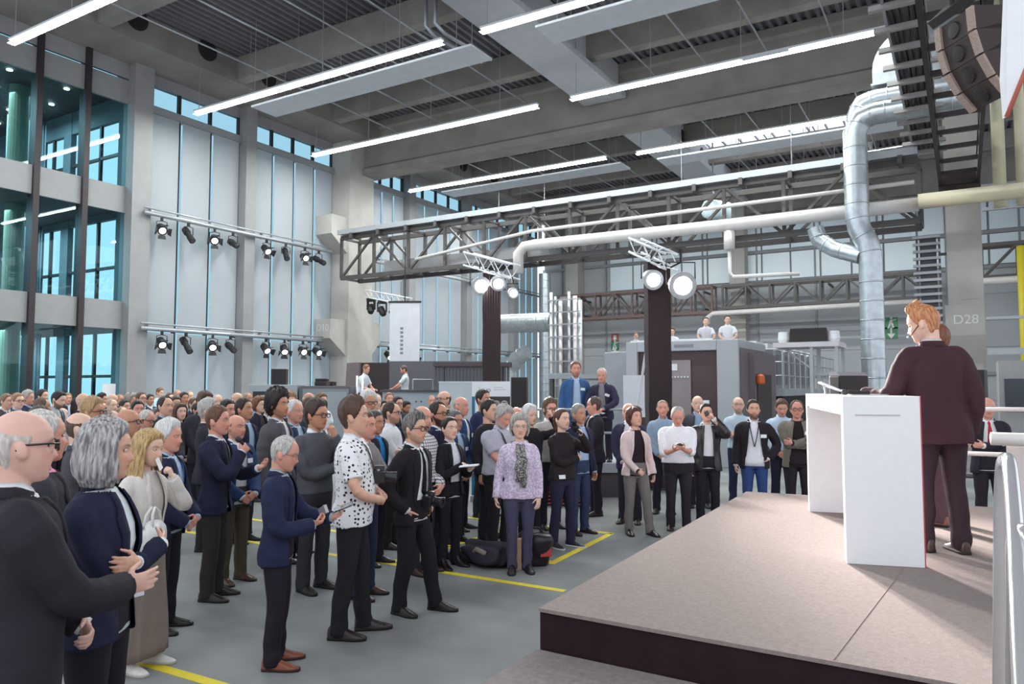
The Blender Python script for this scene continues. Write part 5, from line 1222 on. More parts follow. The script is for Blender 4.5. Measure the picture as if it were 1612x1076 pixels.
for k in range(3): mb = MB(); mb.box((-.09, -.115, .08 + k * .24), (.10, -.1, .24 + k * .24)); mb.build('lamp_panel', paint('e4e2e6', .4), t)
t = thing('control_stand', 'tall grey table stand with a black monitor behind the press walkway', 'stand', (-3.25, 19.25, 0)); mb = MB(); mb.box((-.75, -.1, 2.98), (.75, 1.2, 3.1)); mb.build('stand_top', paint('c8c2c6', .5), t)
for x in (.12, .68):
    for y in (0, 1.1): mb = MB(); mb.box((x - .035, y - .035, 0), (x + .035, y + .035, 2.98)); mb.build('leg', M_alu, t)
mb = MB(); mb.bar((-.6, .5, 2.98), (.12, .5, 2.4), .04, .04); mb.box((.15, .2, 2.3), (.65, .5, 2.36)); mb.build('brace', M_alu, t)
p = at_d(1278, 533, 22.5); t = thing('monitor_box', 'long black monitor box on top of the grey table stand', 'monitor', (-3.25, 19.65, 3.1), .1); mb = MB(); mb.box((-.42, -.2, 0), (.42, .25, .36)); mb.build('monitor_body', M_black, t, bevel=.02)
for s in (-1, 1): mb = MB(); mb.lathe([(.12, 0), (.15, .1), (.13, .28)], (s * .57, 0, 0), (0, 0, 1), 14); mb.build('work_lamp', M_white, t)
# ------------------------------------------------------------------ people platform, exhibition wall, booth, cabinets
t = thing('platform', 'raised grey platform carrying the two men behind the crowd', 'platform', (-6.8, 12.25, 0), math.radians(31)); mb = MB(); mb.box((-.6, -.1, .45), (2.0, 1.9, .62)); mb.build('deck', paint('9fa3a8', .6), t); mb = MB(); mb.box((-.55, -.05, 0), (1.95, 1.85, .45)); mb.build('skirt', paint('4a4448', .7), t)
bpy.context.view_layer.update()
t = thing('guard_rail', 'grey tubular railing in front of the two men on the platform', 'railing', (-6.8, 12.25, .62), math.radians(31))
for z in (.98, .55): mb = MB(); mb.tube([(-.35, 0, z), (1.95, 0, z)], .024, 8); mb.build('rail', M_alu, t, smooth=True)
for x in (-.3, .85, 1.9): mb = MB(); mb.tube([(x, 0, 0), (x, 0, .98)], .022, 8); mb.build('post', M_alu, t, smooth=True)
t = thing('stair_rail', 'sloping steel rail of the steps left of the two men', 'railing', (-7.12, 12.0, 0), math.radians(31)); mb = MB(); mb.tube([(-.75, -.1, .0), (-.75, -.1, .92), (0, 0, 1.58), (0, 0, .0)], .022, 8); mb.tube([(-.75, -.1, .5), (0, 0, 1.15)], .016, 8); mb.build('rail', M_alu, t, smooth=True)
p = at_d(1006, 600, 16.9); t = thing('angled_frame', 'white slanted stand leg beside the two men on the platform', 'stand', tuple((p[0], p[1], 0)), math.radians(31)); mb = MB(); mb.bar((-.3, 0, 0), (.2, 0, 3.05), .05, .05); mb.bar((-.3, 0, 1.5), (.05, 0, 1.5), .05, .05); mb.build('leg', M_white, t); mb = MB(); mb.box((-.35, -.3, 0), (.3, .3, .04)); mb.build('base_plate', M_alu, t)
p = at_d(1003, 650, 18); t = thing('notice_board', 'white paper notice left of the black tower', 'notice', (p[0], p[1], 0), math.radians(31)); mb = MB(); mb.box((-.32, -.02, 1.3), (.32, .02, 2.3)); mb.build('sheet', paint('d9d9e0', .6), t); mb = MB(); mb.tube([(0, .03, 0), (0, .03, 1.5)], .02, 6); mb.build('stand', M_alu, t)
def exh(name, label, x0, x1, ytop, d, z0, m, thick=.12, cat='exhibition wall', ang=31):
    a = at_d(x0, ytop, d); b = at_d(x1, ytop, d); w = np.linalg.norm((b - a)[:2]); t = thing(name, label, cat, (a[0], a[1], 0), math.radians(ang)); return t, w, a[2]
t, w, h = exh('roll_up_banner', 'white roll-up banner with grey lettering and gear picture behind the crowd', 743, 803, 600, 13.5, 0, None, cat='banner')
mb = MB(); mb.box((0, 0, .08), (w, .012, h)); bn = mb.build('banner_sheet', paint('e6e6ea', .6), t); mb = MB(); mb.box((-.02, -.08, 0), (w + .02, .1, .09)); mb.build('base_case', M_alu, t)
mb = MB(); mb.box((0, -.004, .1), (.055, 0, h - .27)); mb.build('blue_strip', paint('1d6f92', .6), bn); mb = MB(); mb.box((.24, -.004, h - .62), (w, 0, h - .27)); mb.build('picture_panel', paint('37302f', .5), bn)
mb = MB()
for gx in (.30, .44, .58): 
    mb.lathe([(.062, 0), (.062, .01), (.04, .01), (.04, 0)], (gx, -.006, h - .40), (0, 1, 0), 18)
mb.build('gear_picture', paint('a9a5a5', .5), bn)
o = text('banner_lettering', 'jeco', (.12, -.005, h - .15), .13, paint('8d9096', .6), (PI / 2, 0, 0), bn, .002, 'LEFT')
mb = MB(); mb.box((.39, -.005, h - .115), (.56, 0, h - .10)); mb.box((.39, -.005, h - .155), (.60, 0, h - .14)); mb.build('caption_lines', paint('c3c7cf', .6), bn)
t = thing('loudspeaker', 'tall black loudspeaker right of the white banner', 'loudspeaker', tuple((*at_d(818, 600, 16.6)[:2], 0)), math.radians(25)); mb = MB(); mb.box((-.17, -.2, 1.38), (.17, .2, 2.23)); mb.build('speaker_box', paint('33292c', .6), t, bevel=.01); mb = MB(); mb.box((-.15, -.215, 1.42), (.15, -.2, 2.19)); mb.build('grille', M_black, t); mb = MB(); mb.tube([(0, 0, 0), (0, 0, 1.4)], .03, 8); mb.box((-.3, -.3, 0), (.3, .3, .03)); mb.build('stand', M_black, t)
t, w, h = exh('exhibition_box', 'white exhibition box left of the banner', 691, 760, 600, 17.4, 0, None); mb = MB(); mb.box((0, 0, 0), (w, .9, h)); mb.build('box_body', paint('bfc6cc', .5), t, bevel=.01); mb = MB(); mb.box((-.01, -.01, h - .03), (w + .01, .91, h)); mb.build('box_lid', M_white, t)
t, w, h = exh('exhibition_counter', 'long pale blue counter wall behind the heads', 602, 722, 613, 19, 0, None); mb = MB(); mb.box((0, 0, 0), (w, 1.0, h - .06)); mb.build('counter_front', paint('a9b2b9', .5), t); mb = MB(); mb.box((-.05, -.08, h - .06), (w + .05, 1.05, h)); mb.build('counter_top', paint('4b474c', .5), t)
for x in (.85, .98): mb = MB(); mb.cyl((x, -.012, h - .3), (x, 0, h - .3), .02, 8); mb.build('knob', M_black, t)
t, w, h = exh('grey_cabinet', 'light grey machine cabinet with a dark opening behind the curly-haired man', 391, 468, 605, 20, 0, None, cat='machine cabinet'); mb = MB(); mb.box((0, 0, 0), (w, .8, h)); mb.build('cabinet_body', paint('9a9ea3', .5), t, bevel=.01); mb = MB(); mb.box((.13, -.02, .9), (w - .15, 0, h - .18)); mb.build('dark_opening', paint('2a2426', .6), t); mb = MB(); mb.box((.25, -.03, h - .42), (.45, -.02, h - .28)); mb.build('label_plate', M_white, t)
t, w, h = exh('grey_cabinet', 'mid grey machine cabinet with a dark frame right of the light grey one', 471, 552, 607, 20, 0, None, cat='machine cabinet'); mb = MB(); mb.box((0, 0, 0), (w, .8, h)); mb.build('cabinet_body', paint('5b595e', .5), t, bevel=.01); mb = MB(); mb.box((.10, -.02, .5), (w - .05, 0, h - .08)); mb.build('front_panel', paint('808489', .5), t); mb = MB(); mb.box((.55, -.035, .5), (w - .1, -.02, h - .16)); mb.build('lighter_panel', paint('949a9f', .5), t)
p = at_d(440, 603, 20.3); t = thing('loudspeaker', 'small dark loudspeaker standing on the light grey cabinet', 'loudspeaker', tuple((p[0], p[1], 2.085)), math.radians(40)); mb = MB(); mb.box((-.2, -.16, 0), (.2, .2, .42)); mb.build('speaker_box', paint('3a3133', .6), t, bevel=.01); mb = MB(); mb.box((-.18, -.172, .02), (.18, -.16, .40)); mb.build('grille', M_black, t)
p = at_d(513, 606, 20.4); t = thing('projector', 'black projector unit on top of the mid grey cabinet', 'projector', tuple((p[0], p[1], 2.05)), math.radians(31)); mb = MB(); mb.box((-.26, -.2, 0), (.24, .2, .12)); mb.box((-.26, -.15, .12), (.05, .15, .2)); mb.build('projector_body', M_black, t, bevel=.02); mb = MB(); mb.lathe([(.05, 0), (.06, .06)], (.12, -.2, .06), (0, -1, 0), 12); mb.build('lens', M_pdark, t)
# control booth
a = at_d(560, 570, 24.5); t = thing('control_booth', 'dark grey control booth walls behind the two technicians', 'booth', (a[0], a[1], 0), math.radians(31)); h = a[2] + .02
mb = MB(); mb.box((-.0, .9, 0), (.95, 1.0, h)); mb.build('black_wall_panel', paint('2c2225', .7), t); mb = MB(); mb.box((.95, .9, 0), (4.1, 1.0, h + .05)); mb.build('grey_wall_panel', paint('57555b', .7), t); mb = MB(); mb.prism([(-.55, 0), (0, 0), (0, h), (-.42, h - .02)], .6, 1.0, ax=1); mb.build('sloping_side_wall', paint('6b5e60', .7), t)
mb = MB(); mb.box((-.6, -1.4, 0), (2.5, .9, .9)); mb.build('booth_floor', paint('3a3638', .8), t)
BOOTH = t
t = thing('canopy', 'flat dark awning with hanging fringe over the exhibition stand', 'awning', tuple((*at_d(690, 575, 22.5)[:2], 0)), math.radians(31)); mb = MB(); mb.box((-.1, -.6, 2.62), (2.2, .9, 2.74)); mb.build('roof_slab', paint('4a4043', .6), t); mb = MB()
for k in range(22): mb.box((-.05 + k * .1, -.55, 2.05), (.02 + k * .1, -.53, 2.62))
mb.build('fringe', paint('4d4a52', .7), t); mb = MB(); mb.cyl((1.9, .6, 0), (1.9, .6, 2.65), .04, 8); mb.cyl((.1, .6, 0), (.1, .6, 2.65), .04, 8); mb.build('post', M_black, t)
p = at_d(565, 600, 20.6); t = thing('booth_pole', 'pair of white upright poles beside the technicians counter', 'pole', (p[0], p[1], 0), math.radians(31))
for x in (-.05, .10): mb = MB(); mb.tube([(x, 0, 0), (x, 0, 2.32 - .2 * x)], .03, 8); mb.build('pole', M_white, t, smooth=True)
mb = MB(); mb.box((-.12, -.12, 0), (.2, .12, .03)); mb.build('foot', M_alu, t)
p = at_d(671, 600, 22.4); t = thing('folding_stool', 'light tubular frame behind the standing technician', 'frame', (p[0], p[1], .9), math.radians(31)); mb = MB(); mb.tube([(-.4, 0, 1.35), (.2, 0, 1.35), (.2, 0, 0)], .02, 6); mb.tube([(-.4, 0, 0), (-.4, 0, 1.35)], .02, 6); mb.build('tube_frame', M_alu, t)
# signs
def wall_sign(label, x, y, w, h, m, shapes, yy=44.97):
    p = at_y(x, y, yy); t = thing('exit_sign', label, 'sign', tuple(p)); mb = MB(); mb.box((-w / 2, 0, -h / 2), (w / 2, .03, h / 2)); b = mb.build('sign_plate', m, t)
    mb = MB()
    for s in shapes: mb.prism(s, -.012, 0, ax=1)
    mb.build('pictogram', M_white, b); return t
run = [[(-.05, .2), (.06, .2), (.06, .31), (-.05, .31)], [(-.12, -.05), (.02, .0), (.10, .17), (-.06, .17)], [(-.2, -.3), (-.12, -.32), (.0, -.02), (-.1, .0)], [(.05, -.28), (.14, -.26), (.08, .0), (-.02, .0)], [(.08, .1), (.25, .16), (.24, .22), (.06, .17)]]
arrow = [[(-.05, -.02), (.05, -.02), (.05, .3), (-.05, .3)], [(0, -.3), (.2, -.02), (-.2, -.02)]]
cross = [[(-.07, -.28), (.07, -.28), (.07, .28), (-.07, .28)], [(-.28, -.07), (-.07, -.07), (-.07, .07), (-.28, .07)], [(.07, -.07), (.28, -.07), (.28, .07), (.07, .07)]]
M_green = paint('4f8a5e', .5)
wall_sign('green running man exit sign on the wall left of the speaker', 1403, 508, .62, .62, M_green, run); wall_sign('green arrow down sign below the exit sign left of the speaker', 1403, 524, .62, .62, M_green, arrow)
wall_sign('red fire alarm sign on the back wall, top of three', 968, 531, .5, .5, paint('a8564a', .5), [[(-.1, -.15), (.1, -.15), (.1, .15), (-.1, .15)]]); wall_sign('green running man exit sign on the back wall, middle of three', 968, 543, .55, .55, M_green, run); wall_sign('green first aid cross sign on the back wall, lowest of three', 968, 554, .5, .5, M_green, cross)
t = thing('round_tank', 'round pale blue tank end behind the truss', 'tank', tuple(at_d(1112, 328, 33))); mb = MB(); mb.lathe([(.0, 0), (.35, .03), (.42, .1), (.44, 1.2)], (0, 0, 0), (.45, .85, 0), 20); mb.build('tank_shell', paint('b9c6cd', .4), t, smooth=True); mb = MB(); mb.tube([(.2, .4, .4), (.2, .4, 5)], .03, 6); mb.build('hanger', M_alu, t)
for k, (x0, x1) in enumerate(((.75, 1.7),)):
    t = thing('wall_cabinet', 'dark windows of a container at the right edge behind the red-tie man', 'container', (1.0, 30, 0)); mb = MB(); mb.box((0, 0, 0), (3.5, 2, 2.9)); mb.build('container_shell', paint('a5a3a3', .6), t); mb = MB()
    for x in (.15, .95, 1.75): mb.box((x, -.02, 1.2), (x + .7, 0, 2.3))
    mb.build('window', paint('343a45', .2), t)
t = thing('loudspeaker', 'black loudspeaker beside the D28 column behind the speaker', 'loudspeaker', tuple((*at_d(1536, 600, 17)[:2], 0)), math.radians(-10)); mb = MB(); mb.box((-.2, -.2, 1.45), (.2, .2, 2.4)); mb.build('speaker_box', M_black, t, bevel=.01); mb = MB(); mb.tube([(0, 0, 0), (0, 0, 1.5)], .03, 8); mb.box((-.3, -.3, 0), (.3, .3, .03)); mb.build('stand', M_black, t)
# ------------------------------------------------------------------ things on the floor
def blob(name, label, cat, loc, dims, m, seed, bump=.12, sub=4, rz=0):
    bm = bmesh.new(); bmesh.ops.create_icosphere(bm, subdivisions=sub, radius=1); r = np.random.default_rng(seed); k = r.normal(size=(6, 3)) * 3; ph = r.uniform(0, 6, 6)
    for v in bm.verts:
        p = np.array(v.co); d = 1 + bump * sum(math.sin(p @ k[i] + ph[i]) for i in range(6)) / 2.4; p = np.sign(p) * np.abs(p) ** .8 * d; v.co = (p[0] * dims[0], p[1] * dims[1], max((p[2] + .9) * dims[2], 0.003))
    me = bpy.data.meshes.new(name); bm.to_mesh(me); bm.free(); me.polygons.foreach_set('use_smooth', [True] * len(me.polygons)); o = bpy.data.objects.new(name, me); COL.objects.link(o); me.materials.append(m); o.location = loc; o.rotation_euler = (0, 0, rz)
    return tag(o, label, cat) if label else o
p = at_z(842, 888, 0); bp_ = blob('backpack', 'black backpack with a red patch on the floor beside the tan paper bag', 'backpack', tuple(p), (.20, .15, .21), leather('241c22'), 4, .10, rz=.5)
mb = MB(); mb.box((.02, -.185, .08), (.15, -.16, .22)); q = mb.build('red_patch', paint('b83a34', .6), bp_); q.rotation_euler = (math.radians(-12), 0, .3)
mb = MB(); mb.tube([(-.12, -.02, .36), (-.06, -.03, .42), (.05, -.02, .41), (.1, 0, .34)], .015, 6); mb.build('carry_loop', M_black, bp_, smooth=True); mb = MB(); mb.tube([(-.15, -.12, .05), (-.19, -.16, .2), (-.13, -.1, .33)], .018, 6); mb.build('shoulder_strap', M_black, bp_, smooth=True)
p = at_z(811, 895, 0); pb_ = thing('paper_bag', 'tall tan paper bag leaning at the feet of the woman in lavender', 'paper bag', tuple(p), math.radians(31)); mb = MB(); mb.prism([(-.07, -.05), (.07, -.05), (.07, .05), (0, .035), (-.07, .05)], 0, .33); mb.build('bag_body', noise_mat('kraft_paper', hexc('c7a184'), .8, 0, .1, 12), pb_)
mb = MB(); mb.tube([(-.03, 0, .33), (-.03, 0, .40), (.03, 0, .40), (.03, 0, .33)], .004, 5); mb.build('bag_handle', paint('a88468', .8), pb_)
p = at_z(770, 888, 0); c_ = blob('coat', 'dark coat lying in a heap on the floor left of the paper bag', 'coat', tuple(p), (.30, .2, .13), cloth('35303a'), 9, .25, rz=-.2); mb = MB(); mb.tube([(-.2, -.1, .1), (-.38, -.16, .05), (-.45, -.1, .03)], [.07, .06, .04], 10); mb.build('coat_sleeve', cloth('35303a'), c_, smooth=True)
mb = MB(); mb.tube([(-.1, -.16, .13), (0, -.2, .2), (.12, -.17, .16)], .03, 8); mb.build('lining', cloth('8c8378'), c_, smooth=True)
p = at_z(880, 800, 0) + np.array((-.2, .5, 0)); t = thing('crate', 'red slatted crate on the floor behind the woman with black sneakers', 'crate', tuple(p), .3)
mb = MB()
for k in range(8): mb.box((-.5, -.3, .03 + k * .06), (.5, .3, .06 + k * .06))
mb.build('crate_slats', paint('a8463c', .6), t); mb = MB()
for x in (-.5, .44): mb.box((x, -.32, 0), (x + .06, -.29, .52)); mb.box((x, .29, 0), (x + .06, .32, .52))
mb.each('crate_post', paint('8a3a34', .6), t)
mb = MB(); q = [at_z(x, y, .012) for x, y in ((1120, 812), (1145, 806), (1165, 800), (1185, 790), (1205, 784))]; mb.tube(q, .012, 6); tag(mb.build('cable', M_black, smooth=True), 'black cable lying on the floor behind the stage corner', 'cable')
# ------------------------------------------------------------------ people in the photograph
def prof(x): return 31 + math.degrees(math.atan((806 - x) / FPX))
USED = []
def at_head(x, y, d, z0=0.):
    p = at_d(x, y, d); return (p[0], p[1], z0), p[2] - z0
def stand(label, x, y, d, t, P, z0=0., **kw):
    "person whose head top is seen at pixel x, y at depth d, turned t degrees from right profile towards the camera"
    loc, H = at_head(x, y, d, z0); USED.append((loc[0], loc[1]))
    return person(label, loc, H, prof(x) - t, P, **kw)
W1 = dict(wide=1.06); FEM = dict(fem=1)
ft = lambda a, b, c, d: ((a, b), (c, d))
NAVY = '2a2c44'; DARK = '2c272e'; CHAR = '3d3a40'; BLK = '241f23'; WHT = 'e8e6e8'; LBL = 'b4c6de'
GREY = 'aaa6a2'; BRN = '4a3428'; DBR = '33251f'; BLKH = '251b19'; SKIN = 'dba890'; SKR = 'd89a86'; SKT = 'c48c70'; SKP = 'e3b8a2'
h01 = stand('bald man with white hair fringe and black glasses in dark suit, nearest at left edge', 30, 652, 2.95, -14, Pose('gest', 'clasp2', B=dict(wide=1.12, belly=.03), yaw=4), hair=('ring', 'c4b4aa', 'd6cac4'), skin='e0b0a0', glasses=('231a1a',), fit=dict(jk=DARK, sh=WHT, tr='252028'), brow='b8aca4')
h02 = stand('grey-haired man in grey suit and pink shirt half hidden behind the nearest bald man', 66, 652, 4.15, -2, Pose('clasp', 'clasp2', B=W1, yaw=-10), hair=('recede', 'b5aeaa'), skin=SKR, fit=dict(jk='3c3940', sh='e79ab0', tr='2b272d', tie='d4708e'), brow='a89c94')
h03 = stand('woman with grey bob in navy blazer with arms crossed, in front at left', 163, 669, 3.6, 22, Pose('over', 'under', B=dict(fem=1, wide=1.12), yaw=-14, pitch=-2), hair=('bob', '6f6768', 'c2bdbd'), skin=SKIN, fit=dict(jk='24263c', jh=.82, js='open', lap=.05, sh='dfe6ea', sname='blouse', collar=False, tr='221d23'))
h04 = stand('blonde woman in cream jacket and long patterned skirt holding a card to her mouth', 230, 681, 5.5, 42, Pose('belt', ('mouth', (.06, .21, 1.43)), B=FEM, yaw=-6, pitch=-6), hair=('long', 'a07c4c', 'd2b07c'), skin=SKP, fit=dict(jk='d9d0c8', jh=.98, js='open', lap=.04, sh='cfc6c0', sname='blouse', collar=False, sk='8d7c74', so='d8d2cc', sole='b8b0a8'))
h05 = stand('white-haired man in navy suit with blue lanyard, hands clasped, beside the blonde woman', 264, 666, 6.35, 26, Pose('clasp', 'clasp2', B=W1, yaw=0, pitch=-2), hair=('medium', 'c4c0bd', 'e6e4e2'), skin=SKR, brow='b5ada6', fit=dict(jk='262840', js='wide', sh=LBL, tr='26222a', lany='2f6db4', badge=[(.10, 1.24, .1)], so='1e1614'))
h06 = stand('brown-haired man in navy suit holding out a microphone to the bald man', 342, 643, 7.3, 22, Pose('mic', ('show', (.10, .36, 1.20)), yaw=0), hair=('short', '5a3d2c'), skin=SKR, fit=dict(jk='25263c', js='one', sh=WHT, tr='34302f', tie='28242e', so='1e1614'))
h07 = stand('bald man in blue jacket with white badge speaking into the microphone', 371, 655, 7.9, 52, Pose('clasp', 'clasp2', yaw=-8), hair=('slim_ring', '6b5c50'), skin=SKR, beard='9a8478', amt=.3, fit=dict(jk='32456e', js='open', sh=WHT, tr='4f4638', badge=[(-.10, 1.30)], so='4a2a22'))
h08 = stand('grey-haired man in navy blazer and brown shoes holding a compact camera and a phone', 441, 689, 5.55, 10, Pose(('phone', (.10, .27, 1.10)), ('show', (.06, .40, 1.13)), yaw=4, pitch=-14, B=dict(wide=1.03)), hair=('recede', 'a39d96', 'cfcac4'), skin=SKR, glasses=('6a5c50', 1), brow='a09488', fit=dict(jk='272b46', js='wide', sh='a4aab2', tr='252029', so='8a4630', sole='3a2018'))
M_polka = bpy.data.materials.new('white_polka_print'); M_polka.use_nodes = True
def _polka():
    nt = M_polka.node_tree; b = nt.nodes['Principled BSDF']; b.inputs['Roughness'].default_value = .85; b.inputs['Specular IOR Level'].default_value = .2
    tc = nt.nodes.new('ShaderNodeTexCoord'); v = nt.nodes.new('ShaderNodeTexVoronoi'); v.inputs['Scale'].default_value = 30; v.inputs['Randomness'].default_value = .55
    nt.links.new(tc.outputs['Object'], v.inputs['Vector']); lt = nt.nodes.new('ShaderNodeMath'); lt.operation = 'LESS_THAN'; lt.inputs[1].default_value = .31; nt.links.new(v.outputs['Distance'], lt.inputs[0])
    mx = nt.nodes.new('ShaderNodeMix'); mx.data_type = 'RGBA'; mx.inputs[6].default_value = (*hexc('ebe8ea'), 1); mx.inputs[7].default_value = (*hexc('37323a'), 1); nt.links.new(lt.outputs[0], mx.inputs[0]); nt.links.new(mx.outputs[2], b.inputs['Base Color'])
_polka()
h09 = stand('tall man in white shirt with black polka print and dark jeans, camera on his chest', 557, 632, 6.25, 8, Pose('belt', 'belt', yaw=0, pitch=2, B=dict(belly=.045, wide=1.08), feet=ft(.12, -.07, -.10, .10)), hair=('medium', '4b352a'), skin=SKIN, fit=dict(tp='loose', tm=M_polka, cc='e8e6e8', tr='272329', so='2c1d1a', slim=.98))
h10 = stand('man in black suit and black glasses with a camera hanging at his waist', 652, 655, 6.85, 34, Pose('pocket', 'pocket', yaw=-2, pitch=1, feet=ft(.12, -.06, -.16, .16)), hair=('quiff', '3a3532', '8c8682'), skin=SKIN, glasses=('1c1617',), beard='5a4a44', amt=.25, fit=dict(jk='231e22', js='wide', sh=WHT, tr='221d21', tie='1c191c', so='1a1413'))
h11 = stand('tall man with curly black hair in grey suit and open white shirt', 438, 620, 8.6, 28, Pose('down', 'down', yaw=4, pitch=4), hair=('curly', BLKH), skin=SKT, beard='3a2c28', amt=.3, fit=dict(jk='5a565b', js='one', sh=WHT, tr='38343a', badge=[(-.11, 1.22)]))
h12 = stand('man in grey sweater and glasses with one finger on his cheek', 497, 634, 7.6, 48, Pose('under', 'face', yaw=-10, pitch=-2, B=W1), hair=('medium', '3c2d28'), skin=SKT, glasses=('2a1f1e',), fit=dict(tp='sweater', sh='57565c', cc=WHT, collar=True, tr='38353b', so='18140f'))
h13 = stand('white-haired man in blue suit just behind the curly-haired man', 463, 632, 9.2, 40, Pose('down', 'down', yaw=0), hair=('recede', 'c8c4c2', 'e6e4e4'), skin=SKR, vox=.009, fit=dict(jk='34405a', js='open', sh=LBL, tr='2c2a33', badge=[(-.1, 1.25)]))
h14 = stand('man in grey vest holding up a phone, half hidden behind the polka shirt man', 575, 652, 7.35, 30, Pose('down', ('show', (.10, .34, 1.18)), yaw=0, pitch=2), hair=('short', BRN), skin=SKR, fit=dict(tp='sweater', sh='8a8386', cc=WHT, collar=True, tr='2f3650', badge=[(-.06, 1.2)], so='4a2620'))
h15 = stand('dark-haired man in dark jacket and bright blue shirt behind the polka shirt man', 590, 650, 8.7, 35, Pose('down', 'down', yaw=4, pitch=0), hair=('short', '3f3a3a'), skin=SKT, fit=dict(jk='2c2a36', js='open', sh='3a94d8', tr='2b2830'), vox=.008)
h16 = stand('man in white shirt with arms crossed, receding dark hair and glasses', 616, 635, 9.6, 18, Pose('over', 'under', yaw=0, B=W1), hair=('recede', DBR), skin=SKIN, glasses=('2a1f1e',), beard='5a463c', amt=.45, fit=dict(tp='shirt', sh='e6e4e8', tr='2e2a30'), vox=.008)
M_check = bpy.data.materials.new('checked_shirt'); M_check.use_nodes = True
def _check():
    nt = M_check.node_tree; b = nt.nodes['Principled BSDF']; b.inputs['Roughness'].default_value = .85; tc = nt.nodes.new('ShaderNodeTexCoord'); br = nt.nodes.new('ShaderNodeTexBrick')
    mp = nt.nodes.new('ShaderNodeMapping'); mp.inputs['Rotation'].default_value = (PI / 2, 0, 0); nt.links.new(tc.outputs['Object'], mp.inputs[0]); nt.links.new(mp.outputs[0], br.inputs['Vector'])
    br.offset = 0; br.inputs['Scale'].default_value = 18; br.inputs['Brick Width'].default_value = .6; br.inputs['Row Height'].default_value = .6; br.inputs['Mortar Size'].default_value = .07
    br.inputs['Color1'].default_value = br.inputs['Color2'].default_value = (*hexc('e2dde0'), 1); br.inputs['Mortar'].default_value = (*hexc('443a44'), 1); nt.links.new(br.outputs['Color'], b.inputs['Base Color'])
_check()
h17 = stand('bald man with reddish goatee in checked shirt behind the black suit man', 664, 641, 8.3, 38, Pose('down', 'clasp', yaw=0, B=W1), hair=('slim_ring', '8a5a44'), skin=SKR, beard='6e4a3c', amt=.5, fit=dict(tp='shirt', tm=M_check, cc='dcd6da', tr='2b2a36', so='3a201c'), vox=.008)
h18 = stand('bearded man with slicked black hair and glasses in navy suit', 690, 636, 8.9, 36, Pose('down', 'down', yaw=0, pitch=3), hair=('slick', BLKH), skin=SKT, glasses=('1c1617',), beard='2b1f1c', amt=.9, fit=dict(jk='2a2a42', js='open', sh=WHT, tr='262430'), vox=.008)
h19 = stand('woman with tied black hair and notebook, black blazer over white blouse', 708, 659, 8.55, 48, Pose('pen', 'note', B=FEM, yaw=8, pitch=3), hair=('tied', BLKH), skin=SKP, fit=dict(jk=BLK, jh=.86, js='open', lap=.05, sh='dcdae2', sname='blouse', tr='221e24', heel=.05, so='1a1517', slim=.95))
h20 = stand('man with short grey hair and glasses in blue jacket behind the notebook woman', 716, 649, 9.9, 45, Pose('clasp', 'clasp2', yaw=0), hair=('short', '5d5654'), skin=SKT, glasses=('3a2e2c', 1), fit=dict(jk='2f4468', js='open', sh=LBL, tr='2b2830', badge=[(-.11, 1.28)]), vox=.009)
h21 = stand('bald man in blue suit with badge standing before the white exhibition box', 725, 626, 10.8, 25, Pose('down', 'down', yaw=4), hair=('slim_ring', 'a08878'), skin=SKR, fit=dict(jk='33527c', js='open', sh=WHT, tr='2b2c3a', badge=[(-.1, 1.27)]), vox=.009)
h22 = stand('dark-haired man in navy jumper directly in front of the white banner', 761, 616, 11.9, 38, Pose('down', 'down', yaw=0, pitch=4), hair=('short', BLKH), skin=SKT, beard='2b1f1c', amt=.35, fit=dict(tp='sweater', sh='2d3150', tr='26242c'), vox=.009)
h23 = stand('man with black hair and black jacket left of the big man in grey shirt', 769, 632, 10.1, 30, Pose('down', 'down', yaw=0), hair=('short', BLKH), skin=SKIN, fit=dict(tp='coat', sh='2a2629', tr='26242c'), vox=.009)
h24 = stand('big grey-haired man in grey short-sleeved shirt looking down at a phone', 787, 638, 9.35, 42, Pose('phone', 'phone2', yaw=6, pitch=-26, B=dict(wide=1.3, belly=.10)), hair=('medium', '9c948e', 'c6c0ba'), skin=SKR, beard='c2bab2', amt=.6, fit=dict(tp='polo', sh='b0aeb8', tr='2a262b', so='3a2420'), vox=.008)
M_lav = bpy.data.materials.new('lavender_print'); M_lav.use_nodes = True
def _lav(m, c1, c2, sc, lo=.42, hi=.6):
    nt = m.node_tree; b = nt.nodes['Principled BSDF']; b.inputs['Roughness'].default_value = .85; tc = nt.nodes.new('ShaderNodeTexCoord'); n = nt.nodes.new('ShaderNodeTexNoise'); n.inputs['Scale'].default_value = sc; n.inputs['Detail'].default_value = 5
    nt.links.new(tc.outputs['Object'], n.inputs['Vector']); cr = nt.nodes.new('ShaderNodeValToRGB'); cr.color_ramp.elements[0].position = lo; cr.color_ramp.elements[0].color = (*hexc(c1), 1); cr.color_ramp.elements[1].position = hi; cr.color_ramp.elements[1].color = (*hexc(c2), 1); nt.links.new(n.outputs['Fac'], cr.inputs[0]); nt.links.new(cr.outputs[0], b.inputs['Base Color'])
_lav(M_lav, 'bda6c2', 'e2d4e4', 45)
M_scarf = bpy.data.materials.new('speckled_scarf'); M_scarf.use_nodes = True; _lav(M_scarf, '3a353a', 'b9b3ae', 70, .45, .58)
h25 = stand('grey-haired woman in lavender blouse and black speckled scarf', 818, 656, 8.35, 84, Pose('down', 'thigh', B=dict(fem=1, wide=1.1), yaw=0, feet=ft(.09, .03, -.09, 0)), hair=('shaggy', '8f8781', 'c2bab2'), skin=SKP, glasses=('b09a8a', 1), fit=dict(tp='blouse', tm=M_lav, collar=False, tr='4a4860', so='241c22', slim=.95))
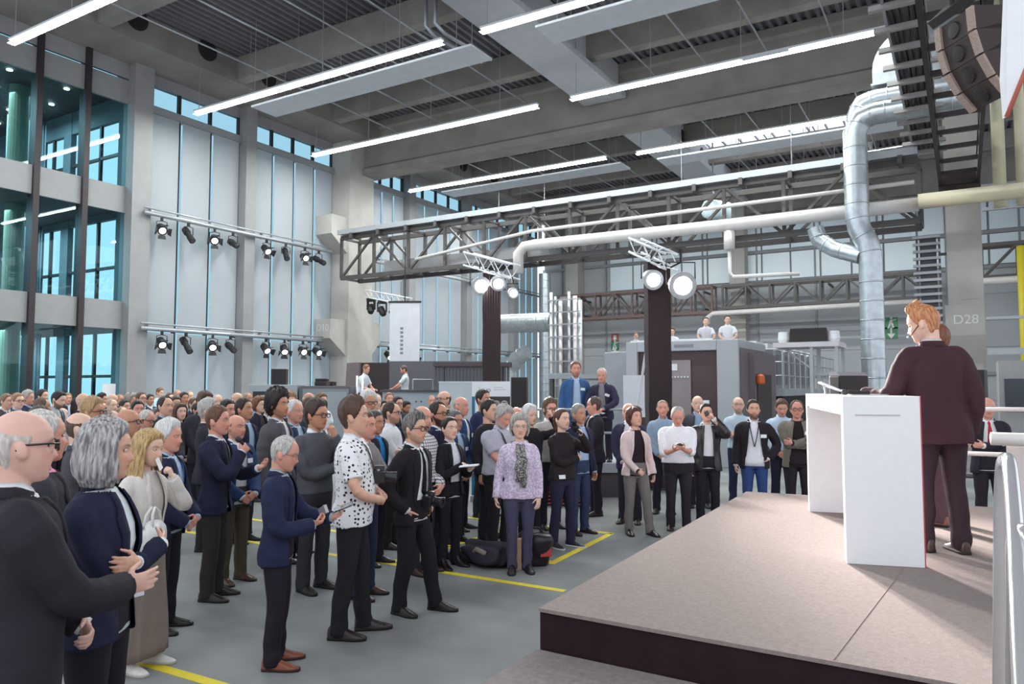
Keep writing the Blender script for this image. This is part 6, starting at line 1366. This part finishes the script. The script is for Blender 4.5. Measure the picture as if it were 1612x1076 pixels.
def scarf():
    P = o_pose[h25.name]; mb = MB(); R = []
    for t in np.linspace(0, 2 * PI, 25): c, s = math.cos(t), math.sin(t); R.append(P.shear((.078 * s, -.012 + .075 * c, 1.475 - .03 * max(c, 0) + .006 * math.sin(5 * t))))
    mb.tube(R, .030, 10)
    for sx, z1 in ((-.035, .98), (.03, 1.05)):
        pts = [P.shear((sx * .8, front_y(sx, z, P.B, .035) - (.02 if z > 1.42 else 0), z)) for z in np.linspace(1.46, z1, 9)]; pts = [p + np.array((.012 * math.sin(i * 1.7), 0, 0)) for i, p in enumerate(pts)]
        mb.tube(pts, [.028, .034, .036, .038, .038, .040, .040, .042, .036], 10)
    o = mb.build('scarf', M_scarf, h25, smooth=True); return folds(o.data, .004, 5) and o
scarf()
h26 = stand('bald man with dark brows behind the lavender blouse woman', 813, 642, 11.0, 60, Pose('down', 'down', yaw=0), hair=('slim_ring', '6a564c'), skin=SKR, beard='4a3830', amt=.4, fit=dict(tp='shirt', sh=LBL, tr='2a2830'), vox=.009)
h27 = stand('white-haired man in black jacket raising a phone to take a picture', 834, 641, 10.4, 55, Pose('down', ('high', (.16, .30, 1.66)), yaw=0), hair=('medium', 'c9c6c3', 'ebe9e7'), skin=SKP, fit=dict(tp='coat', sh='262228', tr='28252b', so='1e1a1c'), vox=.009)
h28 = stand('tall young man with glasses in pale striped jumper between raised phone and camcorder woman', 865, 631, 10.9, 62, Pose('down', 'down', yaw=0), hair=('quiff', '5a4232'), skin=SKR, glasses=('3a2c28',), fit=dict(tp='sweater', sh='b9b4b0', cc=WHT, collar=True, tr='2b2832', badge=[(.02, 1.0)]), vox=.009)
h29 = stand('woman in black jacket and jeans filming with a small camcorder, black sneakers', 885, 646, 9.6, 42, Pose('under', ('eye', (.03, .30, 1.47)), B=dict(fem=1, wide=1.12), yaw=4, pitch=4, feet=ft(.13, -.04, -.12, .05)), hair=('tied', '4a2f26'), skin=SKP, fit=dict(tp='coat', th=.88, sh='2b2327', tr='2c2c42', so='2b292e', sole='dcdade', badge=[(.13, .93)]), vox=.007)
h30 = stand('grey-haired man in navy jacket, light blue shirt and jeans right of the camcorder woman', 911, 639, 10.5, 48, Pose('down', 'down', yaw=0, pitch=2), hair=('short', '7d7874', 'a8a29c'), skin=SKT, fit=dict(jk='2b2c42', js='wide', sh='a6bede', tr='35405f', so='2a1d1b'), vox=.008)
h31 = stand('man in dark suit with arms crossed looking left below the platform', 936, 626, 12.0, 165, Pose('over', 'under', yaw=20, B=dict(wide=1.06)), hair=('recede', '4a3a34'), skin=SKR, glasses=('4a3c38', 1), fit=dict(jk='2d2730', js='open', sh=WHT, tr='29242b', badge=[(.11, 1.2)], so='2a1c1a'), vox=.009)
h32 = stand('bald man in navy suit behind the woman in the pink jacket', 990, 636, 11.3, 100, Pose('clasp', 'clasp2', yaw=10), hair=('slim_ring', '8a786c'), skin=SKR, fit=dict(jk='2f2f48', js='open', sh='d8d8e0', tr='2b2a36', so='2a1c1a'), vox=.009)
h33 = stand('woman with short brown bob in pale pink jacket and grey trousers', 1000, 645, 10.45, 66, Pose('clasp', 'down', B=dict(fem=1), yaw=-14, pitch=12, feet=ft(.12, .0, -.16, .14)), hair=('shaggy', '4a2c24'), skin=SKIN, fit=dict(jk='dcc4c2', jh=.84, js='wide', lap=.04, sh='2b2027', sname='top', collar=False, tr='77706f', so='2a1f22', slim=1.05), vox=.007)
h34 = stand('short-haired man in grey blue shirt behind the man in white shirt', 1043, 631, 12.2, 88, Pose('clasp', 'clasp2', yaw=0), hair=('buzz', '7a6658'), skin=SKR, fit=dict(tp='shirt', sh='93a6bc', tr='2b2a36'), vox=.009)
h35 = stand('grey-haired man in white shirt typing on a phone', 1066, 640, 10.8, 84, Pose('phone', 'phone2', yaw=0, pitch=-24, B=dict(wide=1.16, belly=.06)), hair=('recede', 'a49e9a', 'c8c2be'), skin=SKR, fit=dict(tp='rolled', sh='eceaf0', tr='2e282f', badge=[(-.10, 1.28)], so='2c1d1a'), vox=.008)
h36 = stand('man in black leather jacket holding a phone camera in front of his face', 1112, 638, 11.2, 80, Pose('down', ('eye', (.07, .24, 1.575)), yaw=0, pitch=6, B=W1), hair=('short', BLKH), skin=SKIN, fit=dict(jk='2a2327', leather=1, js='open', lap=.04, sh='e2e0e4', tr='28242a', so='1e1a1c'), vox=.008)
h37 = stand('older bald man in grey suit behind the leather jacket man', 1098, 624, 12.8, 85, Pose('down', 'down', yaw=0, B=dict(wide=1.1)), hair=('ring', 'b2aca8'), skin=SKP, fit=dict(jk='4a464e', js='open', sh='9ab0cc', tr='333038'), vox=.009)
h38 = stand('bald man with glasses in light blue short-sleeved shirt left of the lanyard man', 1162, 626, 12.9, 84, Pose('over', 'under', yaw=0), hair=('slim_ring', '6e5c50'), skin=SKP, glasses=('5a4a44', 1), beard='6a5448', amt=.5, fit=dict(tp='polo', sh='c4d4e2', tr='2f3450'), vox=.009)
h39 = stand('bearded man in black blazer, white shirt, lanyard and blue jeans', 1186, 632, 11.3, 88, Pose('down', 'pocket', yaw=-6, pitch=4, B=dict(wide=1.04)), hair=('short', '3a2d28'), skin=SKIN, beard='4a352c', amt=.75, fit=dict(jk='2a2328', js='wide', untuck=1, sh='e6e4ea', tr='35497c', lany='26304a', badge=[(-.13, 1.28)], slim=.95), vox=.008)
h40 = stand('man in light blue shirt looking down, behind the brown blazer man', 1229, 628, 12.4, 86, Pose('clasp', 'clasp2', yaw=-6, pitch=-22), hair=('short', '5a4234'), skin=SKR, fit=dict(tp='shirt', sh='c2d2e6', tr='2a2a38'), vox=.009)
h41 = stand('man in brown tweed blazer and glasses with arms crossed beside the white desk', 1254, 632, 11.5, 84, Pose('over', 'under', yaw=0, B=dict(wide=1.12, belly=.03)), hair=('recede', '5d4638'), skin=SKR, glasses=('2a1f1e',), fit=dict(jk='7f746a', js='wide', sh='2a2024', tr='2d262b', badge=[(-.13, 1.31, .2)], collar=False), vox=.008)
h42 = stand('bald man in dark suit and red tie behind the stage railing at right', 1553, 627, 10.4, 78, Pose('over', 'under', yaw=0, pitch=-4, B=dict(wide=1.05)), hair=('ring', 'b8b0aa'), skin=SKR, glasses=('6a5a54', 1), fit=dict(jk='2e2a33', js='wide', sh='ece8ea', tie='c8303a', tr='2b262d'), vox=.008)
h43 = stand('man in blue jacket with badge standing on the platform', 906, 571, 14.4, 80, Pose('down', 'down', yaw=0), z0=.62, hair=('short', '6e4a3a'), skin=SKR, beard='8a5a46', amt=.5, fit=dict(jk='3f6190', js='open', sh='b9cbe2', tr='3a5580', badge=[(-.11, 1.30, .1)]), vox=.009)
h44 = stand('older man in dark jacket leaning on the platform railing', 949, 581, 14.3, 100, Pose('rail', 'rail', yaw=0, pitch=-8, lean=.12), z0=.62, hair=('recede', 'b5b0ac'), skin=SKR, fit=dict(jk='37344a', js='open', sh='8f8a90', tr='2d2a33', badge=[(-.11, 1.28, .4)]), vox=.009)
# speakers on the stage
def stand_at(label, fx, fy, z0, H, ang, P, **kw):
    p = at_z(fx, fy, z0); USED.append((p[0], p[1])); return person(label, tuple(p), H, ang, P, **kw)
s1 = stand_at('ginger-haired speaker in dark suit seen from behind at the white desk', 1484, 868, .76, 1.87, 126, Pose(('down', (.235, .03, .86)), 'desk', B=dict(wide=1.12, belly=.02), yaw=-40, pitch=-14, lean=.10, feet=ft(.11, -.04, -.11, .05)), hair=('quiff', 'a8623c', 'd69a6c'), skin=SKP, fit=dict(jk='42292f', js='closed', jh=.78, sh='ece6ea', tr='33222a', so='3a201c'))
s2 = stand_at('second speaker with brown hair hidden behind the ginger speaker', 1489, 826, .76, 1.80, 150, Pose('clasp', 'clasp2', yaw=0, pitch=-8), hair=('short', '6a4230'), skin=SKP, fit=dict(tp='shirt', sh='8a7a86', tr='5a4248', so='8a4a34'))
# technicians in the booth
t1 = stand('technician in light grey polo standing in the control booth', 638, 570, 23.6, 190, Pose('table', 'table', yaw=0, pitch=-14), z0=.9, hair=('short', '4a362e'), skin=SKR, beard='4a362e', amt=.5, fit=dict(tp='polo', sh='c2c6cc', tr='2c2a33'), vox=COARSE)
t2 = stand('technician in grey shirt bending over a sheet in the control booth', 570, 584, 22.8, 30, Pose('lap', 'lap', yaw=0, pitch=-12, lean=.18), z0=.9, hair=('short', '7a5038'), skin=SKR, fit=dict(tp='polo', sh='c6cad0', tr='2c2a33'), vox=COARSE)
t1.scale = t2.scale = (1, 1, 1)
ZP = 2.45
for k, (x, y, d, lb) in enumerate(((1111, 500, 24.2, 'man in pale shirt on top of the printing press, left of the pair'), (1145, 497, 23.8, 'man in white shirt on top of the printing press, right of the pair'), (1001, 524, 29.5, 'head of a man looking over the press, left of the black tower'), (1058, 517, 28, 'person peering over the press, right of the black tower'))):
    p = at_d(x, y, d); person(lb, (p[0], p[1], ZP), p[2] - ZP, prof(x) - 86, Pose('rail', 'rail', pitch=-4), key='press', skin=SKP, hair=('medium' if k == 3 else 'short', ['4a3a34', '3a2e2a', '8a5a44', '6a4434'][k]), fit=dict(tp='polo', sh=['cfcbd4', 'dcdce2', 'd8d4da', 'e0dce0'][k], tr='35333c'), vox=COARSE)
pf = thing('press_platform', 'walkway behind the press front carrying the onlookers', 'platform', (-12, 22.4, 0))
mb = MB(); mb.box((0, 0, 2.3), (6.3, 7.4, 2.45)); mb.build('deck', paint('8d9096', .6), pf)
for x in (.1, 3, 6.1):
    for y in (.1, 7.2): mb = MB(); mb.box((x - .06, y - .06, 0), (x + .06, y + .06, 2.3)); mb.build('leg', M_steel, pf)
mb = MB(); mb.box((3.3, -.06, 3.30), (5.6, -.02, 3.48)); mb.build('rail_board', M_white, pf); mb = MB()
for x in (3.4, 5.5): mb.tube([(x, -.03, 2.4), (x, -.03, 3.35)], .03, 6)
mb.each('rail_post', M_alu, pf)
# ------------------------------------------------------------------ the crowd at the back, one by one
BG = [('a', Pose('clasp', 'clasp2')), ('b', Pose('over', 'under', yaw=-14)), ('c', Pose('down', 'down', yaw=12)), ('d', Pose('down', 'pocket', pitch=6, yaw=-6)), ('e', Pose('clasp', 'clasp2', pitch=-14))]
BGF = ('f', Pose('down', 'clasp', B=dict(fem=1), yaw=6))
JK = ['2b2d40', '332e36', '3c3b44', '2a2529', '4a474e', '27304a', '373038', '504a4c']; SHC = ['e6e4e8', 'b6c6dc', 'dcd8dc', 'a9b6c8', 'e8e2e0']
CROWD = [  # head x, y, head width px, turn, hair, colour, glasses, beard, jacket, shirt, label
 (10, 622, 15, 60, 'short', '7a5c4a', 0, 0, '4a4448', 0, 'round-faced man in the back row, first at the left edge'),
 (16, 618, 12, 40, 'short', '2a2220', 0, 0, 0, 0, 'dark-haired head at the far left edge, farthest back'),
 (28, 621, 18, 42, 'short', '8a6a54', 1, 0, '55545a', 0, 'tall man with glasses and sandy hair near the left edge'),
 (44, 617, 16, 30, 'medium', '9a9088', 0, 0, '2b2f48', 1, 'grey-haired man in navy suit, head turned right, below the office glass'),
 (68, 615, 14, 45, 'short', '2e2623', 0, 0, 0, 0, 'dark-haired man half hidden left of the bearded man in pale suit'),
 (66, 628, 22, 20, 'recede', '5a463a', 0, 0, '4c4a50', 0, 'man with receding brown hair in profile before the bearded pale-suit man'),
 (89, 617, 19, 35, 'short', '241b19', 0, 1, 'b8b2b0', 0, 'bearded black-haired man in pale grey suit below the office glass'),
 (107, 620, 11, 60, 'short', '8a6a50', 0, 0, 0, 0, 'small face far back under the concrete office column'),
 (131, 620, 20, 40, 'slim_ring', 'b09a8c', 0, 0, '3a3438', 0, 'bald pink-headed man under the office mullion'),
 (121, 628, 15, 10, 'long', '221a1a', 0, 0, '2a2428', 0, 'black-haired woman beside the bald pink-headed man'),
 (98, 643, 16, 55, 'slim_ring', 'b0a090', 0, 0, '35323a', 1, 'bald man with pale face behind the grey-suited pair at left'),
 (4, 641, 15, 30, 'medium', 'cfc8c0', 0, 0, '55504e', 0, 'white-haired head cut by the left edge behind the nearest man'),
 (62, 645, 30, 15, 'medium', '4a382e', 0, 0, '35323c', 0, 'brown-haired man directly behind the nearest bald man'),
 (145, 631, 31, 28, 'medium', '9a7c58', 1, 0, '4c4a50', 0, 'sandy-haired man with glasses above the grey bob woman'),
 (127, 652, 40, 6, 'ring', '4f3e36', 0, 0, '47444b', 0, 'balding brown-haired man in grey suit left of the grey bob woman'),
 (160, 621, 14, 40, 'medium', '2a1f1e', 0, 0, 0, 0, 'dark-haired head under the white poster on the office glass'),
 (175, 620, 14, 50, 'slim_ring', 'a89484', 0, 0, 0, 0, 'bald head in the back row left of the pale pillar'),
 (189, 622, 13, 40, 'recede', '8a7464', 0, 0, 0, 0, 'balding head in the back row touching the pale pillar'),
 (176, 629, 15, 55, 'thin', '9a8676', 0, 0, '403c42', 0, 'thin-haired man one row ahead of the bald head by the pillar'),
 (163, 635, 17, 40, 'ring', 'b2a69c', 0, 0, '3a363c', 0, 'older bald man behind the sandy-haired man with glasses'),
 (196, 631, 15, 60, 'short', '2b211f', 0, 0, 0, 0, 'dark-haired face in front of the pale pillar'),
 (181, 640, 15, 50, 'recede', '3a2e28', 0, 0, 0, 0, 'dark-haired man above the man with grey hair and black glasses'),
 (193, 641, 14, 55, 'thin', '8e7a6a', 0, 0, 0, 0, 'thin-haired man just behind the shaved man with glasses'),
 (206, 622, 14, 30, 'curly', '8a8078', 0, 0, 0, 0, 'grey curly head in front of the pale pillar base'),
 (223, 619, 13, 60, 'short', '5a4436', 1, 0, 0, 0, 'man with glasses right of the pale pillar, back row'),
 (236, 622, 11, 70, 'short', '2a211e', 0, 0, 0, 0, 'dark head between the pillar and the man in light blue tee shirt'),
 (250, 611, 15, 40, 'short', '7a5236', 0, 0, 'tee', 2, 'tall brown-haired man in light blue tee shirt looking down'),
 (217, 633, 18, 60, 'short', '211918', 0, 0, '2a2a36', 0, 'black-haired man with round face left of the light blue tee shirt'),
 (260, 626, 20, 50, 'recede', '2e2320', 0, 0, '3b3a42', 1, 'balding dark-haired man in front of the light blue tee shirt'),
 (203, 646, 37, 30, 'slim_ring', 'b0988a', 1, 0, '2b2a3c', 0, 'shaved man with black glasses in dark suit behind the blonde woman'),
 (172, 646, 27, 40, 'recede', '8a7c72', 1, 0, '47444a', 0, 'grey man with black glasses peeking over the grey bob woman'),
 (227, 646, 26, 35, 'thin', 'b4aca6', 1, 0, '5b6a8a', 1, 'thin white-haired man with light glasses left of the white-haired lanyard man'),
 (247, 645, 19, 45, 'short', '5d544e', 0, 0, '4a464b', 0, 'short grey-haired man above the white-haired lanyard man, left'),
 (263, 641, 18, 60, 'medium', 'b0aaa6', 0, 0, '55525a', 0, 'grey-haired man above the white-haired lanyard man, right'),
 (268, 620, 11, 60, 'short', '5a4034', 0, 0, 0, 0, 'small head in the back row at the dark blind gap'),
 (279, 614, 10, 70, 'buzz', 'a08470', 0, 0, 0, 0, 'short-cropped head standing out against the second blind'),
 (277, 624, 14, 80, 'short', '4a3a32', 0, 1, 'c6c8cc', 0, 'bearded man in white below the short-cropped head'),
 (290, 619, 12, 50, 'short', '2e2422', 0, 0, 0, 0, 'dark-haired head below the second blind'),
 (299, 617, 9, 60, 'recede', 'a88a74', 0, 0, 0, 0, 'tiny fair head between two dark heads below the second blind'),
 (294, 627, 14, 40, 'slim_ring', 'b49c88', 0, 0, '403c40', 0, 'bald head behind the long-haired smiling woman'),
 (304, 628, 13, 55, 'short', '5a4538', 0, 0, 0, 0, 'brown-haired man right above the smiling woman'),
 (320, 619, 20, 60, 'medium', '4f3a30', 1, 0, '3c3a42', 0, 'brown-haired man with fringe and glasses below the second blind'),
 (343, 622, 16, 70, 'thin', 'b2aaa2', 0, 0, '4a484e', 0, 'grey thin-haired man below the third blind'),
 (358, 632, 21, 50, 'short', '1f1817', 0, 0, '34323a', 0, 'black-haired man looking right above the bald interviewed man'),
 (374, 619, 16, 55, 'slim_ring', 'a08a7c', 0, 0, '3a3840', 0, 'bald man in the back row at the grey pillar'),
 (390, 619, 13, 70, 'recede', '8c7866', 0, 0, '8fa4c0', 0, 'fair-haired man in pale blue right of the grey pillar'),
 (284, 637, 21, 60, 'long', '4a2e24', 0, 0, '2a2326', 0, 'smiling woman with long brown hair in black'),
 (311, 636, 21, 28, 'short', '2d2320', 0, 0, '2a2a38', 0, 'dark-haired man with white collar left of the interviewer'),
 (327, 632, 27, 10, 'medium', 'a29c98', 0, 0, '33313a', 0, 'grey-haired man hidden behind the interviewer with the microphone'),
 (385, 630, 26, 38, 'short', '2b211e', 0, 0, '2e2c3a', 1, 'dark-haired man in navy suit looking up, left of the curly-haired man'),
 (408, 627, 19, 40, 'shaggy', '6a4432', 0, 0, '2d2b38', 0, 'brown-haired woman with hand at her chin left of the curly-haired man'),
 (421, 634, 14, 50, 'short', '4a382e', 0, 0, 'c8ccd2', 0, 'man in white shirt behind the curly-haired man'),
 (455, 621, 21, 60, 'medium', '8a6a4a', 0, 0, '3a3844', 0, 'sandy-haired man right behind the curly head'),
 (486, 619, 16, 45, 'slim_ring', 'c0aa9a', 0, 0, '4a484e', 0, 'bald man before the mid grey cabinet'),
 (504, 619, 15, 55, 'short', '6a4a38', 0, 0, 'tee', 0, 'young brown-haired man in white tee shirt before the mid grey cabinet'),
 (487, 627, 20, 25, 'short', '54392c', 0, 0, '3a3840', 0, 'brown-haired man left of the man with finger on cheek'),
 (471, 638, 14, 60, 'short', '261d1b', 0, 0, '30303c', 0, 'black-haired head between curly-haired man and grey sweater man'),
 (580, 619, 22, 50, 'medium', 'c0bab6', 1, 1, '6a6a72', 0, 'white-bearded man with white hair and glasses before the counter'),
 (592, 622, 15, 60, 'recede', 'b8b0a8', 0, 0, '3a3a44', 0, 'grey man just right of the white-bearded man'),
 (613, 620, 12, 80, 'short', '7a5c4c', 0, 0, '4a4a52', 0, 'small man in the back before the long pale counter'),
 (626, 626, 15, 70, 'short', '2a2020', 1, 0, '34343e', 0, 'dark-haired man with sunglasses-like frames before the counter'),
 (637, 632, 15, 45, 'short', '221a18', 0, 1, '3a3a46', 0, 'black-bearded man behind the white shirt man'),
 (603, 632, 18, 40, 'short', '1f1918', 0, 0, 'b5ae62', 0, 'black-haired man in olive yellow shirt left of the white shirt man'),
 (680, 623, 11, 85, 'buzz', '8a6c5a', 0, 0, 'c9d4de', 0, 'small cropped man in pale blue before the exhibition box'),
 (698, 617, 18, 150, 'ring', '3a2e2a', 1, 0, '3a3840', 0, 'balding man with glasses looking left before the exhibition box'),
 (701, 634, 14, 60, 'short', '6a5a50', 0, 0, '3a3c48', 0, 'short man between the bearded slick-haired man and the blue suit'),
]
for k, (x, y, w, t, hs, hc, gl, bd, jk, sh, lb) in enumerate(CROWD):
    prof_w = .215 if t < 45 else .185
    d = min(FPX * prof_w / w, 17.0 if x > 560 else 21); z = at_d(x, y, d)[2]
    lo, hi = (1.60, 1.93) if hs not in ('long', 'shaggy') else (1.55, 1.80)
    for _ in range(60):
        z = at_d(x, y, d)[2]
        if z > hi: d += .12
        elif z < lo: d -= .12
        p = at_d(x, y, d)
        if min((math.hypot(p[0] - a, p[1] - b) for a, b in USED), default=9) < .56: d += .13 if _ % 2 == 0 or z > lo + .02 else -.2
        elif lo - .01 <= z <= hi + .02: break
    key, P = BGF if hs in ('long', 'shaggy') else BG[(k * 3 + 1) % 5 if jk != 'tee' else 4]
    big = w >= 24
    loc = (p[0], p[1], 0); USED.append((p[0], p[1])); j = jk or JK[(k * 5) % 8]; shc = [SHC[(k * 3) % 5], 'a9bfdf', 'a9d0e0'][sh] if sh < 3 else WHT
    if jk == 'tee': f = dict(tp='tee', sh='b5d4e2' if sh == 2 else 'e4e4e8', tr='333340')
    elif hexc(j)[0] > .3 and jk not in ('b8b2b0',): f = dict(tp='shirt', sh=j, tr='333038')
    elif hs in ('long', 'shaggy'): f = dict(jk=j, js='open', lap=.04, sh='3a3238', sname='top', collar=False, tr='2a262c')
    else: f = dict(jk=j, js=['closed', 'open'][k % 2], sh=shc, tr=['2a262c', '33303a', '2b2a36'][k % 3])
    if f.get('jk') and k % 3 == 0 and hs not in ('long', 'shaggy'): f['tie'] = ['3a2430', '26304a', '4a4a52'][k % 9 // 3]
    person(lb, loc, z, prof(x) - t, P, key=key + ('big' if big else ''), skin=[SKIN, SKR, SKP, SKT][(k * 7) % 4], hair=(hs, hc), beard=hc if bd else None, glasses=('2a2020',) if gl else None, fit=f, vox=.008 if big else COARSE, seed=k % 3 + 1)
# ------------------------------------------------------------------ things people hold or wear round the neck
bpy.context.view_layer.update()
def held(name, label, cat, who, sg, off=(0, 0, .0), rot=(0, 0, 0)):
    t = thing(name, label, cat); M = hand_frame(who, sg) @ Matrix.Translation(off) @ Matrix.Rotation(rot[2], 4, 'Z') @ Matrix.Rotation(rot[1], 4, 'Y') @ Matrix.Rotation(rot[0], 4, 'X')
    t.matrix_world = M; return t
def phone(label, who, sg, off=(0, .01, .0), rot=(0, 0, 0), col='1d1a1e'):
    t = held('phone', label, 'phone', who, sg, off, rot); mb = MB(); mb.box((-.037, -.06, -.004), (.037, .085, .004)); mb.build('phone_body', paint(col, .3), t, bevel=.003)
    mb = MB(); mb.box((-.033, -.052, .0041), (.033, .077, .0050)); mb.build('screen', paint('3a4452', .1), t); return t
def camera_geo(t, c, R=None, s=1., lens=.11, strap=None):
    "single lens reflex camera, lens along +Y"
    mb = MB(); mb.box((c[0] - .07 * s, c[1] - .035 * s, c[2] - .05 * s), (c[0] + .07 * s, c[1] + .03 * s, c[2] + .04 * s)); mb.prism([(c[0] - .035 * s, c[2] + .04 * s), (c[0] + .035 * s, c[2] + .04 * s), (c[0] + .02 * s, c[2] + .075 * s), (c[0] - .02 * s, c[2] + .075 * s)], c[1] - .03 * s, c[1] + .04 * s, ax=1); mb.box((c[0] + .045 * s, c[1] - .03 * s, c[2] - .05 * s), (c[0] + .075 * s, c[1] + .05 * s, c[2] + .035 * s)); mb.build('camera_body', paint('201b1f', .45), t, bevel=.005)
    mb = MB(); mb.lathe([(.036 * s, .02), (.040 * s, .03), (.040 * s, .06), (.036 * s, .065), (.042 * s, lens), (.044 * s, lens + .03), (.03 * s, lens + .03), (.028 * s, lens + .015)], c, (0, 1, -.12), 18); mb.build('lens', paint('2b272c', .3), t, smooth=False)
    mb = MB(); mb.cyl((c[0] + .05 * s, c[1], c[2] + .04 * s), (c[0] + .05 * s, c[1], c[2] + .052 * s), .012 * s, 10); mb.build('dial', M_alu, t)
def hung_camera(label, who, x, z, strap_pts, low=0.):
    P = o_pose[who.name]; y = front_y(x, z, P.B, .05) + low; c0 = np.array((x, y, z)); t = thing('camera', label, 'camera'); t.matrix_world = who.matrix_world @ Matrix.Translation(c0)
    camera_geo(t, (0, 0, 0), s=1.05)
    me = strap_mesh(P, strap_pts, .022, .028, 'neck_strap'); V = get_co(me) - c0; set_co(me, V); o = bpy.data.objects.new('neck_strap', me); COL.objects.link(o); o.parent = t; me.materials.append(paint('231d22', .8))
    return t
hung_camera('black camera hanging on a strap at the chest of the polka shirt man', h09, -.06, 1.20, [(.075, 1.50), (.085, 1.42), (.06, 1.33), (-.01, 1.235)])
hung_camera('black camera hanging at the waist of the man in black suit', h10, -.03, 1.02, [(-.062, 1.50), (-.075, 1.38), (-.06, 1.2), (-.04, 1.07)])
P = o_pose[h24.name]; me = strap_mesh(P, [(.075, 1.49), (.10, 1.40), (.04, 1.25), (-.10, 1.12)], .016, .026, 'camera_strap'); q = part('camera_strap', me, paint('2b2a38', .8), h24)
t = held('camera', 'silver compact camera in the right hand of the navy blazer man', 'camera', h08, 1, (.02, .03, .035), (0, 0, .3)); mb = MB(); mb.box((-.05, -.012, -.03), (.05, .014, .032)); mb.build('camera_body', paint('b9b3b2', .35, .5), t, bevel=.004); mb = MB(); mb.lathe([(.022, 0), (.02, .02), (.012, .022)], (0, .013, 0), (0, 1, 0), 14); mb.build('lens', M_black, t)
phone('dark phone in the left hand of the navy blazer man', h08, -1, (0, .03, .012)); phone('phone held by the big man in grey shirt', h24, 1, (0, .03, .012)); phone('dark phone held by the man in grey vest', h14, -1, (0, .03, .012))
phone('phone in both hands of the man in white shirt', h35, 1, (0, .03, .012)); phone('black phone raised by the man in leather jacket', h36, -1, (.01, .05, .02), (.2, 0, 1.2)); phone('black phone raised by the white-haired man behind the scarf woman', h27, -1, (.0, .05, .02), (0, 0, 1.3)); phone('light phone in the hands of the older man at the railing', h44, 1, (0, .03, .012), (0, 0, 0), 'c9c9d2')
t = held('microphone', 'black microphone held out by the brown-haired interviewer', 'microphone', h06, 1, (.0, -.0, .0), (0, 0, 0)); mb = MB(); mb.lathe([(.012, -.10), (.015, .06), (.016, .075)], (0, 0, 0), (1, .0, .0), 12); mb.build('mic_handle', M_black, t, smooth=True); mb = MB(); mb.lathe([(.014, .075), (.027, .085), (.030, .105), (.022, .128), (.003, .135)], (0, 0, 0), (1, 0, 0), 14); mb.build('mic_head', paint('3a3436', .6), t, smooth=True)
t = held('camcorder', 'small black camcorder on a grip held by the woman in black', 'camcorder', h29, -1, (.03, .0, .0)); mb = MB(); mb.box((.0, -.03, -.03), (.10, .04, .04)); mb.lathe([(.03, 0), (.034, .06), (.03, .07)], (.06, .04, .005), (0, 1, 0), 14); mb.build('camera_body', M_black, t, bevel=.004); mb = MB(); mb.lathe([(.016, -.09), (.016, .02)], (0, 0, 0), (1, 0, 0), 10); mb.build('grip', M_black, t)
t = held('notebook', 'open white notebook held by the woman with tied black hair', 'notebook', h19, -1, (-.02, .06, .012), (0, 0, .3)); mb = MB(); mb.box((-.10, -.08, 0), (.10, .10, .012)); mb.build('pages', paint('ecebee', .8), t); mb = MB(); mb.box((-.105, -.085, -.004), (.105, .105, 0)); mb.build('cover', paint('3a3438', .6), t)
t = held('pen', 'thin pen in the writing hand of the notebook woman', 'pen', h19, 1, (.0, .03, .01), (.9, 0, 0)); mb = MB(); mb.lathe([(.001, -.08), (.004, -.06), (.004, .06), (.003, .065)], (0, 0, 0), (0, 0, 1), 8); mb.build('barrel', M_black, t); mb = MB(); mb.box((-.001, .003, .02), (.001, .006, .06)); mb.build('clip', M_alu, t)
t = held('card', 'white card held to the mouth by the blonde woman', 'card', h04, -1, (.0, .03, .02)); mb = MB(); mb.box((-.03, -.02, -.002), (.03, .07, .002)); mb.build('paper', paint('efedf2', .7), t)
# white handbag on the arm of the blonde woman
M_bag = noise_mat('white_bag_leather', hexc('dedad6'), .4, 0, .05, 12, .2, 60)
p = at_d(240, 838, 5.15); t = thing('handbag', 'white leather handbag with studs on the arm of the blonde woman', 'handbag', tuple(p), h04.rotation_euler.z + math.radians(25))
bm_ = blob('bag_body', None, None, (0, 0, -.13), (.17, .07, .11), M_bag, 3, .04); bm_.parent = t
mb = MB(); 
for s in (-1, 1): mb.tube([(-.10, s * .03, .04), (-.08, s * .02, .13), (0, s * .01, .17), (.08, s * .02, .13), (.10, s * .03, .04)], .009, 8)
mb.build('bag_handle', M_bag, t, smooth=True); mb = MB(); mb.tube([(-.15, -.02, .055), (0, -.045, .07), (.15, -.02, .055)], .008, 6); mb.build('zip', M_alu, t, smooth=True); mb = MB()
for k in range(12): mb.lathe([(.006, 0), (.005, .005), (.001, .007)], (.15 * math.cos(k * .28 - 1.5) * 0 + .12 + .03 * math.sin(k), -.05, -.10 + k * .013), (.4, -1, 0), 8)
mb.build('stud_row', M_alu, t, kind='stuff')
t = thing('name_card', 'white name card hanging beside the grey bob woman', 'card', tuple(local_to_world(h03, (-.21, .10, .98))), h03.rotation_euler.z - .6); mb = MB(); mb.box((-.035, -.002, -.045), (.035, .002, .045)); mb.build('paper', paint('e9e7ec', .7), t); mb = MB(); mb.tube([(0, 0, .045), (.01, -.02, .2)], .003, 5); mb.build('cord', M_black, t)
t = thing('headset_microphone', 'thin headset microphone at the cheek of the ginger speaker', 'microphone'); t.matrix_world = s1.matrix_world @ o_pose[s1.name].HM; mb = MB(); mb.tube([(-.080, -.01, .0), (-.078, .03, -.03), (-.060, .075, -.062), (-.045, .096, -.066)], .003, 6); mb.build('boom', M_black, t); mb = MB(); mb.lathe([(.005, 0), (.008, .008), (.004, .016)], (-.046, .094, -.066), (.3, 1, 0), 8); mb.build('mic_tip', M_white, t)
